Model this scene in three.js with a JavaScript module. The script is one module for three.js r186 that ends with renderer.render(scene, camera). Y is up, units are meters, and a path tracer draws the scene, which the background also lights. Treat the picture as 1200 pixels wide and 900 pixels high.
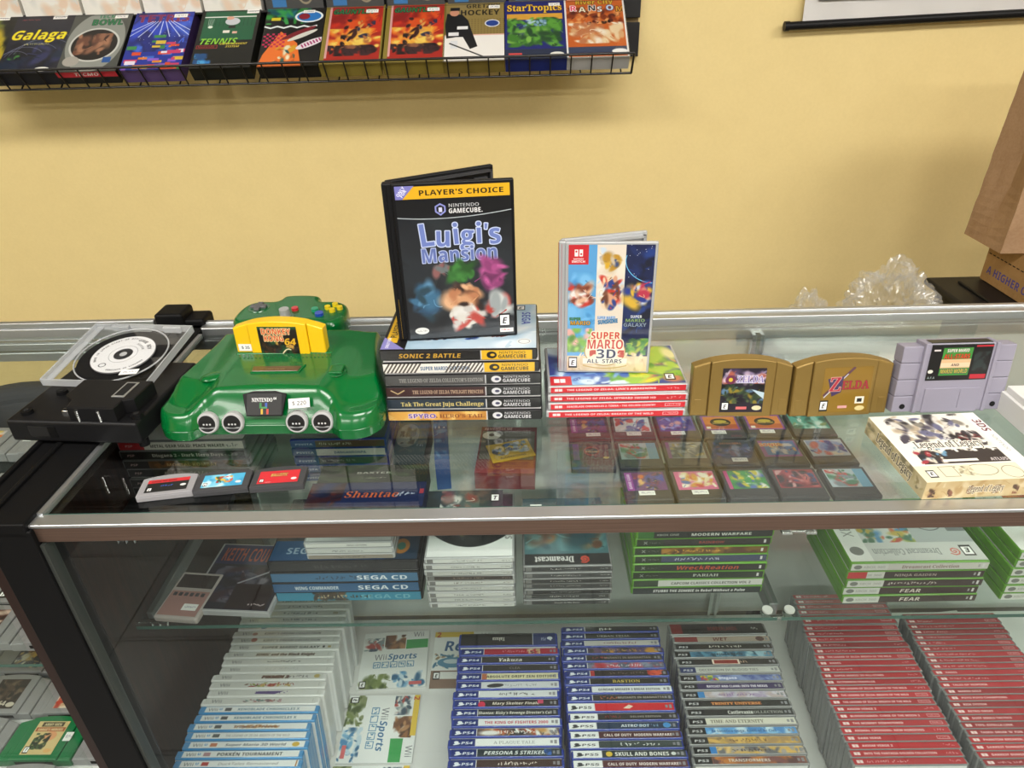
import * as THREE from 'three';
import { RoundedBoxGeometry } from 'three/addons/geometries/RoundedBoxGeometry.js';
import { mergeGeometries } from 'three/addons/utils/BufferGeometryUtils.js';
import { RectAreaLightUniformsLib } from 'three/addons/lights/RectAreaLightUniformsLib.js';
import { ImprovedNoise } from 'three/addons/math/ImprovedNoise.js';
RectAreaLightUniformsLib.init();

// ---------- camera, light, exposure ----------
const scene = new THREE.Scene();
scene.background = new THREE.Color(0x000000);
const renderer = new THREE.WebGLRenderer({ antialias: true });
renderer.toneMapping = THREE.LinearToneMapping;
renderer.toneMappingExposure = 1.55;
renderer.shadowMap.enabled = true;
const camera = new THREE.PerspectiveCamera(57.81, 1200 / 900, 0.05, 30);
camera.position.set(0, 1.4299, 0.5366);
camera.rotation.set(THREE.MathUtils.degToRad(-30.03), THREE.MathUtils.degToRad(1.168), THREE.MathUtils.degToRad(-1.735), 'YXZ');

const CEIL = 2.75;
// ceiling troffers: centre x, z; each a glowing panel and an area light just under it
const PANELS = [[-1.6, 0.95], [0.3, 0.95], [2.2, 0.95], [-1.6, 3.2], [0.3, 3.2], [2.2, 3.2]];
const PANEL_POWER = 9.5;

// ---------- helpers ----------
const V = (x, y, z) => new THREE.Vector3(x, y, z);
const R = THREE.MathUtils.degToRad;
let seedState = 7;
function rnd() { seedState = (seedState + 0x6d2b79f5) | 0; let t = Math.imul(seedState ^ (seedState >>> 15), 1 | seedState); t = (t + Math.imul(t ^ (t >>> 7), 61 | t)) ^ t; return ((t ^ (t >>> 14)) >>> 0) / 4294967296; }
const rr = (a, b) => a + (b - a) * rnd();
const pick = (a) => a[Math.floor(rnd() * a.length)];
const usedNames = new Map();
function numbered(name) { const n = usedNames.get(name) ?? 0; usedNames.set(name, n + 1); return n ? name + '_' + String(n).padStart(3, '0') : name; }
function mat(color, roughness = 0.5, extra = {}) {
  const c = Array.isArray(color) ? new THREE.Color().setRGB(...color) : new THREE.Color(color);
  return new THREE.MeshPhysicalMaterial({ color: c, roughness, ...extra });
}
function mesh(name, geo, m, parent) {
  const o = new THREE.Mesh(geo, m); o.name = name; o.castShadow = o.receiveShadow = true; parent.add(o); return o;
}
function thing(name, label, category, pos = [0, 0, 0], group, rot) {
  const g = new THREE.Group(); g.name = numbered(name); g.position.set(...pos); if (rot) g.rotation.set(...rot);
  g.userData = { label, category }; if (group) g.userData.group = group; scene.add(g); return g;
}
function struct(name, geo, m, parent = scene) {
  const o = mesh(name, geo, m, parent); if (parent === scene) o.userData = { kind: 'structure' }; return o;
}
const at = (geo, x, y, z) => geo.translate(x, y, z);
const geoCache = new Map();
function cached(key, make) { if (!geoCache.has(key)) geoCache.set(key, make()); return geoCache.get(key); }
// box from a corner-to-corner range
function bx(x0, x1, y0, y1, z0, z1) { return at(new THREE.BoxGeometry(x1 - x0, y1 - y0, z1 - z0), (x0 + x1) / 2, (y0 + y1) / 2, (z0 + z1) / 2); }
function rbx(x0, x1, y0, y1, z0, z1, r = 0.002, s = 2) { return at(new RoundedBoxGeometry(x1 - x0, y1 - y0, z1 - z0, s, r), (x0 + x1) / 2, (y0 + y1) / 2, (z0 + z1) / 2); }
// sheet of printed quads: [[bl, br, tr, tl], uv rect]
function sheet(quads) {
  const p = [], uv = [], ix = [];
  quads.forEach(([q, r], k) => {
    q.forEach((v) => p.push(v[0], v[1], v[2]));
    uv.push(r[0], r[1], r[2], r[1], r[2], r[3], r[0], r[3]);
    const b = k * 4; ix.push(b, b + 1, b + 2, b, b + 2, b + 3);
  });
  const g = new THREE.BufferGeometry();
  g.setAttribute('position', new THREE.Float32BufferAttribute(p, 3)); g.setAttribute('uv', new THREE.Float32BufferAttribute(uv, 2));
  g.setIndex(ix); g.computeVertexNormals(); return g;
}
// printed carton, origin at the centre of its underside; f gives a uv rect for each face
function cartonGeo(w, h, d, f) {
  const x = w / 2, z = d / 2, a = f.all;
  return sheet([
    [[[-x, 0, z], [x, 0, z], [x, h, z], [-x, h, z]], f.pz ?? a], [[[x, 0, -z], [-x, 0, -z], [-x, h, -z], [x, h, -z]], f.nz ?? a],
    [[[x, 0, z], [x, 0, -z], [x, h, -z], [x, h, z]], f.px ?? a], [[[-x, 0, -z], [-x, 0, z], [-x, h, z], [-x, h, -z]], f.nx ?? a],
    [[[-x, h, z], [x, h, z], [x, h, -z], [-x, h, -z]], f.py ?? a], [[[-x, 0, -z], [x, 0, -z], [x, 0, z], [-x, 0, z]], f.ny ?? a],
  ]);
}
// face-on label, lower left corner x,y at depth z
const face = (x, y, z, w, h, r) => [[[x, y, z], [x + w, y, z], [x + w, y + h, z], [x, y + h, z]], r];
function extr(pts, depth, bevel = 0.001, seg = 2, smooth = false) {
  const s = smooth ? new THREE.Shape(new THREE.CatmullRomCurve3(pts.map((p) => V(p[0], p[1], 0)), true, 'centripetal').getPoints(pts.length * 6).map((p) => new THREE.Vector2(p.x, p.y)))
    : new THREE.Shape(pts.map((p) => new THREE.Vector2(p[0], p[1])));
  return new THREE.ExtrudeGeometry(s, { depth: depth - 2 * bevel, bevelEnabled: bevel > 0, bevelSize: bevel, bevelThickness: bevel, bevelOffset: -bevel, bevelSegments: seg }).translate(0, 0, bevel);
}
function rod(a, b, r, n = 8) {
  const d = b.clone().sub(a), g = new THREE.CylinderGeometry(r, r, d.length(), n);
  g.applyQuaternion(new THREE.Quaternion().setFromUnitVectors(V(0, 1, 0), d.clone().normalize())); return g.translate((a.x + b.x) / 2, (a.y + b.y) / 2, (a.z + b.z) / 2);
}
const cyl = (r0, r1, h, n = 24) => new THREE.CylinderGeometry(r0, r1, h, n);

// ---------- print: atlases of paper covers, spines and labels ----------
class Atlas {
  constructor(size, h = size) { this.c = document.createElement('canvas'); this.c.width = size; this.c.height = h; this.g = this.c.getContext('2d'); this.S = size; this.H = h; this.x = 2; this.y = 2; this.row = 0; this.g.fillStyle = '#888'; this.g.fillRect(0, 0, size, h); }
  add(w, h, draw) {
    if (this.x + w + 2 > this.S) { this.x = 2; this.y += this.row + 4; this.row = 0; }
    if (this.y + h + 2 > this.H) throw new Error('atlas full ' + this.S + ' ' + w + 'x' + h);
    const g = this.g; g.save(); g.beginPath(); g.rect(this.x - 1, this.y - 1, w + 2, h + 2); g.clip(); g.translate(this.x, this.y);
    g.lineJoin = 'round'; draw(g, w, h); g.restore();
    const r = [(this.x + 0.7) / this.S, 1 - (this.y + h - 0.7) / this.H, (this.x + w - 0.7) / this.S, 1 - (this.y + 0.7) / this.H];
    this.x += w + 4; this.row = Math.max(this.row, h); return r;
  }
  texture() { const t = new THREE.CanvasTexture(this.c); t.colorSpace = THREE.SRGBColorSpace; t.magFilter = THREE.LinearFilter; return t; }
}
const spines = new Atlas(2048, 2048), covers = new Atlas(2048, 2048), labels = new Atlas(2048, 1024);
const fill = (g, c, x = -1, y = -1, w = 4000, h = 4000) => { g.fillStyle = c; g.fillRect(x, y, w, h); };
function txt(g, s, x, y, size, color, o = {}) {
  g.save(); g.translate(x, y); if (o.rot) g.rotate(o.rot); if (o.skew) g.transform(1, 0, o.skew, 1, 0, 0);
  g.font = (o.style ?? 'bold') + ' ' + size + 'px ' + (o.font ?? 'sans-serif'); g.textAlign = o.align ?? 'left'; g.textBaseline = 'middle';
  const w = g.measureText(s).width, k = o.fit ? o.fit / w : (o.max && w > o.max ? o.max / w : 1); g.scale(k, o.sy ?? 1);
  if (o.stroke) { g.strokeStyle = o.stroke; g.lineWidth = o.lw ?? size / 6; g.strokeText(s, 0, 0); }
  g.fillStyle = color; g.fillText(s, 0, 0); g.restore();
}
// strokes the size of small print that the photograph does not let one read
function scribble(g, x, y, w, h, color) {
  g.strokeStyle = color; g.lineWidth = Math.max(1.5, h / 6); let cx = x;
  while (cx < x + w) { const cw = h * rr(0.35, 0.7); g.beginPath(); g.moveTo(cx, y + h * rr(0, 1)); for (let k = 0; k < 3; k++) g.lineTo(cx + cw * rr(0, 1), y + h * rr(0, 1)); g.stroke(); cx += cw + h * (rnd() < 0.15 ? 0.6 : 0.15); }
}
// loose patches of colour in place of the printed pictures
function patches(g, x, y, w, h, colors, n = 24, big = 0.3, round = false) {
  colors = colors.map((c) => c.length === 4 ? '#' + c[1] + c[1] + c[2] + c[2] + c[3] + c[3] : c); n = Math.round(n * 1.5);
  g.save(); if (!round) { g.beginPath(); g.rect(x, y, w, h); g.clip(); }
  for (let k = 0; k < n; k++) {
    const c = pick(colors), s = Math.min(w, h) * big * rr(0.35, 1.1), ra = rr(0, 6.2832), rq = Math.sqrt(rnd()) * 0.38, px = round ? x + (0.5 + Math.cos(ra) * rq) * w : x + rr(0.04, 0.96) * w, py = round ? y + (0.5 + Math.sin(ra) * rq) * h : y + rr(0.04, 0.96) * h; g.save(); g.translate(px, py); g.rotate(rr(0, 3.14)); g.scale(rr(0.7, 1.7), rr(0.35, 0.9));
    const q = g.createRadialGradient(0, 0, s * rr(0.25, 0.6), 0, 0, s); q.addColorStop(0, c); q.addColorStop(1, c + '00'); g.fillStyle = q; g.beginPath(); g.arc(0, 0, s, 0, 6.2832); g.fill(); g.restore();
    if (k % 3 === 0) { g.strokeStyle = pick(colors); g.lineWidth = Math.max(1, s * 0.1); g.beginPath(); g.moveTo(px, py); g.quadraticCurveTo(px + rr(-s, s), py + rr(-s, s), px + rr(-s, s) * 1.4, py + rr(-s, s)); g.stroke(); }
  } g.restore();
}
const oval = (g, x, y, a, b, c, rot = 0) => { g.fillStyle = c; g.beginPath(); g.ellipse(x, y, a, b, rot, 0, 6.2832); g.fill(); };
function rating(g, x, y, s, ch = 'E') { fill(g, '#111', x, y, s * 0.75, s); fill(g, '#fff', x + s * 0.07, y + s * 0.12, s * 0.61, s * 0.72); txt(g, ch, x + s * 0.375, y + s * 0.5, s * 0.62, '#111', { align: 'center', skew: -0.2 }); }
function sticker(g, x, y, w, h, s = '') { fill(g, '#f4f4f1', x, y, w, h); if (s) txt(g, s, x + w / 2, y + h / 2, h * 0.6, '#555', { align: 'center', max: w * 0.9 }); else scribble(g, x + w * 0.15, y + h * 0.3, w * 0.7, h * 0.35, '#99a'); }
const swatches = new Map();
const swatch = (c) => { if (!swatches.has(c)) swatches.set(c, spines.add(8, 8, (g) => fill(g, c))); return swatches.get(c); };
const coverSwatches = new Map();
const coverSwatch = (c) => { if (!coverSwatches.has(c)) coverSwatches.set(c, covers.add(8, 8, (g) => fill(g, c))); return coverSwatches.get(c); };
const labelSwatches = new Map();
const labelSwatch = (c) => { if (!labelSwatches.has(c)) labelSwatches.set(c, labels.add(8, 8, (g) => fill(g, c))); return labelSwatches.get(c); };
const ORD = ['first', 'second', 'third', 'fourth', 'fifth', 'sixth', 'seventh', 'eighth', 'ninth', 'tenth', 'eleventh', 'twelfth', 'thirteenth', 'fourteenth', 'fifteenth', 'sixteenth', 'seventeenth', 'eighteenth', 'nineteenth', 'twentieth', 'twenty-first', 'twenty-second', 'twenty-third', 'twenty-fourth', 'twenty-fifth', 'twenty-sixth'];

// ---------- materials ----------
function noiseTex(w, h, f, rep = [1, 1]) {
  const d = new Uint8Array(w * h * 4); for (let y = 0; y < h; y++) for (let x = 0; x < w; x++) { const v = f(x, y), i = (y * w + x) * 4; if (Array.isArray(v)) { d[i] = v[0]; d[i + 1] = v[1]; d[i + 2] = v[2]; } else d[i] = d[i + 1] = d[i + 2] = v; d[i + 3] = 255; }
  const t = new THREE.DataTexture(d, w, h); t.wrapS = t.wrapT = THREE.RepeatWrapping; t.magFilter = THREE.LinearFilter; t.repeat.set(...rep); t.needsUpdate = true; return t;
}
const perlin = new ImprovedNoise();
const fbm = (x, y, z = 0) => perlin.noise(x, y, z) + 0.5 * perlin.noise(x * 2, y * 2, z + 3) + 0.25 * perlin.noise(x * 4, y * 4, z + 7);
const M = {};
M.spine = mat(0xffffff, 0.34, { clearcoat: 0.5, clearcoatRoughness: 0.12 });
M.cover = mat(0xffffff, 0.35, { clearcoat: 0.6, clearcoatRoughness: 0.08 });
M.carton = mat(0xffffff, 0.5, { clearcoat: 0.15, clearcoatRoughness: 0.3 });
M.label = mat(0xffffff, 0.4, { clearcoat: 0.3, clearcoatRoughness: 0.15 });
M.glass = mat([0.95, 0.98, 0.965], 0.0, { transmission: 1, thickness: 0, ior: 1.5, specularIntensity: 0.5 });
M.topGlass = mat([0.95, 0.98, 0.965], 0.0, { transmission: 1, thickness: 0, ior: 1.5 });
M.shelfGlass = mat([0.93, 0.97, 0.95], 0.0, { transmission: 1, thickness: 0, ior: 1.5, specularIntensity: 0.5 });
M.glassEdge = mat([0.05, 0.13, 0.105], 0.2);
M.black = mat([0.005, 0.005, 0.0055], 0.5, { specularIntensity: 0.3 });
M.blackPlastic = mat([0.008, 0.008, 0.009], 0.42, { specularIntensity: 0.45 });
M.pit = mat([0.003, 0.003, 0.003], 0.9);
M.chrome = mat([0.8, 0.8, 0.8], 0.15, { metalness: 1 });
M.alu = mat([0.62, 0.64, 0.65], 0.38, { metalness: 0.9 });
M.steel = mat([0.33, 0.33, 0.34], 0.4, { metalness: 0.9 });
M.bronze = mat([0.36, 0.25, 0.2], 0.36, { metalness: 0.75, map: (() => { const t = noiseTex(512, 128, (x, y) => { const v = 200 + 55 * fbm(x / 90, y / 1.7, 2); return [v, v * 0.97, v * 0.95]; }, [1.4, 1]); t.colorSpace = THREE.SRGBColorSpace; return t; })(), bumpMap: noiseTex(512, 128, (x, y) => 128 + 90 * fbm(x / 90, y / 1.7, 2), [1.4, 1]), bumpScale: 0.0002 });
M.white = mat([0.74, 0.74, 0.72], 0.5);
M.deck = mat([0.72, 0.72, 0.7], 0.4, { clearcoat: 0.2 });
M.door = mat([0.78, 0.78, 0.77], 0.1, { metalness: 0.4 });
M.wood = mat([0.5, 0.5, 0.5], 0.42, { map: (() => { const t = noiseTex(256, 512, (x, y) => { const v = fbm(x / 6, y / 120, 5); return [58 + 24 * v, 33 + 15 * v, 25 + 11 * v]; }, [2, 1]); t.colorSpace = THREE.SRGBColorSpace; return t; })() });
M.goldPlastic = mat([0.30, 0.195, 0.055], 0.36, { metalness: 0.45, bumpMap: noiseTex(128, 128, () => rr(90, 165), [6, 6]), bumpScale: 0.00004 });
M.yellowPlastic = mat([0.9, 0.56, 0.008], 0.3, { clearcoat: 0.3, clearcoatRoughness: 0.2 });
M.greyPlastic = mat([0.3, 0.295, 0.31], 0.45);
M.greyCart = mat([0.27, 0.265, 0.27], 0.45);
M.greyDark = mat([0.05, 0.05, 0.055], 0.4);
M.snes = mat([0.3, 0.285, 0.36], 0.45);
M.greenCart = mat([0.01, 0.17, 0.055], 0.35);
M.jelly = mat([0.0, 0.25, 0.05], 0.22, { clearcoat: 0.6, clearcoatRoughness: 0.05, transmission: 0.5, thickness: 0 });
M.jellyDeep = mat([0.0, 0.11, 0.03], 0.25, { clearcoat: 0.8, clearcoatRoughness: 0.08 });
M.shellBlack = mat([0.008, 0.008, 0.009], 0.4, { specularIntensity: 0.5 });
M.shellBlue = mat([0.015, 0.04, 0.3], 0.3, { clearcoat: 0.4 });
M.shellCyan = mat([0.035, 0.24, 0.52], 0.3, { clearcoat: 0.4 });
M.shellWhite = mat([0.68, 0.69, 0.68], 0.35, { clearcoat: 0.3 });
M.shellGreen = mat([0.12, 0.33, 0.025], 0.3, { clearcoat: 0.4 });
M.shellGrey = mat([0.2, 0.205, 0.21], 0.25, { clearcoat: 0.5 });
M.shellClear = mat([0.42, 0.43, 0.44], 0.2, { clearcoat: 0.7, clearcoatRoughness: 0.08 });
M.clear = mat([0.99, 0.99, 0.99], 0.0, { transmission: 1, thickness: 0, ior: 1.5, specularIntensity: 0.6 });
M.spine.map = spines.texture(); M.cover.map = covers.texture(); M.label.map = labels.texture();
M.cartonCover = M.carton; M.carton.map = M.cover.map;
M.spineMatte = mat(0xffffff, 0.5); M.spineMatte.map = M.spine.map;

// ---------- the room ----------
const WALLZ = -1.14, XL = -4, XR = 5, ZF = 4.6;
M.wall = mat(0xffffff, 0.62, { map: (() => { const t = noiseTex(256, 256, (x, y) => { const v = 2 * fbm(x / 18, y / 18, 1) + 3 * (rnd() - 0.5); return [245 + v, 222 + v, 158 + v]; }, [9, 3]); t.colorSpace = THREE.SRGBColorSpace; return t; })(), bumpMap: noiseTex(256, 256, (x, y) => 128 + 50 * fbm(x / 3, y / 3, 9), [12, 4]), bumpScale: 0.0004 });
M.ceiling = mat([0.78, 0.78, 0.76], 0.8);
M.floorTile = mat([0.26, 0.26, 0.255], 0.4);
M.joint = mat([0.1, 0.1, 0.1], 0.8);
struct('wall_back', bx(XL, XR, 0, CEIL, WALLZ - 0.12, WALLZ), M.wall);
struct('wall_left', bx(XL - 0.12, XL, 0, CEIL, WALLZ - 0.12, ZF + 0.12), M.wall);
struct('wall_right', bx(XR, XR + 0.12, 0, CEIL, WALLZ - 0.12, ZF + 0.12), M.wall);
struct('wall_front', bx(XL, XR, 0, CEIL, ZF, ZF + 0.12), mat([0.2, 0.18, 0.16], 0.7));
struct('ceiling', bx(XL, XR, CEIL, CEIL + 0.1, WALLZ - 0.12, ZF + 0.12), M.ceiling);
const floor = struct('floor', bx(XL, XR, -0.1, -0.004, WALLZ, ZF), M.joint);
const tileGeo = bx(-0.15, 0.15, -0.004, 0, -0.15, 0.15);
for (let i = 0; i < 13; i++) for (let j = 0; j < 12; j++) mesh('floor_tile', tileGeo, M.floorTile, floor).position.set(-1.2 + i * 0.305, 0.0005, 0.2 + j * 0.305);
struct('baseboard_back', bx(XL, XR, 0, 0.1, WALLZ, WALLZ + 0.012), M.black);

M.panelGlow = new THREE.MeshStandardMaterial({ color: 0xffffff, emissive: 0xffffff, emissiveIntensity: 2.2, roughness: 0.6 });
PANELS.forEach(([x, z], i) => {
  const t = thing('ceiling_light', 'white flat troffer light panel set in the ceiling', 'light', [x, CEIL, z], 'ceiling light panels');
  mesh('frame', mergeGeometries([bx(-0.63, 0.63, -0.03, 0, -0.33, -0.3), bx(-0.63, 0.63, -0.03, 0, 0.3, 0.33), bx(-0.63, -0.6, -0.03, 0, -0.3, 0.3), bx(0.6, 0.63, -0.03, 0, -0.3, 0.3)]), M.white, t);
  mesh('diffuser', bx(-0.6, 0.6, -0.012, 0, -0.3, 0.3), M.panelGlow, t);
  const l = new THREE.RectAreaLight(0xfffaf2, PANEL_POWER, 1.2, 0.6); l.position.set(x, CEIL - 0.02, z); l.rotation.x = -Math.PI / 2; l.castShadow = true; scene.add(l);
});

// ---------- the main display case ----------
const TOP = 0.965, CX0 = -0.58, CX1 = 1.3, CB = -0.457, DECK = 0.315, SH1 = 0.812, SH2 = 0.652, SHF = -0.143, JX = 0.35;
const cs = thing('display_case', 'glass display case with black end frame, bronze trim and white deck', 'display case', [0, 0, 0]);
mesh('base_cabinet', bx(CX0 + 0.02, CX1, 0, DECK - 0.02, CB, 0), M.wood, cs);
mesh('deck', bx(CX0 + 0.018, CX1, DECK - 0.02, DECK, CB + 0.012, -0.008), M.deck, cs);
mesh('end_panel', bx(CX0 + 0.002, CX0 + 0.018, DECK - 0.02, TOP - 0.012, CB, -0.008), M.wood, cs);
mesh('end_panel', bx(CX1 - 0.018, CX1, DECK, TOP - 0.012, CB, -0.008), M.wood, cs);
mesh('front_post', rbx(-0.553, -0.503, 0.02, TOP - 0.004, -0.03, 0.006, 0.002), M.black, cs);
mesh('post_channel', bx(-0.503, -0.4985, DECK, TOP - 0.026, -0.012, 0.002), mat([0.045, 0.05, 0.045], 0.4), cs);
const ef = mesh('end_frame', rbx(CX0, -0.506, TOP - 0.012, TOP + 0.006, CB - 0.03, 0.006, 0.002), M.black, cs);
mesh('frame_rib', rbx(-0.552, -0.546, TOP + 0.004, TOP + 0.01, CB - 0.02, 0.004, 0.002), M.black, ef);
mesh('frame_rib', rbx(-0.5775, -0.5715, TOP + 0.004, TOP + 0.01, CB - 0.02, 0.004, 0.002), M.black, ef);
mesh('side_channel', bx(-0.506, -0.5, TOP - 0.004, TOP + 0.003, CB + 0.02, -0.015), M.alu, cs);
mesh('corner_block', rbx(-0.58, -0.535, TOP - 0.02, TOP + 0.028, CB - 0.045, CB + 0.0, 0.005), M.black, cs);
mesh('corner_block', rbx(-0.54, -0.505, TOP - 0.02, TOP + 0.016, CB - 0.045, CB - 0.005, 0.005), M.black, cs);
mesh('front_trim', rbx(-0.525, CX1, TOP - 0.0235, TOP - 0.0015, -0.012, 0, 0.002), M.bronze, cs);
mesh('trim_lip', rbx(-0.524, CX1, TOP - 0.004, TOP + 0.0004, -0.017, 0.0012, 0.0016), M.alu, cs);
const topPane = mesh('top_pane', bx(-0.5, CX1, TOP - 0.006, TOP, CB + 0.02, -0.017), M.topGlass, cs);
mesh('pane_edge', bx(-0.5, CX1, TOP - 0.006, TOP + 0.0002, -0.0172, -0.0168), M.glassEdge, topPane);
mesh('front_pane', bx(-0.5, CX1, DECK, TOP - 0.023, -0.009, -0.004), M.glass, cs);
const br = mesh('back_rail', rbx(-0.535, CX1, TOP - 0.032, TOP + 0.006, CB - 0.012, CB + 0.006, 0.002), M.alu, cs);
mesh('rail_ridge', rbx(-0.535, CX1, TOP - 0.004, TOP + 0.009, CB - 0.02, CB - 0.011, 0.002), M.alu, br);
mesh('rail_groove', bx(-0.53, CX1, TOP - 0.014, TOP - 0.0115, CB + 0.0055, CB + 0.0065), M.steel, br);
for (const [a, b, z] of [[-0.5, 0.36, CB + 0.002], [0.37, CX1 - 0.02, CB + 0.002]]) { const d = mesh('sliding_door', bx(a, b, DECK, TOP - 0.03, z - 0.006, z), M.door, cs); mesh('door_stile', bx(a, a + 0.012, DECK, TOP - 0.03, z, z + 0.004), M.alu, d); }
const st = mesh('shelf_standard', mergeGeometries([bx(0.357, 0.362, DECK, TOP - 0.02, CB + 0.006, CB + 0.018), bx(0.37, 0.375, DECK, TOP - 0.02, CB + 0.006, CB + 0.018), bx(0.362, 0.37, DECK, TOP - 0.02, CB + 0.006, CB + 0.01)]), M.chrome, cs);
mesh('shelf_standard', bx(CX0 + 0.02, CX0 + 0.036, DECK, TOP - 0.02, CB + 0.006, CB + 0.018), M.chrome, cs);
// glass shelves lie on brackets and lift out
function glassShelf(x0, x1, y, label, F = y > 0.7 ? SHF - 0.016 : SHF) {
  const t = thing('glass_shelf', label, 'shelf', [(x0 + x1) / 2, y - 0.006, (CB + 0.02 + F) / 2], 'glass shelves of the case'); const w = (x1 - x0) / 2, d = (F - CB - 0.02) / 2;
  const p = mesh('pane', bx(-w, w, 0, 0.006, -d, d), M.shelfGlass, t); mesh('pane_edge', bx(-w, w, 0, 0.006, d, d + 0.0004), M.glassEdge, t);
  return t;
}
glassShelf(CX0 + 0.022, JX - 0.003, SH1, 'upper glass shelf under the green console and stacked cases');
glassShelf(JX + 0.003, CX1 - 0.02, SH1, 'upper glass shelf under the end cartridges and the white carton');
glassShelf(CX0 + 0.022, JX - 0.003, SH2, 'lower glass shelf carrying the disc stacks above the white cases');
glassShelf(JX + 0.003, CX1 - 0.02, SH2, 'lower glass shelf carrying green cases above the red cases');
for (const y of [SH1, SH2]) {
  const k = mesh('shelf_bracket', rbx(JX - 0.004, JX + 0.01, y - 0.03, y - 0.0065, CB + 0.012, SHF - 0.03, 0.002), M.steel, cs);
  for (const s of [-1, 1]) { const g = cyl(0.0072, 0.0072, 0.003, 20); mesh('bracket_pad', at(g, JX + 0.002 + s * 0.0155, y + 0.0016, SHF - 0.012), M.white, k); mesh('bracket_clip', rbx(JX + 0.002 + s * 0.0155 - 0.007, JX + 0.002 + s * 0.0155 + 0.007, y - 0.011, y - 0.0065, SHF - 0.018, SHF - 0.003, 0.001), M.chrome, k); }
  mesh('clip_bar', rbx(JX - 0.012, JX + 0.016, y - 0.0115, y - 0.0075, SHF - 0.012, SHF - 0.007, 0.001), M.chrome, k);
  const e = mesh('shelf_bracket', rbx(CX0 + 0.02, CX0 + 0.03, y - 0.03, y - 0.0065, CB + 0.012, SHF - 0.03, 0.002), M.steel, cs);
  for (const s of [-1, 0, 1]) mesh('bracket_clip', rbx(-0.534 + s * 0.011 - 0.0015, -0.534 + s * 0.011 + 0.0015, y - 0.016, y - 0.0065, SHF - 0.016, SHF - 0.012, 0.0008), M.chrome, e);
  mesh('clip_bar', rbx(-0.562, -0.52, y - 0.0105, y - 0.0065, SHF - 0.02, SHF - 0.012, 0.001), M.chrome, e);
}

// ---------- the neighbouring case on the left ----------
const NX0 = -1.7, NX1 = -0.584, NSH = [0.785, 0.575], NDECK = 0.395;
const nc = thing('display_case', 'display case with bare aluminium rails full of grey cartridges', 'display case', [0, 0, 0]);
mesh('base_cabinet', bx(NX0, NX1, 0, NDECK - 0.02, CB, 0), M.wood, nc);
mesh('deck', bx(NX0, NX1, NDECK - 0.02, NDECK, CB + 0.012, -0.008), M.deck, nc);
mesh('end_panel', bx(NX0, NX0 + 0.016, NDECK, TOP, CB, 0), M.wood, nc);
for (const [y0, y1, z0, z1] of [[TOP + 0.006, TOP + 0.016, CB - 0.016, CB - 0.006], [TOP - 0.012, TOP + 0.006, CB - 0.02, CB - 0.004], [TOP - 0.016, TOP - 0.012, CB - 0.018, CB - 0.008], [TOP - 0.03, TOP - 0.018, CB - 0.016, CB - 0.0], [TOP - 0.047, TOP - 0.032, CB - 0.012, CB + 0.004]]) mesh('rail', rbx(NX0, NX1 - 0.001, y0, y1, z0, z1, 0.0018), M.alu, nc);
const nt = mesh('top_pane', bx(NX0, NX1 - 0.002, TOP - 0.006, TOP, CB + 0.012, -0.004), M.glass, nc);
mesh('front_pane', bx(NX0, NX1 - 0.002, NDECK, TOP - 0.02, -0.008, -0.004), M.glass, nc);
mesh('front_trim', rbx(NX0, NX1, TOP - 0.022, TOP + 0.002, -0.004, 0.004, 0.001), M.alu, nc);
for (const y of NSH) {
  const t = thing('glass_shelf', y > 0.7 ? 'upper glass shelf carrying grey cartridges beside the black end frame' : 'lower glass shelf carrying grey cartridges beside the black end frame', 'shelf', [(NX0 + NX1) / 2, y - 0.006, (CB + 0.012 + SHF) / 2]);
  const w = (NX1 - NX0) / 2 - 0.018, d = (SHF - CB - 0.012) / 2; mesh('pane', bx(-w, w, 0, 0.006, -d, d), M.shelfGlass, t); mesh('pane_edge', bx(-w, w, 0, 0.006, d, d + 0.0004), M.glassEdge, t);
  for (const x of [NX0 + 0.03, NX1 - 0.02]) mesh('shelf_bracket', rbx(x - 0.005, x + 0.005, y - 0.03, y - 0.0065, CB + 0.004, SHF - 0.03, 0.002), M.steel, nc);
}

// ---------- slat panel, wire shelf and boxes on the wall ----------
M.slat = mat([0.008, 0.008, 0.009], 0.5); M.slatGroove = mat([0.35, 0.25, 0.12], 0.7);
const sp = thing('slotted_board', 'black slotted display board mounted on the yellow wall', 'wall panel', [0, 1.283, WALLZ]);
mesh('backing', bx(-2.2, 0.258, 0, 0.9, 0, 0.006), M.slatGroove, sp);
for (let k = 0; k < 12; k++) mesh('slat', rbx(-2.2, 0.26, k * 0.0745, k * 0.0745 + 0.066, 0.005, 0.019, 0.0015), M.slat, sp);
M.wire = mat([0.005, 0.005, 0.006], 0.35, { clearcoat: 0.4 });
const WX1 = 0.226, WX0 = -1.6, LO = V(0, 1.266, -0.979), UP = V(0, 1.266 + 0.0385, -0.979 + 0.027), BK = V(0, 1.266 + 0.086, -0.979 - 0.1228);
const ws = thing('wire_shelf', 'black slanted wire shelf holding a row of boxed games', 'shelf', [0, 0, 0]);
for (const [p, r] of [[LO, 0.0022], [UP, 0.0024], [BK, 0.0022], [LO.clone().lerp(BK, 0.35), 0.0018]]) mesh('rail', rod(V(WX0, p.y, p.z), V(WX1, p.y, p.z), r), M.wire, ws);
for (let x = WX1; x > WX0; x -= 0.0405) mesh('lip_wire', rod(V(x, LO.y, LO.z), V(x, UP.y, UP.z), x === WX1 ? 0.0024 : 0.0016, 6), M.wire, ws);
for (let x = WX1 - 0.02; x > WX0; x -= 0.081) mesh('base_wire', rod(V(x, LO.y - 0.001, LO.z), V(x, BK.y - 0.001, BK.z), 0.0016, 6), M.wire, ws);
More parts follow.
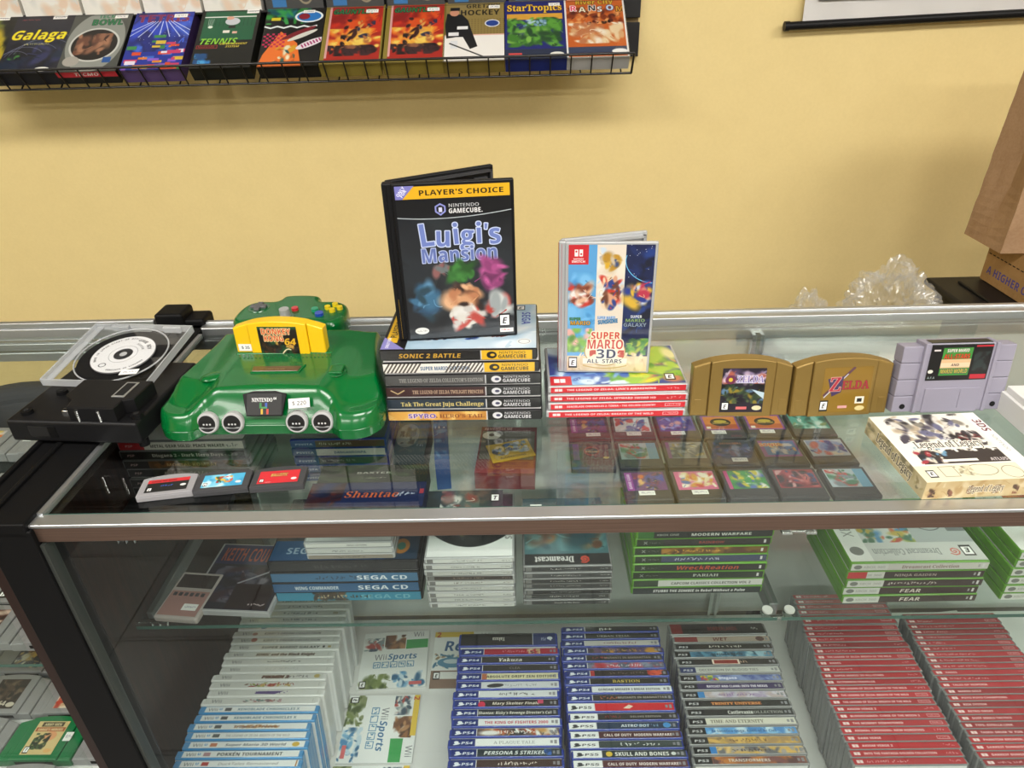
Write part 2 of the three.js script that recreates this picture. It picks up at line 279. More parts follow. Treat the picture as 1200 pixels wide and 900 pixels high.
for (const x of [-1.4, -0.9, -0.4, 0.1]) mesh('arm', rod(V(x, BK.y, BK.z), V(x, BK.y + 0.002, WALLZ + 0.0195), 0.003, 6), M.wire, ws);

// box fronts: draw(g, w, h) on a 256 x 350 field
const BW = 192, BH = 268;
const gothic = ['#111', '#6d1414', '#2a1010', '#cf7a3a'];
const boxArt = [
  ['#2b2d22', 'dark yellow-green boxed game at the far end of the wire shelf', (g, w, h) => { fill(g, '#33351f'); patches(g, 0, 0, w, h, ['#bba72a', '#3a4a2a', '#20221a', '#7c8a30', '#14150f'], 40, 0.25); sticker(g, w * 0.6, 6, 50, 16); }],
  ['#15161f', 'dark boxed game with bold yellow title lettering', (g, w, h) => { fill(g, '#23242f'); patches(g, 0, h * 0.45, w, h * 0.5, ['#1b2034', '#31355a', '#1d2a3f', '#15161f'], 30, 0.3); patches(g, w * 0.1, h * 0.65, w * 0.25, h * 0.12, ['#3f7a3a', '#2b4a2f'], 6, 0.4); g.strokeStyle = '#7a7f98'; g.lineWidth = 1.5; for (let k = 0; k < 5; k++) { g.beginPath(); g.arc(w * 0.2 + k * 30, h * 0.85, 60 + 18 * k, 3.5, 5.5); g.stroke(); } txt(g, 'Galaga', w * 0.5, h * 0.36, 58, '#f0e020', { align: 'center', skew: -0.2, stroke: '#7c6410', lw: 4, fit: w * 0.94 }); scribble(g, w * 0.3, h * 0.5, w * 0.4, 7, '#c9c26a'); scribble(g, w * 0.1, h * 0.08, w * 0.3, 6, '#a04048'); sticker(g, w * 0.62, 8, 46, 16); oval(g, w * 0.75, h * 0.93, 24, 10, '#e8e8e0'); }, null],
  ['#1a1c1b', 'boxed game with a helmet visor picture and red lower edge', (g, w, h) => { fill(g, '#4d504c'); g.fillStyle = '#8f938d'; g.beginPath(); g.ellipse(w / 2, h * 0.5, w * 0.48, h * 0.5, 0, 0, 7); g.fill(); g.fillStyle = '#1a1512'; g.beginPath(); g.ellipse(w / 2, h * 0.55, w * 0.4, h * 0.27, 0, 0, 7); g.fill(); patches(g, w * 0.18, h * 0.36, w * 0.6, h * 0.36, ['#8a5f48', '#6b4433', '#a5765a', '#3a241c'], 22, 0.3); g.strokeStyle = '#c9cbc6'; g.lineWidth = 7; g.beginPath(); g.ellipse(w / 2, h * 0.55, w * 0.4, h * 0.27, 0, 0, 7); g.stroke(); txt(g, 'TECMO', w * 0.62, h * 0.07, 22, '#1f7a4a', { align: 'center' }); txt(g, 'BOWL', w * 0.6, h * 0.17, 36, '#1f7a4a', { align: 'center', stroke: '#0b2a1a', lw: 3 }); fill(g, '#24559b', w * 0.72, h * 0.76, 26, 24); oval(g, w * 0.2, h * 0.82, 26, 22, '#a8a49c'); sticker(g, w * 0.7, 12, 42, 16); }, (g, w, h) => { fill(g, '#151515'); fill(g, '#c92f3e', 0, 0, w, h * 0.45); txt(g, 'TECMO', w * 0.5, h * 0.23, h * 0.34, '#f3e9e6', { align: 'center', skew: -0.3, fit: w * 0.4 }); }],
  ['#3a2858', 'boxed game with falling coloured blocks on blue', (g, w, h) => { fill(g, '#1c2f9a'); patches(g, 0, 0, w, h * 0.7, ['#16247c', '#2443c4', '#3b62d8', '#101a5e'], 40, 0.3); txt(g, 'TETRIS', w / 2, h * 0.13, 46, '#7a2350', { align: 'center', stroke: '#a03a6a', lw: 2, fit: w * 0.88 }); g.strokeStyle = '#c7d3f4'; g.lineWidth = 3; for (let k = -4; k < 5; k++) { g.beginPath(); g.moveTo(w / 2 + k * 8, h * 0.18); g.lineTo(w / 2 + k * 34, h * 0.45); g.stroke(); } for (let k = 0; k < 46; k++) { const s = rr(7, 17); g.fillStyle = pick(['#d84a2a', '#e07a2a', '#d8b83a', '#c83a6a', '#3a8a4a', '#8a5ad0', '#e8e0f0', '#3a6ad0']); const y = h * (0.35 + 0.6 * Math.sqrt(rnd())); g.fillRect(rr(0, w), y, s * pick([1, 2, 3]), s); } for (let k = 0; k < 40; k++) fill(g, '#dfe6ff', rr(0, w), rr(0, h * 0.6), 2, 2); sticker(g, w * 0.66, 16, 44, 17); }, (g, w, h) => fill(g, '#5a4578')],
  ['#10130f', 'black boxed game with green tennis court picture', (g, w, h) => { fill(g, '#0d100e'); fill(g, '#175c3c', 12, 10, w - 24, h * 0.5); g.strokeStyle = '#0d3a26'; g.lineWidth = 1.5; for (let k = 0; k < 14; k++) { g.beginPath(); g.moveTo(12 + k * 13, h * 0.16); g.lineTo(12 + k * 13, h * 0.3); g.stroke(); } fill(g, '#e9eee6', 12, h * 0.13, w - 24, 5); oval(g, w * 0.55, h * 0.22, 24, 17, '#c9cdd6'); oval(g, w * 0.5, h * 0.16, 12, 8, '#d7a08a'); fill(g, '#1c1c1c', w * 0.5, h * 0.29, 22, 12); fill(g, '#e8e2d8', w * 0.42, h * 0.37, 22, 12); fill(g, '#e6b0a0', w * 0.58, h * 0.39, 16, 10); g.strokeStyle = '#b9c2ba'; for (let k = 0; k < 4; k++) { g.beginPath(); g.moveTo(w * (0.14 + k * 0.03), h * 0.17); g.lineTo(w * (0.15 + k * 0.02), h * 0.29); g.stroke(); } oval(g, w * 0.19, h * 0.31, 8, 6, '#e8f0e4'); txt(g, 'TENNIS', w * 0.07, h * 0.555, 36, '#8fcf3a', { skew: -0.3, fit: w * 0.62 }); txt(g, 'ENTERTAINMENT', w * 0.42, h * 0.6, 12, '#d8c23a', { skew: -0.3, fit: w * 0.45 }); txt(g, 'SYSTEM', w * 0.52, h * 0.645, 12, '#d8c23a', { skew: -0.3 }); g.strokeStyle = '#b02a2a'; g.lineWidth = 2; g.strokeRect(8, h * 0.62, w * 0.34, 13); txt(g, 'Nintendo', w * 0.06, h * 0.645, 12, '#b02a2a'); patches(g, w * 0.04, h * 0.75, w * 0.3, h * 0.2, ['#2a78c0', '#4aa0d8', '#1a4a80'], 12, 0.4); sticker(g, w * 0.76, 6, 40, 17); }],
  ['#101010', 'boxed game with orange and teal surfing picture', (g, w, h) => { fill(g, '#151515'); patches(g, 0, 0, w * 0.75, h * 0.3, ['#1f6f7a', '#2f8a3a', '#14505a', '#3a9a4a'], 22, 0.3); g.strokeStyle = '#e6f0f0'; g.lineWidth = 7; g.beginPath(); g.moveTo(0, h * 0.33); for (let k = 0; k < 9; k++) g.lineTo(k * w / 9, h * (0.33 + 0.03 * (k % 2))); g.stroke(); g.fillStyle = '#e8742a'; g.beginPath(); g.moveTo(w * 0.3, h * 0.42); g.lineTo(w * 0.6, h * 0.62); g.lineTo(w * 0.72, h); g.lineTo(0, h); g.lineTo(w * 0.06, h * 0.8); g.fill(); for (let a = 0; a < 8; a++) for (let b = 0; b < 7; b++) if ((a + b) % 2) fill(g, '#c41f52', 4 + a * 9, h * 0.45 + b * 9, 8, 8); patches(g, w * 0.2, h * 0.65, w * 0.4, h * 0.3, ['#d8a02a', '#e8e0c0', '#2a5a5a', '#c05a1a'], 14, 0.2); g.save(); g.translate(w * 0.6, h * 0.45); g.rotate(-0.5); oval(g, 0, 0, 60, 10, '#7a1f2a'); oval(g, 6, 16, 52, 9, '#d8d8d0'); oval(g, 14, 62, 50, 14, '#e8e0e8'); for (let k = -3; k < 4; k++) fill(g, '#a0286a', 14 + k * 10, 54, 5, 15); g.restore(); oval(g, w * 0.73, h * 0.17, 46, 28, '#e8f0f4'); oval(g, w * 0.73, h * 0.17, 39, 22, '#2a78c8'); oval(g, w * 0.65, h * 0.17, 18, 14, '#8a2030'); fill(g, '#d8c82a', w * 0.1, h * 0.18, 30, 14); sticker(g, w * 0.62, h * 0.06, 38, 14); }],
  ['#8a7a34', 'gold edged boxed game with red figures beside the surfing box', 'G'],
  ['#8a7a34', 'gold edged boxed game with red figures beside the hockey box', 'G'],
  ['#7a6a30', 'boxed game with black and white hockey player picture', (g, w, h) => { fill(g, '#8d7a44'); for (let a = 0; a < 12; a++) for (let b = 0; b < 9; b++) fill(g, '#7a6838', w * 0.4 + a * 10, h * 0.3 + b * 9, 5, 5); fill(g, '#eeece8', 0, h * 0.56, w, h); fill(g, '#e0b0a0', 0, h * 0.56, w, 5); txt(g, 'GRETZKY', w * 0.36, h * 0.08, 26, '#2a2416', { fit: w * 0.58 }); txt(g, 'HOCKEY', w * 0.26, h * 0.19, 34, '#1c1810', { fit: w * 0.66 }); oval(g, w * 0.8, h * 0.38, 24, 17, '#d8dce8'); oval(g, w * 0.8, h * 0.38, 20, 13, '#23408e'); g.fillStyle = '#131417'; g.beginPath(); [[0.05, 0.2], [0.3, 0.22], [0.4, 0.32], [0.46, 0.5], [0.56, 0.76], [0.44, 0.8], [0.32, 0.6], [0.2, 0.6], [0.05, 0.62], [0.02, 0.4]].forEach(([a, b]) => g.lineTo(a * w, b * h)); g.fill(); fill(g, '#eef0f2', w * 0.22, h * 0.42, w * 0.18, 14); fill(g, '#e8e8ea', w * 0.08, h * 0.52, w * 0.17, 16); fill(g, '#dfe2e6', w * 0.12, h * 0.66, 22, 34); oval(g, w * 0.17, h * 0.19, 15, 15, '#c98d72'); fill(g, '#101012', w * 0.1, h * 0.1, 30, 14); g.strokeStyle = '#222'; g.lineWidth = 5; g.beginPath(); g.moveTo(w * 0.1, h * 0.7); g.lineTo(w * 0.68, h * 0.94); g.stroke(); sticker(g, w * 0.74, h * 0.07, 36, 15); }],
  ['#1b2a6a', 'boxed game with yellow title over green island picture', (g, w, h) => { fill(g, '#1f2670'); fill(g, '#d8a03a', w * 0.04, h * 0.24, w * 0.92, h * 0.1); patches(g, w * 0.04, h * 0.3, w * 0.92, h * 0.5, ['#3f7a2a', '#5a9a3a', '#2a5a2a', '#7ab04a', '#24482a'], 70, 0.2); patches(g, w * 0.3, h * 0.34, w * 0.4, h * 0.12, ['#8ab0c8', '#a8c8d8', '#6a90b0'], 8, 0.4); fill(g, '#26304a', 0, h * 0.83, w, h); txt(g, 'StarTropics', w / 2, h * 0.14, 40, '#f0c83a', { align: 'center', font: 'serif', stroke: '#6a3a10', lw: 4, fit: w * 0.92 }); oval(g, w * 0.84, h * 0.92, 22, 10, '#e8e8e0'); fill(g, '#d04a4a', w * 0.06, h * 0.89, 42, 12); sticker(g, w * 0.74, h * 0.06, 36, 14); }, (g, w, h) => fill(g, '#16266e')],
  ['#cfcfcf', 'boxed game in clear plastic with orange and cream picture', (g, w, h) => { fill(g, '#c8642a'); patches(g, 0, h * 0.15, w, h * 0.3, ['#8a3a1a', '#d87a3a', '#e8a060', '#5a241a'], 34, 0.25); patches(g, w * 0.05, h * 0.42, w * 0.9, h * 0.35, ['#e8d0a8', '#d8a878', '#f0e4d0', '#c07a50'], 40, 0.25); patches(g, w * 0.25, h * 0.38, w * 0.5, h * 0.08, ['#2a1a14', '#c88a68'], 8, 0.5); fill(g, '#3a4460', 0, h * 0.82, w, h * 0.1); txt(g, 'River City', w * 0.5, h * 0.07, 26, '#e0b83a', { align: 'center', stroke: '#5a3a10', lw: 3 }); 'RANSOM'.split('').forEach((c, k) => txt(g, c, w * (0.09 + k * 0.15), h * 0.17 + (k % 2) * 6, 34, ['#e8486a', '#f4ead0', '#181818', '#f0f0f0', '#d0e0f0', '#e0a030'][k], { stroke: ['#fff', '#222', '#eee', '#333', '#24489a', '#402010'][k], lw: 4 })); oval(g, w * 0.85, h * 0.9, 24, 11, '#eee'); g.strokeStyle = '#f0f0f0'; g.lineWidth = 6; g.strokeRect(3, 3, w - 6, h - 6); }, (g, w, h) => fill(g, '#b9b9b9')],
];
const gold = (g, w, h) => { fill(g, '#8a7a34'); fill(g, '#a8261c', 14, 8, w - 20, h * 0.9); patches(g, 14, h * 0.14, w - 20, h * 0.34, ['#c8301c', '#8a1c14', '#d8501c'], 24, 0.35); patches(g, 14, h * 0.4, w - 20, h * 0.35, ['#e8a83a', '#f0d060', '#e87a2a'], 26, 0.3); patches(g, 14, h * 0.68, w - 20, h * 0.18, ['#2a1a1e', '#1a1216', '#3a2428'], 24, 0.4); patches(g, w * 0.3, h * 0.24, w * 0.3, h * 0.5, ['#1c1218', '#3a1c1c', '#8a5a40'], 12, 0.3); patches(g, w * 0.56, h * 0.26, w * 0.3, h * 0.4, ['#d8a050', '#2a2a4a', '#b07040'], 12, 0.3); fill(g, '#d8a0a0', 14, 8, 7, h * 0.86); txt(g, 'GAUNTLET', w * 0.13, h * 0.11, 30, '#2f7a44', { stroke: '#123018', lw: 4, fit: w * 0.7, skew: -0.15 }); sticker(g, w * 0.68, h * 0.08, 40, 16); };
const goldRect = covers.add(BW, BH, gold);
[-1.1, -0.979, -0.858, -0.729, -0.59, -0.455, -0.332, -0.206, -0.087, 0.036, 0.158].forEach((x, i) => {
  const [edge, label, art, bottom] = boxArt[i]; const front = art === 'G' ? goldRect : covers.add(BW, BH, art), w = i === 10 ? 0.122 : 0.1215;
  const under = bottom ? covers.add(128, 32, bottom) : coverSwatch(edge);
  const t = thing('boxed_game', label, 'box', [x, LO.y + 0.006, LO.z + 0.002], 'boxed games on the wire shelf', [R(-55), 0, 0]);
  const b = mesh('carton', at(cartonGeo(w, 0.172, 0.028, { pz: front, ny: under, all: coverSwatch(edge) }), 0, 0.0015, 0.016), M.cartonCover, t);
  if (i === 10) mesh('clear_sleeve', rbx(-w / 2 - 0.0015, w / 2 + 0.0015, 0.0005, 0.1745, 0.0012, 0.0312, 0.001), M.clear, t);
});
// second tier: box fronts standing on a ledge of the slat panel
const lg = thing('slat_ledge', 'narrow black ledge on the slat panel behind the boxed games', 'shelf', [0, 1.392, WALLZ + 0.019]);
mesh('ledge', rbx(-1.6, 0.225, -0.004, 0, 0, 0.026, 0.001), M.slat, lg);
for (const y of [1.62, 1.845]) { const u = thing('slat_ledge', y < 1.7 ? 'black ledge one tier above the dark and pale boxes' : 'topmost black ledge on the slotted board', 'shelf', [0, y, WALLZ + 0.019]); mesh('ledge', rbx(-1.6, 0.225, -0.004, 0, 0, 0.026, 0.001), M.slat, u); }
const paleArt = covers.add(128, 180, (g, w, h) => { fill(g, '#f1efe9'); patches(g, 0, h * 0.62, w, h * 0.4, ['#e9dfd2', '#ead2bd', '#f4f2ee', '#dfe0de'], 16, 0.35); });
const greyArt = covers.add(128, 180, (g, w, h) => { fill(g, '#3d3e3e'); fill(g, '#2f74b4', w * 0.12, h * 0.78, w * 0.24, h * 0.19); scribble(g, w * 0.14, h * 0.84, w * 0.18, 9, '#15304a'); g.strokeStyle = '#948a72'; g.lineWidth = 4; g.beginPath(); g.ellipse(w * 0.7, h * 0.84, 15, 17, 0, 0, 7); g.stroke(); });
for (let i = 0; i < 10; i++) {
  const pale = i < 5, x = -1.09 + i * 0.1255 + (i > 4 ? 0.004 : 0);
  const t = thing('boxed_game', pale ? 'pale white boxed game standing on the slat ledge behind' : 'dark grey boxed game with blue tag and ring on the slat ledge', 'box', [x, 1.392, WALLZ + 0.021], pale ? 'pale boxes on the slat ledge' : 'dark boxes on the slat ledge');
  mesh('carton', at(cartonGeo(0.119, 0.178, 0.02, { pz: pale ? paleArt : greyArt, all: coverSwatch(pale ? '#eeeae2' : '#333434') }), 0, 0, 0.0105), M.cartonCover, t);
}

for (const y of [1.62, 1.845]) for (let i = 0; i < 10; i++) { const t = thing('boxed_game', y < 1.7 ? 'pale boxed game on the ledge one tier up' : 'pale boxed game on the topmost ledge', 'box', [-1.09 + i * 0.1255, y, WALLZ + 0.021], y < 1.7 ? 'pale boxes one tier up' : 'pale boxes on the topmost ledge'); mesh('carton', at(cartonGeo(0.119, 0.178, 0.02, { pz: paleArt, all: coverSwatch('#eeeae2') }), 0, 0, 0.0105), M.cartonCover, t); }

// ---------- wall hanging with a rod ----------
M.cloth = mat([0.74, 0.73, 0.72], 0.7, {});
const wh = thing('wall_scroll', 'white wall scroll weighted by a black rod', 'poster', [0, 0, 0]);
{
  const g = new THREE.PlaneGeometry(1.1, 0.75, 110, 60), p = g.attributes.position;
  for (let i = 0; i < p.count; i++) { const x = p.getX(i), y = p.getY(i), e = Math.max(0, 1 - (y + 0.375) / 0.14); p.setZ(i, 0.0035 * e * fbm(x * 16 + y * 9, y * 12 - x * 4) + 0.006); }
  g.computeVertexNormals(); const cl = mesh('cloth', g, M.cloth, wh); cl.position.set(1.145, 1.35 + 0.375, WALLZ + 0.012); cl.rotation.z = R(1.1);
  const pr = mesh('printed_panel', bx(-0.022, 0.3, 0, 0.3, 0, 0.001), mat([0.08, 0.08, 0.09], 0.6), wh); pr.position.set(0.65, 1.3795, WALLZ + 0.022);
  mesh('rod', rod(V(0.57, 1.333, WALLZ + 0.018), V(1.72, 1.36, WALLZ + 0.018), 0.0085, 18), M.blackPlastic, wh);
  mesh('rod_cap', rod(V(0.566, 1.3329, WALLZ + 0.018), V(0.576, 1.3332, WALLZ + 0.018), 0.0098, 18), M.blackPlastic, wh);
}

// ---------- game cases ----------
// a case lies flat, spine towards +z, cover up; origin at the centre of its underside
function gameCase(name, o, label, group) {
  const { L, W, T, shell } = o, x = L / 2, z = W / 2, m = o.m ?? 0.004, e = 0.0004, t0 = o.tm ?? 0.0012;
  const t = thing(name, label, o.category ?? 'game case', [0, 0, 0], group);
  mesh('shell', cached(['s', L, W, T].join(), () => at(new RoundedBoxGeometry(L, T, W, 2, Math.min(0.0028, T * 0.22)), 0, T / 2, 0)), shell, t);
  const side = o.side ?? o.spine;
  mesh('printed_insert', sheet([[[[-x + m, t0, z + e], [x - m, t0, z + e], [x - m, T - t0, z + e], [-x + m, T - t0, z + e]], o.spine]]), M.spine, t);
  if (o.cover) mesh('cover_sheet', sheet([[[[-x + m, T + e, z - 0.003], [x - m, T + e, z - 0.003], [x - m, T + e, -z + 0.004], [-x + m, T + e, -z + 0.004]], o.cover]]), M.cover, t);
  else mesh('cover_sheet', sheet([[[[-x + m, T + e, z - 0.003], [x - m, T + e, z - 0.003], [x - m, T + e, -z + 0.004], [-x + m, T + e, -z + 0.004]], o.tone ?? swatch('#ddd')],
    [[[-x + m, -e, -z + 0.004], [x - m, -e, -z + 0.004], [x - m, -e, z - 0.003], [-x + m, -e, z - 0.003]], o.tone ?? swatch('#ddd')]]), M.spine, t);
  return t;
}
const flat = (t, x, y, z, turn = 0) => { t.position.set(x, y, z); t.rotation.y = turn; };
// stand a case on its opening edge with the spine up, leaning back
function filed(t, o, x, spineZ, floorY, lean, turn = 0) {
  const { W, T } = o, c = Math.cos(lean), s = Math.sin(lean);
  t.rotation.order = 'YXZ'; t.rotation.set(-(Math.PI / 2 + lean), turn, 0);
  t.position.set(x, floorY + W / 2 * c + T * s + 0.0003, spineZ + T / 2 * c + W / 2 * s);
}
// spine strips: 480 x 40 fields
const SW = 404, SHH = 36;
const spineArt = (draw) => spines.add(SW, SHH, draw);
const wrap = (s) => (g, w, h) => s(g, w, h);
function tagged(tagC, tagW, tagText, tagInk, bg, title, ink, o = {}) {
  return spineArt((g, w, h) => {
    fill(g, bg); if (o.art) patches(g, w * tagW, 0, w * (1 - tagW), h, o.art, 34, 0.9);
    fill(g, tagC, -1, -1, w * tagW + 1, h + 2); if (o.logo) { fill(g, tagInk, w * 0.045, h * 0.3, 5, h * 0.45); oval(g, w * 0.058, h * 0.45, 9, 6, tagInk); oval(g, w * 0.062, h * 0.68, 14, 4, tagInk, -0.25); }
    txt(g, tagText, w * (o.logo ? 0.1 : 0.03), h * 0.54, h * 0.56, tagInk, { skew: -0.2, sy: 0.85, fit: w * (o.logo ? tagW - 0.12 : tagW - 0.05) });
    fill(g, o.bar ?? '#d8d8dc', w * tagW, 0, 3, h);
    if (title) txt(g, title, w * (tagW + (o.cx ?? 0.36)), h * 0.54, h * (o.size ?? 0.55), ink, { align: 'center', max: w * (o.max ?? 0.6), font: o.font, skew: o.skew ?? 0, style: o.style, stroke: o.stroke, lw: 3 });
    else scribble(g, w * (tagW + 0.2), h * 0.28, w * 0.34, h * 0.46, ink);
    fill(g, o.end ?? '#8a8a90', w * 0.955, h * 0.25, 10, h * 0.5); fill(g, o.end ?? '#8a8a90', w * 0.92, h * 0.3, 9, h * 0.38);
    if (o.extra) o.extra(g, w, h);
  });
}
const ps4 = (bg, t, ink, o) => tagged('#1c2c72', 0.23, 'PS4', '#e8ecf4', bg, t, ink, { logo: true, ...o });
const ps5 = (bg, t, ink, o) => tagged('#eef0f2', 0.25, 'PS5', '#33363c', bg, t, ink, { logo: true, ...o });
const ps3 = (bg, t, ink, o) => tagged(o?.tag ?? '#1b1b1d', 0.15, 'PS3', '#d8d8dc', bg, t, ink, { bar: o?.tag ?? '#1b1b1d', ...o });
const wii = (t, ink, o = {}) => spineArt((g, w, h) => { fill(g, o.bg ?? '#cfd1ce'); txt(g, 'Wii', w * 0.06, h * 0.52, h * 0.78, '#6f7174', { style: 'normal' }); if (t) txt(g, t, w * 0.56, h * 0.52, h * (o.size ?? 0.62), ink, { align: 'center', max: w * 0.56, font: o.font, skew: o.skew ?? -0.1, stroke: o.stroke, lw: 4, style: o.style }); else scribble(g, w * 0.4, h * 0.26, w * rr(0.25, 0.36), h * 0.42, ink); if (o.extra) o.extra(g, w, h); fill(g, '#b9bbb8', w * 0.965, h * 0.2, 3, h * 0.6); });
const wiiu = (t, ink, o = {}) => spineArt((g, w, h) => { fill(g, '#4f8fc4'); fill(g, '#e6e9ea', w * 0.05, 2, w * 0.92, h - 4); txt(g, 'Wii', w * 0.075, h * 0.52, h * 0.66, '#6f7377', { style: 'normal' }); txt(g, 'U', w * 0.165, h * 0.47, h * 0.46, '#4a8ec8'); fill(g, o.box ?? '#5a5d60', w * 0.215, h * 0.24, 22, h * 0.52); if (t) txt(g, t, w * 0.58, h * 0.52, h * (o.size ?? 0.52), ink, { align: 'center', max: w * 0.52, style: o.style, font: o.font, skew: o.skew ?? 0 }); else scribble(g, w * 0.42, h * 0.26, w * 0.3, h * 0.42, ink); if (o.extra) o.extra(g, w, h); });
const redSpine = (t, o = {}) => spineArt((g, w, h) => { fill(g, o.bg ?? pick(['#b01c28', '#a61a26', '#b8202c', '#9e1a26'])); fill(g, '#f0d8d8', w * 0.03, h * 0.28, 11, h * 0.46); fill(g, '#f0d8d8', w * 0.06, h * 0.28, 11, h * 0.46); if (t) txt(g, t, w * 0.12, h * 0.54, h * 0.42, '#f2d9d9', { max: w * 0.66 }); else scribble(g, w * 0.12, h * 0.32, w * rr(0.14, 0.42), h * 0.36, '#e3b9bb'); g.strokeStyle = '#e8c4c6'; g.lineWidth = 2; if (rnd() < 0.6) { g.strokeRect(w * 0.85, h * 0.28, w * 0.11, h * 0.44); scribble(g, w * 0.865, h * 0.38, w * 0.08, h * 0.22, '#e8c4c6'); } else scribble(g, w * 0.86, h * 0.3, w * 0.09, h * 0.38, '#d89a9e'); });

// white cases filed on the deck, back to front
const wiiList = [
  [wii('THE LAST STORY', '#4a5c3e', { font: 'serif' }), 'white case with grey-green serif title'], [wii('', '#55575a'), 'white case with faint grey script title'], [wii('', '#505356', { extra: (g, w, h) => fill(g, '#b0a890', w * 0.9, h * 0.25, 20, 18) }), 'white case with a tan emblem'],
  [wii('', '#55585b'), 'white case with hazy small title'], [wii('Resort', '#1f3c66', { extra: (g, w, h) => oval(g, w * 0.24, h * 0.5, 12, 20, '#5d7a98', 0.6) }), 'white case with navy slanted title and blue ring'],
  [wii("KIRBY'S DREAM COLLECTION", '#6a6c6e', { extra: (g, w, h) => oval(g, w * 0.19, h * 0.6, 11, 11, '#a07a72') }), 'white case with tan dot'], [wii("KIRBY'S DREAM COLLECTION", '#6a6c6e', { extra: (g, w, h) => oval(g, w * 0.19, h * 0.4, 12, 15, '#a0625a') }), 'white case with pale title and red dot'],
  [wii('SUPER MARIO GALAXY', '#26282b', { extra: (g, w, h) => { fill(g, '#333', w * 0.87, h * 0.3, 8, 14); fill(g, '#aa9a60', w * 0.92, h * 0.3, 12, 14); } }), 'white case with bold black capitals'], [wii('SONIC and the Black Knight', '#3a3330', { stroke: '#a89c90' }), 'white case with boxed dark title and slanted words'],
  [wii('', '#3f4143'), 'white case with thin black title'], [wii('', '#b4b6b8'), 'white case with almost blank grey spine'], [wii('PIKMIN 2', '#6a3f33', { stroke: '#3a2a26', extra: (g, w, h) => { scribble(g, w * 0.68, h * 0.24, w * 0.16, h * 0.5, '#777'); oval(g, w * 0.945, h * 0.45, 12, 12, '#b8a868'); } }), 'white case with brown framed title and gold seal'],
  [wii('', '#8a3a34', { extra: (g, w, h) => { patches(g, w * 0.26, 4, w * 0.5, h - 8, ['#8a9a4a', '#a03a34', '#c8a868', '#6a4a3a'], 14, 0.5); txt(g, '✦', w * 0.9, h * 0.5, 26, '#b83a34'); } }), 'white case with a green and red title picture'], [wii('', '#4b3a78', { extra: (g, w, h) => { g.fillStyle = '#54457f'; g.beginPath(); g.moveTo(w * 0.42, h * 0.3); g.lineTo(w * 0.66, h * 0.24); g.lineTo(w * 0.58, h * 0.8); g.lineTo(w * 0.4, h * 0.7); g.fill(); } }), 'white case with small purple title'],
  [wii('', '#7a5a68', { extra: (g, w, h) => { patches(g, w * 0.34, h * 0.2, w * 0.3, h * 0.55, ['#7a6a70', '#5a7a78', '#a06a6a'], 10, 0.6); txt(g, '8', w * 0.655, h * 0.5, 26, '#a0707a'); } }), 'white case with a faded pink and teal title'],
  [wiiu('XENOBLADE CHRONICLES X', '#5f7f94'), 'blue edged white case with pale title'], [wiiu('XENOBLADE CHRONICLES X', '#54788e'), 'blue edged white case with pale title'],
  [wiiu('Tropical Freeze', '#8a5a3a', { skew: -0.2, extra: (g, w, h) => { patches(g, w * 0.36, h * 0.2, w * 0.38, h * 0.6, ['#caa27a', '#b98e64', '#d8b890'], 14, 0.5); txt(g, 'Tropical Freeze', w * 0.55, h * 0.52, 20, '#6a4028', { align: 'center', skew: -0.2 }); txt(g, '✱', w * 0.9, h * 0.52, 26, '#c04038'); } }), 'blue edged white case with brown title and red star'],
  [wiiu('THE LEGEND OF ZELDA: BREATH OF THE WILD', '#8a8d90', { style: 'normal' }), 'blue edged white case with thin grey capitals'], [wiiu('Super Mario 3D World', '#44505c', { skew: -0.15, box: '#c07a5a', extra: (g, w, h) => oval(g, w * 0.9, h * 0.5, 12, 12, '#c8a840') }), 'blue edged white case with slanted dark title and gold seal'],
  [wiiu('POKKÉN TOURNAMENT', '#2b2d30', { box: '#b08a92', size: 0.62 }), 'blue edged white case with black capitals'], [wiiu('DuckTales Remastered', '#7a7d80', { box: '#b03a34', style: 'normal', skew: -0.15, extra: (g, w, h) => fill(g, '#a06a2a', w * 0.95, 2, 4, h) }), 'blue edged white case with small red box'],
];
const wiiDim = { L: 0.19, W: 0.136, T: 0.0136, shell: M.shellWhite, m: 0.006 };
const wiiDimU = { ...wiiDim, shell: M.shellCyan, m: 0.001 };
{
  const n = wiiList.length, zb = -0.372, pitch = 0.0147; const xs = [];
  wiiList.forEach(([spine, look], i) => {
    const o = { ...(i >= 15 && i <= 22 ? wiiDimU : wiiDim), spine, tone: swatch('#e3e4e2') }, z = zb + i * pitch;
    const t = gameCase('game_case', o, look + ', ' + ORD[i] + ' from back, white row', 'white game cases filed on the deck');
    filed(t, o, -0.423 + 0.0025 * Math.sin(i * 2.1) - (i > 10 ? 0.004 : 0) + (i > 15 ? -0.003 : 0), z, DECK, R(8));
  });
}
const rowOf = (list, dim, x, zb, pitch, rowName, group, deckY, lean, opt = {}) => {
  let z = zb; list.forEach(([spine, look, thick], i) => {
    const T = thick ?? dim.T, o = { ...dim, T, spine, tone: swatch('#d9dadb') };
    const t = gameCase('game_case', o, look + ', ' + ORD[i] + ' from back, ' + rowName, group);
    if (i) z += (T + (list[i - 1][2] ?? dim.T)) / 2 * (pitch / dim.T);
    filed(t, o, x + (opt.dx?.[i] ?? rr(-0.0022, 0.0022)) + (opt.drift ?? 0) * i, z, deckY, lean);
  });
};
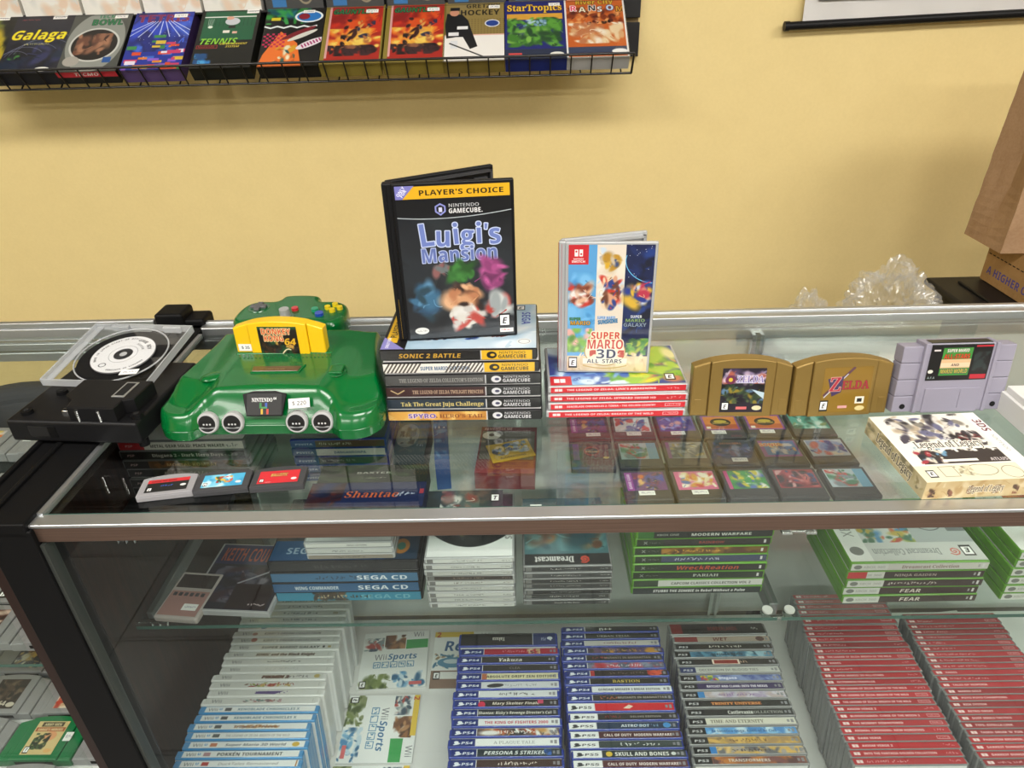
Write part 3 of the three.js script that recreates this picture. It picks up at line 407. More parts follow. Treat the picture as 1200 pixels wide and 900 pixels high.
const yakuza = spineArt((g, w, h) => { fill(g, '#1f1e1d'); fill(g, '#24346e', w * 0.76, 0, w, h); fill(g, '#ccd', w * 0.757, 0, 3, h); g.save(); g.translate(w, h); g.rotate(Math.PI); txt(g, 'PS4', w * 0.1, h * 0.5, h * 0.35, '#aeb6d4', { skew: -0.2 }); fill(g, '#e8ecf4', w * 0.045, h * 0.35, 6, h * 0.3); oval(g, w * 0.06, h * 0.55, 12, 5, '#e8ecf4'); txt(g, 'Yakuza', w * 0.6, h * 0.55, h * 0.4, '#efe9e0', { skew: -0.2, font: 'serif', align: 'center' }); g.restore(); });
const ps4a = [
  [yakuza, 'thick black case with upside-down white script', 0.03], [ps4('#a81a30', '', '#d88a96', { extra: (g, w, h) => patches(g, w * 0.68, 2, w * 0.14, h - 4, ['#e0c8a0', '#c8a878', '#3a1a1a'], 9, 0.5) }), 'red spine case with cream emblem'], [ps4('#2b2925', 'Yakuza', '#f2ede4', { font: 'serif', skew: -0.2, cx: 0.3, size: 0.75 }), 'black case with white brush script'],
  [ps4('#2d2a27', 'CLEA', '#a79e94', { cx: 0.33, style: 'normal' }), 'black case with thin grey capitals'], [ps4('#d9d3b0', 'ABSOLUTE DRIFT ZEN EDITION', '#2c2a22', { max: 0.7, cx: 0.4, extra: (g, w, h) => fill(g, '#b06848', w * 0.235, 0, 20, h) }), 'cream spine case with dark capitals'], [ps4('#cdd0d6', '', '#9aa0a8', { extra: (g, w, h) => oval(g, w * 0.37, h * 0.55, 34, 11, '#26282c', -0.1) }), 'pale grey case with a black swoosh'],
  [ps4('#d3d6da', '', '#4a4c50'), 'pale grey case with a small dark title'], [ps4('#2a2124', 'Mary Skelter Finale', '#eae2d6', { skew: -0.2, extra: (g, w, h) => { oval(g, w * 0.26, h * 0.7, 14, 18, '#c8284a'); fill(g, '#c8486a', w * 0.8, 2, 22, 20); } }), 'dark case with cream slanted title and pink marks'], [ps4('#1d2129', "Shantae: Risky's Revenge Director's Cut", '#e6e2da', { max: 0.7, skew: -0.15 }), 'dark navy case with small cream title'],
  [ps4('#e2e5ea', 'THE KING OF FIGHTERS 2000', '#b8283c', {}), 'white case with red capitals'], [ps4('#5a4a4a', '', '#eee', { art: ['#e8e8e6', '#2a2a2c', '#c89858', '#a84a2a', '#6a5a58'] }), 'case with a black, white and orange picture spine'], [ps4('#eceff1', 'A PLAGUE TALE', '#8d9298', { style: 'normal', font: 'serif' }), 'white case with spaced grey capitals'],
  [ps4('#27323a', "PERSONA 5 STRIKERS", '#e8ecee', { skew: -0.25, cx: 0.36, size: 0.66, extra: (g, w, h) => patches(g, w * 0.84, 2, w * 0.07, h - 6, ['#3a6ac0', '#2a4a80'], 5, 0.5) }), 'slate case with slanted white capitals'], [ps4('#3e2722', '', '#e6dcd4', {}), 'brown case with white end lettering'],
];
rowOf(ps4a, { L: 0.17, W: 0.135, T: 0.0149, shell: M.shellBlue, m: 0.004 }, -0.035, -0.279, 0.0162, 'blue row by sleeves', 'blue game cases beside the sleeves', DECK, R(8), { drift: -0.0003 });
const ps4b = [
  [ps4('#2f2f2d', 'n++', '#f0f0ee', { cx: 0.22, size: 0.9 }), 'charcoal case with three bold white signs'], [ps4('#33322f', 'URBAN TRIAL', '#b9b4aa', { cx: 0.3, font: 'serif' }), 'charcoal case with pale rough capitals'], [ps4('#c9c4c2', '', '#8a5a5e'), 'pale case with a rose title'], [ps4('#4a4038', '', '#c8a060', { art: ['#5a4a78', '#c8903a', '#3a3230', '#8a5a3a', '#6a5070'] }), 'case with a purple and orange spine'],
  [ps4('#302c2a', 'MUTANTS IN MANHATTAN', '#a89a90', { cx: 0.42, size: 0.42, extra: (g, w, h) => scribble(g, w * 0.3, h * 0.3, w * 0.14, h * 0.4, '#b05048') }), 'dark case with faded red and grey words'], [ps4('#7a8298', '', '#e6e6ec', { art: ['#b03a40', '#8a92a8', '#5a6078', '#c0566a'] }), 'slate blue case with a red band'], [ps4('#2e2422', '', '#7a6a60', { extra: (g, w, h) => { fill(g, '#b03030', w * 0.24, 0, 16, h); patches(g, w * 0.8, 0, w * 0.17, h, ['#b83a30', '#d85a40', '#7a1a18'], 8, 0.6); } }), 'dark case with red ends'],
  [ps4('#26241f', 'BASTION', '#d8c060', { font: 'serif', cx: 0.36, size: 0.66 }), 'black case with gold serif title'], [ps4('#dde1e6', 'GUNDAM BREAKER 3 BREAK EDITION', '#33363c', { cx: 0.36 }), 'white case with black capitals'], [ps4('#2f2b2a', 'MUTANTS IN MANHATTAN', '#b8aea6', { cx: 0.48, size: 0.42, extra: (g, w, h) => scribble(g, w * 0.31, h * 0.25, w * 0.17, h * 0.5, '#c07050') }), 'dark case with orange and grey words'],
  [ps5('#c8222c', '', '#f0e0d0', { extra: (g, w, h) => { fill(g, '#c8222c', w * 0.4, 0, w * 0.5, h); g.fillStyle = '#f0dcc8'; g.beginPath(); g.moveTo(w * 0.52, h * 0.7); g.lineTo(w * 0.58, h * 0.2); g.lineTo(w * 0.62, h * 0.45); g.lineTo(w * 0.58, h * 0.75); g.fill(); } }), 'bright red case with a white bird mark', 0.0165], [ps5('#2d2a29', 'DELUXE EDITION', '#a8a29c', { cx: 0.45, size: 0.4, extra: (g, w, h) => scribble(g, w * 0.32, h * 0.3, w * 0.15, h * 0.4, '#a04038') }), 'charcoal case with red and grey words'], [ps5('#253650', 'ASTRO BOT', '#e4ecf4', { skew: -0.1, extra: (g, w, h) => { scribble(g, w * 0.62, h * 0.3, w * 0.2, h * 0.4, '#8ab0d0'); oval(g, w * 0.9, h * 0.5, 14, 14, '#4a90d0'); } }), 'navy case with rounded white title'],
  [ps5('#4a2529', 'CALL OF DUTY  MODERN WARFARE', '#f0e8e6', { max: 0.62 }), 'wine red case with white capitals'], [ps5('#3a4444', '', '#e8ecec'), 'green-grey case with two lines of small print'], [ps5('#303739', 'SKULL AND BONES', '#f0f0ec', { size: 0.72, cx: 0.36, max: 0.48, extra: (g, w, h) => { oval(g, w * 0.32, h * 0.5, 12, 13, '#d8b840'); oval(g, w * 0.89, h * 0.5, 9, 9, '#d8dcdc'); } }), 'slate case with tall white capitals and yellow mark'], [ps5('#54272c', 'CALL OF DUTY  MODERN WARFARE', '#f0e8e6', { max: 0.62 }), 'wine red case with white capitals'],
];
rowOf(ps4b, { L: 0.17, W: 0.135, T: 0.0138, shell: M.shellBlue, m: 0.003 }, 0.139, -0.299, 0.0149, 'middle blue row', 'blue game cases in the middle', DECK, R(8), { drift: 0.0002 });
const ps3l = [
  [spineArt((g, w, h) => { fill(g, '#1b1413'); fill(g, '#7a1c1a', 0, 0, w * 0.12, h); txt(g, 'BORDERLANDS', w * 0.55, h * 0.5, h * 0.5, '#8a2a22', { align: 'center' }); scribble(g, w * 0.86, h * 0.35, w * 0.08, h * 0.3, '#ccc'); }), 'thick black case with red title', 0.026], [ps3('#b3a193', 'WET', '#6a2a24', { cx: 0.33, size: 0.85, skew: -0.2, extra: (g, w, h) => { fill(g, '#8a3230', 0, 0, w * 0.24, h); oval(g, w * 0.9, h * 0.5, 18, 16, '#5a3a34'); } }), 'tan case with dark red title'], [ps3('#2b2723', '', '#efeae2', {}), 'black case with white rough script'], [ps3('#4f86a4', 'SPIDER-MAN', '#1c2830', { art: ['#5a94b0', '#3a6a88', '#9ac0d0', '#24485e'], cx: 0.4 }), 'icy blue case with black title'],
  [ps3('#2c2624', '', '#d8b8a0', { extra: (g, w, h) => { fill(g, '#ead8c8', w * 0.34, 2, w * 0.28, h - 4); fill(g, '#8a3028', w * 0.36, 6, w * 0.24, h - 12); } }), 'black case with a framed red emblem'], [ps3('#c3c5c1', 'DECEPTION IV: BLOOD TIES', '#3b3d3c', { tag: '#2a3566', cx: 0.34, style: 'normal' }), 'light grey case with blue tag'], [ps3('#5a6aa0', 'Disgaea', '#eef', { art: ['#4a5a98', '#7a88b8', '#8a9ac8'], cx: 0.32, extra: (g, w, h) => { patches(g, w * 0.2, 2, w * 0.18, h - 4, ['#c8c83a', '#b03a4a', '#3a6a3a'], 8, 0.5); } }), 'violet-blue case with yellow and red picture'], [ps3('#3a2f58', 'RATCHET AND CLANK: INTO THE NEXUS', '#f0eaf4', { cx: 0.4 }), 'purple case with white capitals'],
  [ps3('#b8b4c4', '', '#8a6a9a', { art: ['#c8c4d0', '#a89ab8', '#b8a8a8'], extra: (g, w, h) => fill(g, '#3a80c0', w * 0.15, 0, 26, h) }), 'pale lilac case with a blue square'], [ps3('#232220', 'TRINITY UNIVERSE', '#e8a860', { cx: 0.34, font: 'serif', stroke: '#8a3a20' }), 'black case with an orange title'], [ps3('#2a2a2a', 'COLLECTION', '#c8c8c4', { cx: 0.6, style: 'normal', font: 'serif', extra: (g, w, h) => txt(g, 'Castlevania', w * 0.38, h * 0.52, 26, '#f2f2ee', { font: 'serif', max: w * 0.24 }) }), 'black case with white serif capitals'], [ps3('#d5d3c7', 'TIME AND ETERNITY', '#5a5648', { font: 'serif', cx: 0.3, max: 0.5, size: 0.66 }), 'ivory case with grey-brown serif title'],
  [ps3('#5a9ad8', 'Ar tonelico Qoga: Knell of Ar Ciel', '#1f4a80', { art: ['#5a9ad8', '#8ac0e8', '#c8e0f0', '#4a88c8'] }), 'sky blue case with navy title'], [ps3('#b89a5a', '', '#6a4a2a', { art: ['#c8a050', '#a8885a', '#8a7050', '#d8b060'] }), 'tan and gold case with brown title'], [ps3('#c8a868', '', '#4a3a3a', { art: ['#d8b05a', '#a8a09c', '#6a6a70', '#e0c080'], extra: (g, w, h) => fill(g, '#3a80c8', w * 0.15, 0, 24, h) }), 'gold and grey case with blue square'], [ps3('#8a5a4a', 'TRANSFORMERS', '#d8d0c8', { art: ['#a8622a', '#7a4a4a', '#c07a3a', '#5a3a3a'], cx: 0.34 }), 'rust coloured case with pale capitals'],
];
rowOf(ps3l, { L: 0.168, W: 0.135, T: 0.014, shell: M.shellGrey, m: 0.004 }, 0.327, -0.296, 0.0152, 'black-tagged row', 'grey game cases beside the divider', DECK, R(8), { drift: -0.0007 });
const swA = [null, null, null, null, ['thick', 0.022], null, null, null, null, null, 'THE LEGEND OF ZELDA: BREATH OF THE WILD', 'HADES', null, 'SUPER MARIO 3D ALL-STARS', 'OCTOPATH TRAVELER', 'THE LEGEND OF ZELDA: BREATH OF THE WILD', 'THE LEGEND OF ZELDA: BREATH OF THE WILD', 'THE LEGEND OF ZELDA: BREATH OF THE WILD', 'AXIOM VERGE 2', 'BLOODSTAINED: CURSE OF THE MOON 2', 'THE MUMMY DEMASTERED', 'ANIMAL CROSSING: NEW HORIZONS', 'DARK VERSE', 'AXIOM VERGE 2', 'INTO THE FANTASIA GOLDEN COLLECTION', null];
const swB = [null, null, null, null, null, null, null, null, null, null, 'HADES', null, 'TALES OF VESPERIA', 'MARIO GOLF', 'PUYO PUYO CHAMPIONS', 'RISK SYSTEM', 'RETRO GREAT', 'DUST SOULS TACTICS', 'TYPE: ESTELLA LINK', "TAIKO: DRUM 'N' FUN", 'PHANTOM BREAKER: OMNIA', 'DARKEST DUNGEON', 'DARKEST DUNGEON', null];
const toneWords = ['plain', 'deep', 'bright', 'dark'];
const swRow = (list, x, zb, pitch, rowName, group, dx) => rowOf(list.map((t) => { const k = Math.floor(rnd() * 4), bg = ['#b01c28', '#a61a26', '#bb222e', '#981824'][k]; return Array.isArray(t) ? [redSpine('', { bg: '#b3161f' }), 'double thick red case', t[1]] : [redSpine(t, { bg }), (t ? toneWords[k] + ' red case with a long white title' : toneWords[k] + ' red case with faint small lettering')]; }), { L: 0.17, W: 0.106, T: pitch - 0.0011, shell: M.shellGrey, m: 0.0035, tm: 0.0001 }, x, zb, pitch, rowName, group, DECK, R(9), dx);
swRow(swA, 0.576, -0.392, 0.0122, 'red row by divider', 'red game cases beside the divider', { drift: -0.0008 });
swRow(swB, 0.757, -0.343, 0.0118, 'outer red row', 'red game cases away from the divider', { drift: -0.0006 });

// ---------- stacks on the lower glass shelf ----------
function stack(list, dim, x, y0, zf, group, where, o = {}) {
  let y = y0; const out = [];
  list.forEach(([spine, look, ex = {}], i) => {
    const d = { ...dim, ...ex, spine }; const t = gameCase(d.name ?? 'game_case', d, look + ', ' + (i === list.length - 1 ? 'topmost in ' : ORD[i] + ' up in ') + where, group);
    flat(t, x + (d.dx ?? rr(-0.0015, 0.0015)), y + 0.0002, zf - d.W / 2 + (d.dz ?? rr(-0.0015, 0.001)), d.turn ?? rr(-0.006, 0.006)); y += d.T + 0.0011; out.push(t);
  });
  return { top: y, list: out };
}
const plain = (bg, ink, t, o = {}) => spineArt((g, w, h) => { fill(g, bg); if (o.art) patches(g, 0, 0, w, h, o.art, 30, 0.9); if (t) txt(g, t, w * (o.x ?? 0.5), h * 0.54, h * (o.size ?? 0.55), ink, { align: o.align ?? 'center', max: w * (o.max ?? 0.7), font: o.font, skew: o.skew ?? 0, style: o.style, stroke: o.stroke, lw: 3 }); else scribble(g, w * 0.3, h * 0.3, w * 0.35, h * 0.4, ink); if (o.extra) o.extra(g, w, h); });
const segaCD = (bg, t, ink, o = {}) => plain(bg, ink, t, { x: 0.36, max: 0.4, ...o, extra: (g, w, h) => { txt(g, 'SEGA CD', w * 0.58, h * 0.55, h * 0.62, o.ink2 ?? '#e6eef6', { fit: w * 0.35 }); if (o.extra2) o.extra2(g, w, h); } });
const longDim = { L: 0.216, W: 0.14, T: 0.0185, shell: M.shellBlack, m: 0.003 };
const segaTop = covers.add(216, 140, (g, w, h) => { fill(g, '#2a3038'); patches(g, 0, 0, w, h, ['#27384a', '#1c242c', '#44505a', '#5a4a3a'], 30, 0.4); fill(g, '#1d4a74', 0, h * 0.7, w, h * 0.3); fill(g, '#22384e', w * 0.78, 0, w, h); oval(g, w * 0.88, h * 0.8, 12, 16, '#b87a3a'); oval(g, w * 0.88, h * 0.8, 6, 8, '#3a7a6a'); txt(g, 'SEGA', w * 0.1, h * 0.85, 18, '#9fb4c8'); });
const sc = stack([
  [segaCD('#2a86a8', '', '#3a2a1c', { ink2: '#6fb0c4', extra2: (g, w, h) => { patches(g, w * 0.25, 0, w * 0.25, h, ['#3a2c20', '#5a4028', '#2a2420'], 16, 0.6); scribble(g, w * 0.28, h * 0.3, w * 0.2, h * 0.4, '#b8a888'); } }), 'teal long case with brown picture'], [segaCD('#2c5f8e', 'WING COMMANDER', '#dfe8f0', { x: 0.3, max: 0.3 }), 'blue long case with white capitals'],
  [segaCD('#3d7099', '', '#1c3850', {}), 'steel blue long case with dim dark title'], [plain('#1a1c20', '#444', '', {}), 'black long case', { cover: segaTop }],
], longDim, -0.262, SH2 + 0.0005, -0.183, 'long disc cases', 'long case stack');
const jewelDim = { L: 0.125, W: 0.14, T: 0.0098, shell: M.shellClear, m: 0.003, tm: 0.0014, name: 'disc_case', category: 'disc case' };
const saturnTop = covers.add(125, 140, (g, w, h) => { fill(g, '#d8dad8'); patches(g, 0, 0, w, h * 0.4, ['#b8bcc0', '#8a9098', '#e8eae8'], 14, 0.4); g.save(); g.translate(w, h); g.rotate(Math.PI); txt(g, 'SEGA SATURN', w * 0.1, h * 0.18, 15, '#2a2e34', { max: w * 0.75 }); g.restore(); fill(g, '#33363a', w * 0.12, h * 0.7, 12, 16); });
stack([[plain('#8c8478', '#3a3a3a', '', {}), 'brown spined disc case'], [plain('#c9ccca', '#44484c', '', {}), 'grey disc case with small print'], [plain('#dcdedb', '#33363a', 'SEGA SATURN', { x: 0.6, size: 0.4 }), 'white disc case with black title', { cover: saturnTop }]], jewelDim, -0.249, sc.top, -0.187, 'disc cases on the long stack', 'discs atop long cases');
const jw = (bg, ink, t) => plain(bg, ink, t ?? '', { size: 0.42, extra: (g, w, h) => { fill(g, '#777', w * 0.01, 0, w * 0.07, h); scribble(g, w * 0.88, h * 0.35, w * 0.09, h * 0.3, ink); } });
const satDisc = covers.add(125, 140, (g, w, h) => { fill(g, '#1d2224'); patches(g, 0, 0, w, h * 0.6, ['#24303a', '#1c1a1c', '#3a2a24'], 10, 0.4); fill(g, '#eceeed', 0, h * 0.86, w, h); g.fillStyle = '#eceeed'; g.beginPath(); g.moveTo(0, h); g.lineTo(0, h * 0.62); g.quadraticCurveTo(w * 0.5, h * 1.1, w, h * 0.62); g.lineTo(w, h); g.fill(); patches(g, w * 0.25, h * 0.5, w * 0.4, h * 0.25, ['#c8a83a', '#3a6a4a'], 3, 0.3); txt(g, 'SEGA', w * 0.95, h * 0.75, 14, '#888', { rot: -1.57 }); });
stack([[jw('#d2d4d2', '#55585c'), 'white disc case with faint print'], [jw('#c6c8c6', '#55585c'), 'grey-white disc case with tiny title'], [jw('#d6d8d6', '#4a4d50'), 'white disc case with short title'], [jw('#c9cbc9', '#55585c'), 'off-white disc case with thin line of print'], [jw('#d2d4d2', '#5a4a44'), 'white disc case with brown print'], [jw('#3a302c', '#b8a898'), 'dark brown disc case'], [jw('#c6c8c6', '#4a4d50'), 'grey disc case with long title'], [jw('#d2d4d2', '#55585c'), 'white disc case with dashed title'], [jw('#d8dad8', '#55585c'), 'white disc case with dark round picture', { cover: satDisc }]], { ...jewelDim, T: 0.0094 }, -0.0815, SH2 + 0.0005, -0.169, 'white disc cases', 'white disc stack');
const dcTop = covers.add(125, 140, (g, w, h) => { fill(g, '#4a7078'); patches(g, 0, 0, w, h * 0.8, ['#5a8a90', '#7aa0a0', '#3a5a64', '#a8784a', '#6a4a38'], 36, 0.25); fill(g, '#2e2f31', 0, h * 0.84, w, h); g.save(); g.translate(w, h); g.rotate(Math.PI); txt(g, 'Dreamcast', w * 0.42, h * 0.08, 17, '#e6e6e4', { font: 'serif', fit: w * 0.46 }); g.strokeStyle = '#c04a3a'; g.lineWidth = 3; g.beginPath(); for (let a = 0; a < 14; a++) g.lineTo(w * 0.3 + Math.cos(a * 0.9) * a * 0.6, h * 0.08 + Math.sin(a * 0.9) * a * 0.6); g.stroke(); g.restore(); });
stack([[jw('#2c2c2d', '#b9b9b6', 'Music Is My Boss'), 'dark grey disc case with white serif print'], [jw('#303031', '#c9c9c6'), 'charcoal disc case with pale line of print'], [jw('#262627', '#9a9a98'), 'black disc case with small dim title'], [jw('#3a3a3b', '#a8a8a6'), 'grey disc case with short pale title'], [jw('#2a2a2b', '#b9b9b6'), 'black disc case with a pale dash'], [jw('#47484a', '#c6c6c4'), 'slate disc case under the teal cover'], [jw('#333335', '#c9c9c6'), 'dark disc case with teal and brown cover', { cover: dcTop }]], { ...jewelDim, shell: M.shellGrey, T: 0.0096 }, 0.056, SH2 + 0.0005, -0.171, 'dark disc cases', 'dark disc stack');
const xb = (bg, t, ink, o = {}) => plain(bg, ink, t, { x: 0.56, max: 0.5, ...o, extra: (g, w, h) => { fill(g, '#24301c', 0, 0, w * 0.2, h); txt(g, 'X', w * 0.05, h * 0.5, h * 0.6, '#8a948a'); scribble(g, w * 0.1, h * 0.4, w * 0.08, h * 0.25, '#6a746a'); fill(g, '#ddd', w * 0.95, h * 0.25, 7, h * 0.5); if (o.extra2) o.extra2(g, w, h); } });
const xone = (t) => plain('#20231f', '#dfe2dc', t, { x: 0.62, max: 0.5, skew: 0, extra: (g, w, h) => { fill(g, '#2f6a24', 0, 0, w * 0.12, h); txt(g, 'XBOX ONE', w * 0.14, h * 0.52, h * 0.4, '#c6ccc2', { style: 'normal' }); } });
const xbDim = { L: 0.19, W: 0.136, T: 0.0142, shell: M.shellGreen, m: 0.003 };
const xs1 = stack([[plain('#22282a', '#eee', 'STUBBS THE ZOMBIE in Rebel Without a Pulse', { x: 0.52, max: 0.72, skew: -0.1 }), 'black spined green case with white title'], [plain('#d5d7d3', '#4a4c4a', 'CAPCOM CLASSICS COLLECTION VOL 2', { x: 0.6, max: 0.62, extra: (g, w, h) => fill(g, '#30402a', 0, 0, w * 0.19, h) }), 'white spined green case with grey capitals'], [xb('#2a3328', 'PARIAH', '#cfd6cc', { font: 'serif' }), 'dark green case with pale serif title'], [xb('#241f1d', 'WreckReation', '#c8502c', { skew: -0.2, size: 0.8 }), 'black spined green case with orange script'], [xb('#3d4560', '', '#c9cee0'), 'slate blue spined green case'], [xb('#6a4a20', '', '#d8a03a', { art: ['#7a5a20', '#5a3a20', '#a8782a'] }), 'gold brown spined green case'], [xb('#2a2522', 'RAINBOW', '#b04030', { size: 0.45 }), 'dark spined green case with red word'], [xone('MODERN WARFARE'), 'black spined green case with white capitals'], [xone('MODERN WARFARE'), 'black spined green case with dark cover', { cover: coverSwatch('#20262a') }]], xbDim, 0.243, SH2 + 0.0005, -0.188, 'green cases by the divider', 'green stack by divider');
const x360 = (bg, t, ink, o = {}) => plain(bg, ink, t, { x: 0.5, max: 0.42, ...o, extra: (g, w, h) => { fill(g, o.tag ?? '#d9dbd6', 0, 0, w * 0.27, h); oval(g, w * 0.05, h * 0.5, 12, 11, '#7a7d78'); txt(g, 'XBOX 360', w * 0.09, h * 0.52, h * 0.46, '#9a9d98', { fit: w * 0.16, style: 'normal' }); fill(g, '#ddd', w * 0.955, h * 0.22, 7, h * 0.56); fill(g, '#aaa', w * 0.925, h * 0.3, 6, h * 0.4); if (o.extra2) o.extra2(g, w, h); } });
const dcCol = covers.add(300, 215, (g, w, h) => { fill(g, '#c9ccca'); fill(g, '#e4e6e3', 0, 0, w * 0.17, h); txt(g, 'XBOX 360', w * 0.09, h * 0.62, 34, '#8a8d89', { rot: -1.57, style: 'normal' }); oval(g, w * 0.085, h * 0.84, 15, 14, '#6f726e'); patches(g, w * 0.17, 0, w * 0.4, h * 0.38, ['#3f78a8', '#7aa8c8', '#2a3f78', '#d8d8e0', '#4a2a78'], 26, 0.25); patches(g, w * 0.17, h * 0.38, w * 0.4, h * 0.34, ['#4a88b8', '#8a9a3a', '#b8a03a', '#3a6a4a', '#c04a2a'], 26, 0.22); fill(g, '#a9aeb0', w * 0.57, 0, w * 0.43, h * 0.72); g.strokeStyle = '#5a5e60'; g.lineWidth = 3; g.beginPath(); g.ellipse(w * 0.74, h * 0.3, 40, 50, 0, 0, 7); g.stroke(); fill(g, '#6a6e70', w * 0.86, h * 0.05, w * 0.14, h * 0.5); g.save(); g.translate(w, h); g.rotate(Math.PI); txt(g, 'Dreamcast Collection', w * 0.3, h * 0.14, 27, '#5a5d5f', { font: 'serif', fit: w * 0.5, style: 'normal' }); g.strokeStyle = '#c8665a'; g.lineWidth = 3; g.beginPath(); for (let a = 0; a < 16; a++) g.lineTo(w * 0.2 + Math.cos(a * 0.8) * a * 0.9, h * 0.14 + Math.sin(a * 0.8) * a * 0.9); g.stroke(); rating(g, w * 0.06, h * 0.07, 34); g.restore(); });
stack([[x360('#3c2a26', 'FEAR', '#e6dcd4', { size: 0.75, skew: -0.1, max: 0.24 }), 'brown spined green case with white capitals'], [x360('#3c2a26', 'FEAR', '#e6dcd4', { size: 0.75, skew: -0.1, max: 0.24 }), 'brown spined green case with white capitals'], [x360('#3a2826', '', '#d8cfc8', {}), 'brown spined green case with rough white script'], [x360('#33221f', 'NINJA GAIDEN', '#b8aca4', { size: 0.5, extra2: (g, w, h) => fill(g, '#c8282c', 0, 0, w * 0.14, h) }), 'brown spined green case with red end'], [x360('#d2d0cb', 'Dreamcast Collection', '#7a5a54', { font: 'serif', x: 0.58, size: 0.62 }), 'silver spined green case with picture cover', { cover: dcCol }]], { ...xbDim, T: 0.0143, m: 0.002 }, 0.537, SH2 + 0.0005, -0.166, 'green cases past the divider', 'picture-topped green stack', {});
const warCover = covers.add(200, 150, (g, w, h) => { fill(g, '#c04a24'); patches(g, w * 0.2, 0, w * 0.8, h, ['#d8702a', '#e8a03a', '#a83018', '#6a2414', '#f0c860'], 40, 0.3); fill(g, '#e0e2df', 0, 0, w * 0.22, h); txt(g, 'XBOX', w * 0.12, h * 0.6, 28, '#8a8d89', { rot: -1.57, style: 'normal' }); });
stack([[x360('#c9cbc6', '', '#8a8d88'), 'silver spined green case with plain print'], [x360('#bfc1bc', '', '#7a7d78'), 'grey spined green case with short print'], [x360('#cfd1cc', '', '#8a8d88'), 'pale spined green case with thin print'], [x360('#b9bbb6', '', '#6a6d68'), 'dull silver spined green case'], [x360('#c6c8c3', '', '#7a7d78'), 'silver spined green case with faint print'], [x360('#d4d6d1', '', '#8a8d88'), 'silver spined green case with orange cover', { cover: warCover }]], { ...xbDim, T: 0.0143, m: 0.002 }, 0.762, SH2 + 0.0005, -0.168, 'green cases at the case end', 'orange-topped green stack');

// ---------- more on the lower glass shelf ----------
const keith = covers.add(140, 170, (g, w, h) => { fill(g, '#1c1a2a'); fill(g, '#23274e', 0, 0, w, h * 0.32); txt(g, 'KEITH COURAGE', w * 0.5, h * 0.17, 26, '#b0503a', { align: 'center', fit: w * 0.88, sy: 1.9 }); patches(g, w * 0.1, h * 0.35, w * 0.8, h * 0.55, ['#2a2c48', '#1a1420', '#5a5a68', '#3a2430', '#8a8690'], 34, 0.22); g.strokeStyle = '#a8aab4'; g.lineWidth = 4; g.beginPath(); g.moveTo(w * 0.45, h * 0.62); g.lineTo(w * 0.8, h * 0.42); g.stroke(); fill(g, '#231014', w * 0.45, h * 0.62, w * 0.5, h * 0.36); scribble(g, w * 0.72, h * 0.9, w * 0.2, 5, '#d8d0d0'); });
{
  const t = thing('disc_case', 'dark blue disc case with red lettering leaning behind the grey handheld', 'disc case', [-0.428, SH2 + 0.0005, -0.226], undefined, [0, R(-4), 0]);
  mesh('shell', at(new RoundedBoxGeometry(0.126, 0.0105, 0.136, 2, 0.0015), 0, 0.00525, 0), M.shellClear, t);
  mesh('cover_sheet', sheet([[[[-0.059, 0.0109, 0.065], [0.06, 0.0109, 0.065], [0.06, 0.0109, -0.065], [-0.059, 0.0109, -0.065]], keith]]), M.cover, t);
}
{
  const t = thing('handheld_game', 'pale grey handheld with dark screen and price sticker', 'handheld', [-0.497, SH2 + 0.0005, -0.19], undefined, [0, R(-6), 0]);
  const bodyM = mat([0.42, 0.38, 0.36], 0.45); mesh('body', rbx(-0.033, 0.033, 0, 0.012, -0.044, 0.044, 0.004, 3), bodyM, t);
  mesh('screen', rbx(-0.028, 0.028, 0.0115, 0.0125, -0.038, -0.012, 0.0004, 1), mat([0.03, 0.02, 0.018], 0.2, { clearcoat: 1 }), t);
  mesh('faceplate', rbx(-0.029, 0.029, 0.0116, 0.0122, -0.006, 0.04, 0.0003, 1), mat([0.36, 0.2, 0.18], 0.5), t);
  for (let k = 0; k < 6; k++) mesh('button', rbx(-0.024 + k * 0.0085, -0.019 + k * 0.0085, 0.012, 0.0135, -0.002, 0.004, 0.0005, 1), M.greyDark, t);
  mesh('price_sticker', sheet([[[[0.002, 0.0126, 0.03], [0.024, 0.0126, 0.03], [0.024, 0.0126, 0.018], [0.002, 0.0126, 0.018]], labels.add(48, 26, (g, w, h) => sticker(g, 0, 0, w, h))]]), M.label, t);
}
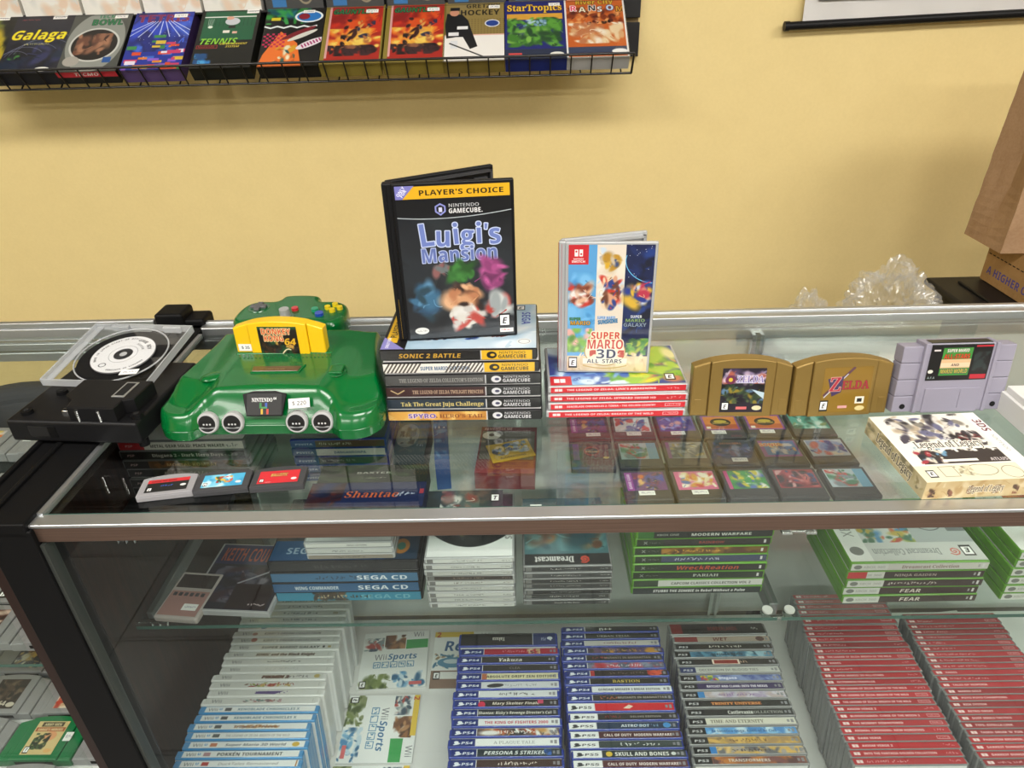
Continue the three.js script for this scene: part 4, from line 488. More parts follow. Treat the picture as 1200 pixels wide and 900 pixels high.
// paper sleeves lying on the white deck
function sleeveArt(two) {
  return covers.add(250, 256, (g, w, h) => {
    fill(g, '#eceeec'); patches(g, 4, h * 0.1, w * 0.3, h * 0.25, ['#8a9a9a', '#b04a44', '#d8d8d4', '#4a5a6a'], 20, 0.3); patches(g, w * 0.33, h * 0.06, w * 0.32, h * 0.26, ['#9a6a44', '#7a5238', '#b88a60', '#5a4030'], 16, 0.4); fill(g, '#3fa055', w * 0.66, h * 0.16, w * 0.33, h * 0.2);
    g.fillStyle = '#eceeec'; g.beginPath(); g.moveTo(0, h * 0.4); g.quadraticCurveTo(w * 0.5, h * 0.32, w, h * 0.32); g.lineTo(w, h * 0.68); g.quadraticCurveTo(w * 0.5, h * 0.76, 0, h * 0.7); g.fill();
    txt(g, 'Wii', w * 0.2, h * 0.46, 34, '#7b7e82', { style: 'normal' }); txt(g, 'Sports', w * 0.4, h * 0.46, 36, '#3f6f9a', { skew: -0.15 });
    g.strokeStyle = '#4f86ae'; g.lineWidth = 3; for (let k = 0; k < 5; k++) { g.strokeRect(w * (0.2 + k * 0.125), h * 0.55, 24, 24); scribble(g, w * (0.21 + k * 0.125), h * 0.57, 16, 16, '#4f86ae'); }
    patches(g, 0, h * 0.75, w * 0.48, h * 0.25, ['#6a7a44', '#7a8a50', '#4a5a30', '#8a9468'], 20, 0.4); patches(g, w * 0.49, h * 0.72, w * 0.5, h * 0.28, ['#4a88b8', '#7ab0d4', '#3a6a90', '#c8dce8'], 20, 0.3); rating(g, 8, h * 0.86, 30); fill(g, '#d86a6a', w * 0.75, h * 0.9, 46, 14);
    if (two) { fill(g, '#e4c24a', 0, 0, w * 0.62, h * 0.08); txt(g, '2', 6, h * 0.05, 28, '#c04a30'); } txt(g, 'Wii', w * 0.76, h * 0.07, 30, '#7b7e82', { style: 'normal' });
  });
}
const slv = (label, x, z, w, d, turn, rect) => { const t = thing('paper_sleeve', label, 'game sleeve', [x, DECK + 0.0003, z], 'paper sleeves lying on the deck', [0, turn, 0]); mesh('sleeve', cartonGeo(w, 0.004, d, { py: rect, all: coverSwatch('#d8dad8') }), M.cartonCover, t); };
slv('white picture sleeve lying flat at the back of the deck', -0.258, -0.347, 0.126, 0.127, R(3), sleeveArt(false));
slv('white picture sleeve turned sideways with a yellow band', -0.262, -0.206, 0.126, 0.127, R(-90), sleeveArt(true));
slv('white picture sleeve turned sideways beside the white case row front', -0.264, -0.075, 0.126, 0.127, R(-90), sleeveArt(true));
slv('white sleeve with blue letter and yellow band behind the thick black case', -0.122, -0.345, 0.126, 0.127, 0, covers.add(200, 200, (g, w, h) => { fill(g, '#eceeec'); fill(g, '#e0c050', 0, 0, w * 0.6, h * 0.1); txt(g, '2', 6, h * 0.06, 26, '#b8402a'); txt(g, 'Wii', w * 0.72, h * 0.08, 28, '#7b7e82', { style: 'normal' }); txt(g, 'Resort', w * 0.16, h * 0.27, 50, '#2a5a8a', { skew: -0.15, fit: w * 0.8 }); patches(g, 0, h * 0.38, w, h * 0.3, ['#a08868', '#7ab0c8', '#c8b898', '#4a7a98'], 30, 0.2); oval(g, w * 0.3, h * 0.56, 44, 18, '#5a90b0'); oval(g, w * 0.3, h * 0.54, 26, 8, '#c8d8e0'); fill(g, '#8a7060', 0, h * 0.7, w, h); fill(g, '#e8e8e4', w * 0.06, h * 0.72, w * 0.5, h * 0.12); rating(g, 8, h * 0.72, 26); }));
{ const t = thing('magazine', 'flat grey picture leaflet lying behind the red cases', 'leaflet', [0.8, DECK + 0.0003, -0.4], undefined, [0, 0.1, 0]); mesh('sheet', bx(-0.06, 0.06, 0, 0.003, -0.04, 0.04), M.deck, t); }

// ---------- upper glass shelf, seen through the top ----------
const pspS = (bg, t, ink, tag = '#a8242c', o = {}) => plain(bg, ink, t, { x: 0.55, max: 0.6, ...o, extra: (g, w, h) => { fill(g, tag, 0, 0, w * 0.2, h); txt(g, 'PSP', w * 0.05, h * 0.5, h * 0.4, '#c8a8a8', { skew: -0.2 }); scribble(g, w * 0.86, h * 0.25, w * 0.09, h * 0.5, '#888'); } });
stack([[pspS('#23221f', '', '#9a9890', '#1a1a1a'), 'black spined case'], [pspS('#cfcdc6', '', '#555', '#2a2a2a'), 'white spined case'], [pspS('#3b3a36', '', '#8a887e', '#181818'), 'grey spined case with dim title'], [pspS('#5c4a34', 'MORTAL KOMBAT', '#caa068', '#24231f', { art: ['#6a4a2c', '#4a3a2c', '#8a5a30'] }), 'orange-brown spined case'], [pspS('#262624', 'Disgaea 2 - Dark Hero Days -', '#d8d4c8', '#1c1c1c', { font: 'serif' }), 'black spined case with white serif title'], [pspS('#d8d5cc', 'METAL GEAR SOLID: PEACE WALKER', '#2a2a28'), 'white spined case with black capitals and red tag']], { L: 0.176, W: 0.104, T: 0.0145, shell: M.shellGrey, m: 0.003 }, -0.468, SH1 + 0.0005, -0.235, 'handheld cases under the console', 'clear stack under console');
const vita = (bg, t, ink, o = {}) => plain(bg, ink, t, { x: 0.62, max: 0.56, ...o, extra: (g, w, h) => { fill(g, '#24488a', 0, 0, w * 0.26, h); txt(g, 'PSVITA', w * 0.04, h * 0.52, h * 0.38, '#b8c6e2', { fit: w * 0.19 }); } });
stack([[vita('#1d2024', '', '#aaa'), 'blue case with black spine'], [vita('#23252a', 'CONCEPTION II', '#d8d8d4', { size: 0.6 }), 'blue case with white rough capitals'], [vita('#3a3c40', '', '#9a9a98'), 'blue case with dim grey title'], [vita('#d9dcd8', 'DANGANRONPA', '#3a5a8a', { size: 0.5 }), 'blue case with white spine'], [vita('#5a4a3a', '', '#bba', {}), 'blue case with brown spine', { cover: coverSwatch('#39434c') }]], { L: 0.135, W: 0.104, T: 0.0135, shell: M.shellBlue, m: 0.002 }, -0.262, SH1 + 0.0005, -0.262, 'blue handheld cases', 'blue stack under console');
const carton = (name, label, category, pos, w, h, d, f, turn = 0, group) => { const t = thing(name, label, category, pos, group, [0, turn, 0]); mesh('carton', cartonGeo(w, h, d, f), M.cartonCover, t); return t; };
carton('carton_box', 'navy carton with orange script and red corner on the upper shelf', 'box', [-0.2125, SH1 + 0.0004, -0.188], 0.155, 0.034, 0.05, { all: coverSwatch('#16204a'), py: covers.add(220, 72, (g, w, h) => { fill(g, '#1a2752'); patches(g, 0, 0, w * 0.3, h, ['#3a1a22', '#1a2a5a', '#0e1630', '#5a2a2a'], 14, 0.5); txt(g, 'Shantae', w * 0.55, h * 0.5, 25, '#d8683a', { align: 'center', skew: -0.2, font: 'serif' }); scribble(g, w * 0.75, h * 0.4, w * 0.14, 14, '#b8c0d0'); fill(g, '#b03a4a', w * 0.95, h * 0.3, 8, 14); }), pz: covers.add(220, 48, (g, w, h) => { fill(g, '#131a34'); patches(g, 0, 0, w, h, ['#1a2444', '#0c1020', '#2a2c3a'], 16, 0.5); scribble(g, w * 0.1, h * 0.4, 40, 14, '#8a90a8'); }) });
carton('carton_box', 'dark green carton with small white print on the upper shelf', 'box', [-0.212, SH1 + 0.0004, -0.238], 0.15, 0.03, 0.038, { all: coverSwatch('#1c221c'), py: covers.add(180, 110, (g, w, h) => { fill(g, '#2c382a'); patches(g, 0, 0, w, h, ['#3a5030', '#222a22', '#4a5c40', '#1a2018'], 26, 0.4); txt(g, 'BAXTER', w * 0.5, h * 0.45, 16, '#c8ccc0', { align: 'center' }); scribble(g, w * 0.4, h * 0.7, 40, 9, '#a8aca0'); }) });
carton('carton_box', 'teal and grey picture carton behind the navy carton', 'box', [-0.167, SH1 + 0.0004, -0.312], 0.046, 0.04, 0.09, { all: coverSwatch('#2a4a54'), py: covers.add(120, 150, (g, w, h) => { fill(g, '#2c5864'); oval(g, w * 0.35, h * 0.45, 44, 50, '#8a9490'); patches(g, w * 0.1, h * 0.2, w * 0.5, h * 0.5, ['#1a2224', '#aab4b0', '#3a4a4c'], 14, 0.3); scribble(g, w * 0.7, h * 0.7, 26, 10, '#dde'); }) });
carton('carton_box', 'bright blue carton standing on edge on the upper shelf', 'box', [-0.05, SH1 + 0.0004, -0.31], 0.02, 0.052, 0.14, { all: coverSwatch('#27508e'), py: covers.add(40, 200, (g, w, h) => { fill(g, '#2d5f9e'); patches(g, 0, 0, w, h, ['#3a78b8', '#24488a', '#5a90c8'], 16, 0.6); fill(g, '#d84a6a', w * 0.3, 8, 14, 18); scribble(g, 6, h * 0.4, 24, 12, '#e8f0f8'); }) }, R(7)).position.set(-0.124, SH1 + 0.0004, -0.308);
carton('carton_box', 'maroon boxed game carrying a yellow picture card', 'box', [-0.027, SH1 + 0.0004, -0.294], 0.084, 0.028, 0.115, { all: coverSwatch('#5a1a20'), py: covers.add(168, 230, (g, w, h) => { fill(g, '#6a1e26'); fill(g, '#5a5a4e', 6, h * 0.1, w - 12, h * 0.62); txt(g, 'REMEMBER ME', w * 0.06, h * 0.05, 16, '#d8b8b0', { fit: w * 0.5 }); oval(g, w * 0.2, h * 0.2, 27, 21, '#e0ddd2'); oval(g, w * 0.2, h * 0.19, 8, 8, '#6a5a4a'); fill(g, '#7a2630', 0, h * 0.74, w, h); }), pz: coverSwatch('#6a222a') }, R(-3));
carton('trading_card', 'yellow edged picture card lying on the maroon boxed game', 'card', [-0.022, SH1 + 0.029, -0.288], 0.063, 0.0012, 0.044, { all: coverSwatch('#c8a42a'), py: covers.add(180, 120, (g, w, h) => { fill(g, '#d2ac2c'); patches(g, 14, 10, w - 28, h * 0.62, ['#4a6aa0', '#8aa0b0', '#d8dce0', '#3a4a6a', '#a8a090'], 30, 0.25); txt(g, 'GENERATIONS', w * 0.5, h * 0.84, 16, '#5a4810', { align: 'center', fit: w * 0.6 }); }) }, R(16));
carton('flat_case', 'dark flat case with red and white cover under the counter edge', 'game case', [-0.085, SH1 + 0.0004, -0.197], 0.105, 0.01, 0.05, { all: coverSwatch('#23282a'), py: covers.add(180, 80, (g, w, h) => { fill(g, '#30383a'); patches(g, w * 0.2, 0, w * 0.5, h, ['#7a3a34', '#c8c8c0', '#4a5a58', '#8a6a60'], 24, 0.3); rating(g, w * 0.84, h * 0.15, 28, 'T'); }) });
carton('flat_case', 'dark teal flat case with a white sticker under the counter edge', 'game case', [0.047, SH1 + 0.0004, -0.187], 0.105, 0.01, 0.03, { all: coverSwatch('#1c3038'), py: covers.add(180, 52, (g, w, h) => { fill(g, '#20404a'); sticker(g, w * 0.1, h * 0.4, 26, 16); scribble(g, w * 0.75, h * 0.5, 30, 8, '#9ab'); }) });
{ const t = thing('black_tray', 'flat black box lying under the black adapter', 'box', [-0.47, SH1 + 0.0005, -0.19], undefined, [0, R(4), 0]); t.position.set(-0.475, SH1 + 0.0005, -0.186); mesh('body', rbx(-0.07, 0.07, 0, 0.014, -0.035, 0.035, 0.002), M.blackPlastic, t); mesh('tab', rbx(-0.012, 0.012, 0.0135, 0.0148, 0.01, 0.03, 0.0004, 1), M.greyDark, t); }

// small square cartridges in three rows
const ggBody = at(new RoundedBoxGeometry(0.0645, 0.0095, 0.066, 2, 0.002), 0, 0.00475, 0), ggRidge = at(new RoundedBoxGeometry(0.05, 0.0014, 0.006, 1, 0.0006), 0, 0.0096, 0.0275);
const ggLabel = (draw) => labels.add(120, 84, draw);
const ggLook = {
  a: ['purple edged cartridge with dark crowded label', (g, w, h) => { fill(g, '#6a3a78'); fill(g, '#9a4a98', 0, 0, 22, h); patches(g, 24, 4, w - 28, h - 8, ['#c8683a', '#3a4a9a', '#e0b070', '#7a3a5a', '#2a2a4a'], 22, 0.3); txt(g, 'GAME GEAR', 12, h / 2, 12, '#e8d0e8', { rot: -1.57, align: 'center' }); }],
  b: ['cartridge with white and blue picture label', (g, w, h) => { fill(g, '#d8dce0'); patches(g, 4, 4, w - 8, h - 8, ['#2a4a9a', '#e8e8ec', '#c84a4a', '#6a8ab8', '#f0e0d0'], 24, 0.28); }],
  c: ['cartridge with blue label and violet edge', (g, w, h) => { fill(g, '#5a4a9a'); patches(g, 6, 6, w - 12, h - 12, ['#2a4ab0', '#8a9ad8', '#d8a0a0', '#3a2a78'], 24, 0.3); }],
  d: ['cartridge with orange sunset label and black oval', (g, w, h) => { fill(g, '#8a4a9a'); fill(g, '#e0863a', 8, 6, w - 14, h - 14); fill(g, '#c05a2a', 8, h * 0.6, w - 14, h * 0.28); oval(g, w * 0.52, h * 0.45, 34, 22, '#1c1612'); oval(g, w * 0.52, h * 0.4, 22, 9, '#c8b03a'); txt(g, 'JURASSIC PARK', w * 0.52, h * 0.52, 10, '#d8c050', { align: 'center', fit: 54 }); fill(g, '#f0e8e0', 10, h * 0.74, 14, 12); }],
  e: ['cartridge with green jungle label', (g, w, h) => { fill(g, '#4a9a88'); patches(g, 0, 0, w, h, ['#3a8a78', '#8ac0b0', '#2a5a4a', '#c8d8d0', '#7a8a5a'], 26, 0.3); }],
  f: ['black cartridge with red round emblem label', (g, w, h) => { fill(g, '#241a1c'); fill(g, '#7a3a88', 0, 0, 20, h); fill(g, '#6a2024', 66, 6, 48, h - 20); oval(g, w * 0.5, h * 0.45, 26, 24, '#8a2a24'); oval(g, w * 0.5, h * 0.45, 19, 17, '#1c1010'); txt(g, 'MORTAL KOMBAT', w * 0.52, h * 0.5, 10, '#d8a060', { align: 'center', fit: 44 }); oval(g, w * 0.86, h * 0.85, 10, 6, '#d8c060'); }],
  g: ['cartridge with pale blue and white label', (g, w, h) => { fill(g, '#c8d8e4'); patches(g, 4, 4, w * 0.7, h - 8, ['#4a8a6a', '#d84a4a', '#e8ece8', '#8a9aa8'], 18, 0.28); fill(g, '#7ab8dc', w * 0.74, 0, w * 0.26, h); }],
  h: ['cartridge with grey and silver label', (g, w, h) => { fill(g, '#9aa4a8'); patches(g, 4, 4, w - 8, h - 8, ['#4a5a64', '#c8d0d0', '#6a7a84', '#a8a070'], 26, 0.28); fill(g, '#8a4a98', 0, 0, 12, h); }],
  i: ['cartridge with dark blue and brown battle label', (g, w, h) => { fill(g, '#2a2c3a'); patches(g, 4, 4, w - 8, h - 8, ['#3a4a7a', '#6a3a2a', '#1a1c24', '#8a8a98'], 26, 0.3); txt(g, 'DEFENDERS', w * 0.5, h * 0.14, 13, '#c87a4a', { align: 'center', fit: 70 }); }],
  j: ['purple edged cartridge with red title on blue label', (g, w, h) => { fill(g, '#8a4aa0'); fill(g, '#4a7ac0', 14, 4, w - 20, h - 14); patches(g, 30, 16, w - 40, h - 30, ['#2a4a9a', '#e8b080', '#e0d8e0'], 14, 0.35); txt(g, 'SONIC', w * 0.3, h * 0.26, 22, '#d83a34', { align: 'center', stroke: '#f0e0a0', lw: 3 }); }],
  k: ['cartridge with pale red and blue label', (g, w, h) => { fill(g, '#c8ccd8'); patches(g, 4, 4, w - 8, h - 8, ['#2a3a8a', '#d86a5a', '#e8d8c8', '#8a9ac8'], 22, 0.3); }],
  l: ['cartridge with pink edge and cream picture label', (g, w, h) => { fill(g, '#d86a98'); patches(g, 14, 4, w - 18, h - 14, ['#e8d8b0', '#c84a4a', '#4a6aa8', '#f0e8d8', '#d89a4a'], 26, 0.28); }],
  m: ['cartridge with green and yellow racing label', (g, w, h) => { fill(g, '#3a8a4a'); fill(g, '#c84a8a', 0, 0, 12, h); patches(g, 14, 2, w - 16, h - 4, ['#3a9a4a', '#d8c83a', '#e8e8e0', '#2a4a8a', '#4a6ab8'], 30, 0.26); }],
  n: ['cartridge with black figure on red and blue label', (g, w, h) => { fill(g, '#a83a4a'); patches(g, 4, 4, w - 8, h - 8, ['#3a4a7a', '#c86a6a', '#2a2430', '#d8a8a8', '#7a2a34'], 26, 0.3); }],
};
const stickerRect = labels.add(56, 26, (g, w, h) => sticker(g, 0, 0, w, h));
const ggLabels = {}; const ggSeen = {};
[['a', 'b', 'c', 'd', 'd', 'e'], ['f', 'g', 'h', 'i', 'j', 'k'], ['a', 'l', 'm', 'n', 'g']].forEach((row, r) => row.forEach((k, i) => {
  const z = [-0.372, -0.301, -0.229][r], x = [0.099, 0.098, 0.1665][r] + i * [0.0688, 0.0694, 0.0697][r];
  const rest = [['back row', 'middle row', 'front row'][r]][0];
  const t = thing('game_cartridge', ggLook[k][1] ? ggLook[k][0] + ', ' + ORD[i] + ' from red stack, ' + rest : '', 'cartridge', [x, SH1 + 0.0004, z], 'small black cartridges on the upper shelf', [0, rr(-0.03, 0.03), 0]);
  mesh('body', ggBody, M.greyDark, t); mesh('ridge', ggRidge, M.greyDark, t);
  ggLabels[k] ??= ggLabel(ggLook[k][1]);
  mesh('label', sheet([[[[-0.0275, 0.0098, 0.013], [0.0275, 0.0098, 0.013], [0.0275, 0.0098, -0.0275], [-0.0275, 0.0098, -0.0275]], ggLabels[k]]]), M.label, t);
  if ([[1, 1, 1, 1, 1, 0], [0, 0, 0, 1, 0, 0], [1, 1, 0, 0, 0]][r][i]) { const sx = rr(-0.008, 0.012); mesh('price_sticker', sheet([[[[sx - 0.011, 0.0105, 0.024], [sx + 0.011, 0.0105, 0.024], [sx + 0.011, 0.0105, 0.0145], [sx - 0.011, 0.0105, 0.0145]], stickerRect]]), M.label, t); }
}));

// ---------- on the counter ----------
const YT = TOP + 0.0005;
// stack of black spined cases
const gc = (bg, t, ink, o = {}) => plain(bg, ink, t, { x: 0.36, max: 0.54, ...o, extra: (g, w, h) => { if (o.extra2) o.extra2(g, w, h); const y = o.y; fill(g, y ? '#e8b81c' : '#121214', w * 0.645, 0, w, h); fill(g, '#cfcfd2', w * 0.643, 0, 3, h); const c = y ? '#1c1810' : '#d8d8dc'; oval(g, w * 0.715, h * 0.5, 13, 13, c); oval(g, w * 0.72, h * 0.5, 6, 5, y ? '#e8b81c' : '#3a3a5a'); txt(g, 'NINTENDO', w * 0.76, h * 0.28, 12, c, { fit: w * 0.17, style: 'normal' }); txt(g, 'GAMECUBE', w * 0.755, h * 0.66, 18, c, { fit: w * 0.18 }); fill(g, '#121214', w * 0.972, 0, w, h); } });
const gcTop = covers.add(420, 290, (g, w, h) => {
  fill(g, '#cfdde8'); patches(g, 0, 0, w, h, ['#e8f0f4', '#a8c4d8', '#d8e6f0', '#b8d0e0'], 44, 0.3); fill(g, '#17171a', 0, 0, w * 0.16, h); g.save(); g.translate(0, h); g.rotate(-Math.PI / 2); fill(g, '#e8b81c', 40, 8, h, 32); txt(g, "PLAYER'S CHOICE", 70, 25, 24, '#1c1810', { fit: 200 }); g.fillStyle = '#8a86c8'; g.beginPath(); g.moveTo(0, 0); g.lineTo(76, 0); g.lineTo(0, 66); g.fill(); txt(g, 'ONLY FOR', 8, 16, 13, '#f0f0f8'); g.restore();
  patches(g, w * 0.24, h * 0.5, w * 0.5, h * 0.32, ['#2a4a9a', '#f0f4f8', '#c8a03a', '#1c2a5a', '#8a5a3a'], 36, 0.16); g.strokeStyle = '#6a2a24'; g.lineWidth = 9; for (let k = 0; k < 3; k++) { g.beginPath(); g.ellipse(w * 0.66 + k * 12, h * 0.52, 40 + k * 9, 70, -0.3, -1.2, 1.6); g.stroke(); } txt(g, 'SEGA', w * 0.93, h * 0.34, 34, '#3a4aa8', { rot: 1.57, align: 'center' }); rating(g, w * 0.86, 8, 34); oval(g, w * 0.92, h * 0.86, 20, 18, '#e8ecec'); g.strokeStyle = '#8a9098'; g.lineWidth = 2; g.beginPath(); g.ellipse(w * 0.92, h * 0.86, 15, 13, 0, 0, 7); g.stroke();
});
const gs = stack([
  [gc('#c08a3a', "A HERO'S TAIL", '#6a2a14', { x: 0.46, max: 0.34, font: 'serif', art: ['#d8a048', '#b87a30', '#e0b868'], extra2: (g, w, h) => txt(g, 'SPYRO', w * 0.13, h * 0.52, 24, '#5a3a8a', { stroke: '#d8c8e0', lw: 3 }) }), 'case with an orange parchment spine'], [gc('#202c3a', 'Tak The Great Juju Challenge', '#e0c878', { font: 'serif', size: 0.6 }), 'case with navy spine and cream serif title'], [gc('#3a1c1e', 'THE LEGEND OF ZELDA TWILIGHT PRINCESS', '#d0b898', { font: 'serif', x: 0.4, max: 0.46, extra2: (g, w, h) => { g.strokeStyle = '#c8b080'; g.lineWidth = 4; g.beginPath(); g.moveTo(w * 0.03, h * 0.3); g.lineTo(w * 0.075, h * 0.7); g.lineTo(w * 0.12, h * 0.3); g.stroke(); } }), 'case with dark maroon spine and winged mark'],
  [gc('#4c4b4b', "THE LEGEND OF ZELDA COLLECTOR'S EDITION", '#b8b6b2', { font: 'serif', style: 'normal' }), 'case with plain grey spine'], [gc('#ece9e2', 'SUPER MARIO SUNSHINE', '#2f4f7a', { y: 1, x: 0.4, max: 0.32, extra2: (g, w, h) => { g.strokeStyle = '#4a4038'; g.lineWidth = 4; for (let k = 0; k < 26; k++) { if (k > 8 && k < 16) continue; g.beginPath(); g.moveTo(w * 0.025 * k, h); g.lineTo(w * 0.025 * k + 18, 0); g.stroke(); } } }), 'case with striped white and yellow spine'], [gc('#1c1a1a', 'SONIC 2 BATTLE', '#d8a838', { y: 1, x: 0.32, max: 0.4, skew: -0.15, size: 0.62 }), 'case with black and yellow spine and sky blue cover', { cover: gcTop }],
], { L: 0.19, W: 0.135, T: 0.0136, shell: M.shellBlack, m: 0.0015, tm: 0.0006, dx: undefined }, -0.0755, YT, -0.18, 'black cases under the open black case', 'black counter stack');
gs.list.forEach((t, i) => { t.position.x = -0.0745 + [0.002, 0.0015, 0.0012, 0.0008, -0.0005, -0.0025][i]; t.position.z -= i * 0.0035; t.rotation.y = R([-1, -0.9, -0.7, -0.3, -0.6, -1.2][i]); });

// the open case standing on it: two halves hinged at a spine
function openCase(label, x, y, z, turn, H, W, T, angle, shell, inside, front, spineRect, group) {
  const t = thing('open_game_case', label, 'game case', [x, y, z], undefined, [0, turn, 0]);
  const f = mesh('front_half', cached(['o', H, W, T].join(), () => at(new RoundedBoxGeometry(W, H, T / 2, 2, 0.0018), W / 2, H / 2, 0)), shell, t);
  mesh('cover_sheet', sheet([face(0.004, 0.003, T / 4 + 0.0005, W - 0.0075, H - 0.006, front)]), M.bigCover, f);
  mesh('spine_edge', at(new RoundedBoxGeometry(T * 0.75, H, T * 0.8, 2, 0.0018), -T * 0.3, H / 2, -T * 0.3), shell, t);
  mesh('spine_sheet', sheet([[[[-T * 0.68, 0.003, -T * 0.62], [-T * 0.3, 0.003, T * 0.105], [-T * 0.3, H - 0.003, T * 0.105], [-T * 0.68, H - 0.003, -T * 0.62]], spineRect]]), M.bigCover, t).position.set(-0.0006, 0, 0.0006);
  const b = mesh('back_half', at(new RoundedBoxGeometry(W, H, T / 2, 2, 0.0018), W / 2, H / 2, 0), shell, t); b.position.set(-T * 0.45, 0, -T * 0.85); b.rotation.y = angle;
  mesh('inner_lip', mergeGeometries([bx(0.006, W - 0.003, 0.004, 0.007, T / 4, T / 4 + 0.004), bx(0.006, W - 0.003, H - 0.007, H - 0.004, T / 4, T / 4 + 0.004), bx(W - 0.006, W - 0.003, 0.004, H - 0.004, T / 4, T / 4 + 0.004)]), inside, b);
  mesh('disc_hub', at(cyl(0.012, 0.013, 0.006, 20).rotateX(Math.PI / 2), W * 0.52, H * 0.5, T / 4 + 0.003), inside, b);
  mesh('card_clip', bx(W * 0.8, W * 0.92, H - 0.03, H - 0.012, T / 4, T / 4 + 0.005), inside, b);
  return t;
}
const big = new Atlas(1536, 1024); M.bigCover = mat(0xffffff, 0.3, { clearcoat: 0.8, clearcoatRoughness: 0.05 }); M.bigCover.map = big.texture();
const coverA = big.add(640, 900, (g, w, h) => {
  fill(g, '#15171b'); patches(g, 0, h * 0.2, w, h * 0.8, ['#1a1e24', '#20262c', '#12151a', '#262c30'], 50, 0.35);
  fill(g, '#e8b020', w * 0.02, h * 0.005, w * 0.97, h * 0.075); txt(g, "PLAYER'S CHOICE", w * 0.2, h * 0.045, 40, '#231c08', { fit: w * 0.74 });
  g.fillStyle = '#7d7cc4'; g.beginPath(); g.moveTo(0, 0); g.lineTo(w * 0.17, 0); g.lineTo(0, h * 0.125); g.fill(); txt(g, 'ONLY', w * 0.02, h * 0.06, 24, '#eef', { rot: -0.9 }); txt(g, 'FOR', w * 0.05, h * 0.065, 24, '#eef', { rot: -0.9 });
  fill(g, '#101114', 0, h * 0.08, w, h * 0.1); g.strokeStyle = '#b9c2c8'; g.lineWidth = 5; g.beginPath(); g.moveTo(0, h * 0.19); g.quadraticCurveTo(w * 0.45, h * 0.225, w, h * 0.165); g.stroke();
  g.strokeStyle = '#8f94d8'; g.lineWidth = 9; g.beginPath(); [[0.38, 0.115], [0.42, 0.13], [0.42, 0.16], [0.38, 0.18], [0.34, 0.16], [0.34, 0.13]].forEach(([a, b]) => g.lineTo(a * w, b * h)); g.closePath(); g.stroke(); fill(g, '#cfd0f0', w * 0.365, h * 0.135, 20, 26);
  txt(g, 'NINTENDO', w * 0.45, h * 0.125, 26, '#d8dadd', { style: 'normal', fit: w * 0.27 }); txt(g, 'GAMECUBE.', w * 0.45, h * 0.16, 36, '#f0f0f2', { fit: w * 0.3 });
  // title
  "Luigi's".split('').forEach((c, k) => txt(g, c, w * [0.235, 0.385, 0.5, 0.6, 0.705, 0.765, 0.845][k], h * (0.305 + [0, 0.012, 0, 0.012, 0, -0.01, 0.008][k]), [178, 158, 158, 150, 158, 120, 158][k], '#6d80c4', { stroke: '#c9d4f2', lw: 12, rot: [-0.08, 0.05, -0.04, 0.05, 0, 0.1, -0.06][k], align: 'center' }));
  txt(g, 'Mansion', w * 0.52, h * 0.432, 112, '#6273b4', { stroke: '#b6c2e6', lw: 10, align: 'center', fit: w * 0.7, rot: -0.02 });
  // soft patches of colour stand in for the printed figures
  patches(g, w * 0.08, h * 0.6, w * 0.22, h * 0.26, ['#3a6a8c', '#2a4a66', '#5a8cb0', '#24404f'], 18, 0.45, true); patches(g, w * 0.7, h * 0.47, w * 0.24, h * 0.22, ['#a84a86', '#8a3a70', '#c05a9a', '#6a2a58'], 18, 0.45, true);
  patches(g, w * 0.72, h * 0.7, w * 0.24, h * 0.18, ['#9aa2a4', '#c8ccca', '#7a8284', '#b03a34'], 16, 0.4, true); patches(g, w * 0.26, h * 0.48, w * 0.2, h * 0.1, ['#6a7274', '#8a5a5a'], 8, 0.4, true); patches(g, w * 0.34, h * 0.5, w * 0.36, h * 0.12, ['#2f6a2c', '#3f8038', '#24521f'], 20, 0.5, true);
  patches(g, w * 0.36, h * 0.62, w * 0.33, h * 0.2, ['#d09a70', '#e0b088', '#b87a54', '#2a1a14', '#8a4a30'], 26, 0.4, true); patches(g, w * 0.34, h * 0.78, w * 0.4, h * 0.15, ['#e0deda', '#c8c4c0', '#b8463e', '#d8d4cc'], 24, 0.4, true);
  oval(g, w * 0.12, h * 0.945, 42, 22, '#e4e4e0'); scribble(g, w * 0.075, h * 0.938, 54, 12, '#8a8a86'); rating(g, w * 0.855, h * 0.85, 90); fill(g, '#e8e4e2', w * 0.86, h * 0.955, 82, 26); scribble(g, w * 0.875, h * 0.962, 62, 12, '#c04040');
});
const spineA = big.add(60, 900, (g, w, h) => { fill(g, '#16171a'); fill(g, '#e8b81c', 0, h * 0.72, w, h); });
openCase('open black game case with yellow banner standing on the black stack', -0.1415, gs.top + 0.0002, -0.2265, R(4.5), 0.19, 0.1345, 0.015, R(26), M.shellBlack, M.greyDark, coverA, spineA);
const swTop = covers.add(300, 185, (g, w, h) => { fill(g, '#2c3f8e'); patches(g, 0, 0, w * 0.45, h, ['#2a4aa0', '#7aa8d8', '#c8dcec', '#1f3680'], 22, 0.35); patches(g, w * 0.4, 0, w * 0.6, h, ['#8ab83a', '#d8d03a', '#5a9a3a', '#e8e0a0', '#c87a5a', '#a8c84a'], 44, 0.22); patches(g, w * 0.1, h * 0.65, w * 0.5, h * 0.35, ['#c8dcec', '#7aa0d0', '#4a6ab0'], 16, 0.35); fill(g, '#c8202c', 0, h * 0.78, w * 0.16, h * 0.22); fill(g, '#f0e4e4', w * 0.03, h * 0.84, 12, 18); fill(g, '#f0e4e4', w * 0.075, h * 0.84, 12, 18); rating(g, w * 0.86, h * 0.76, 30); });
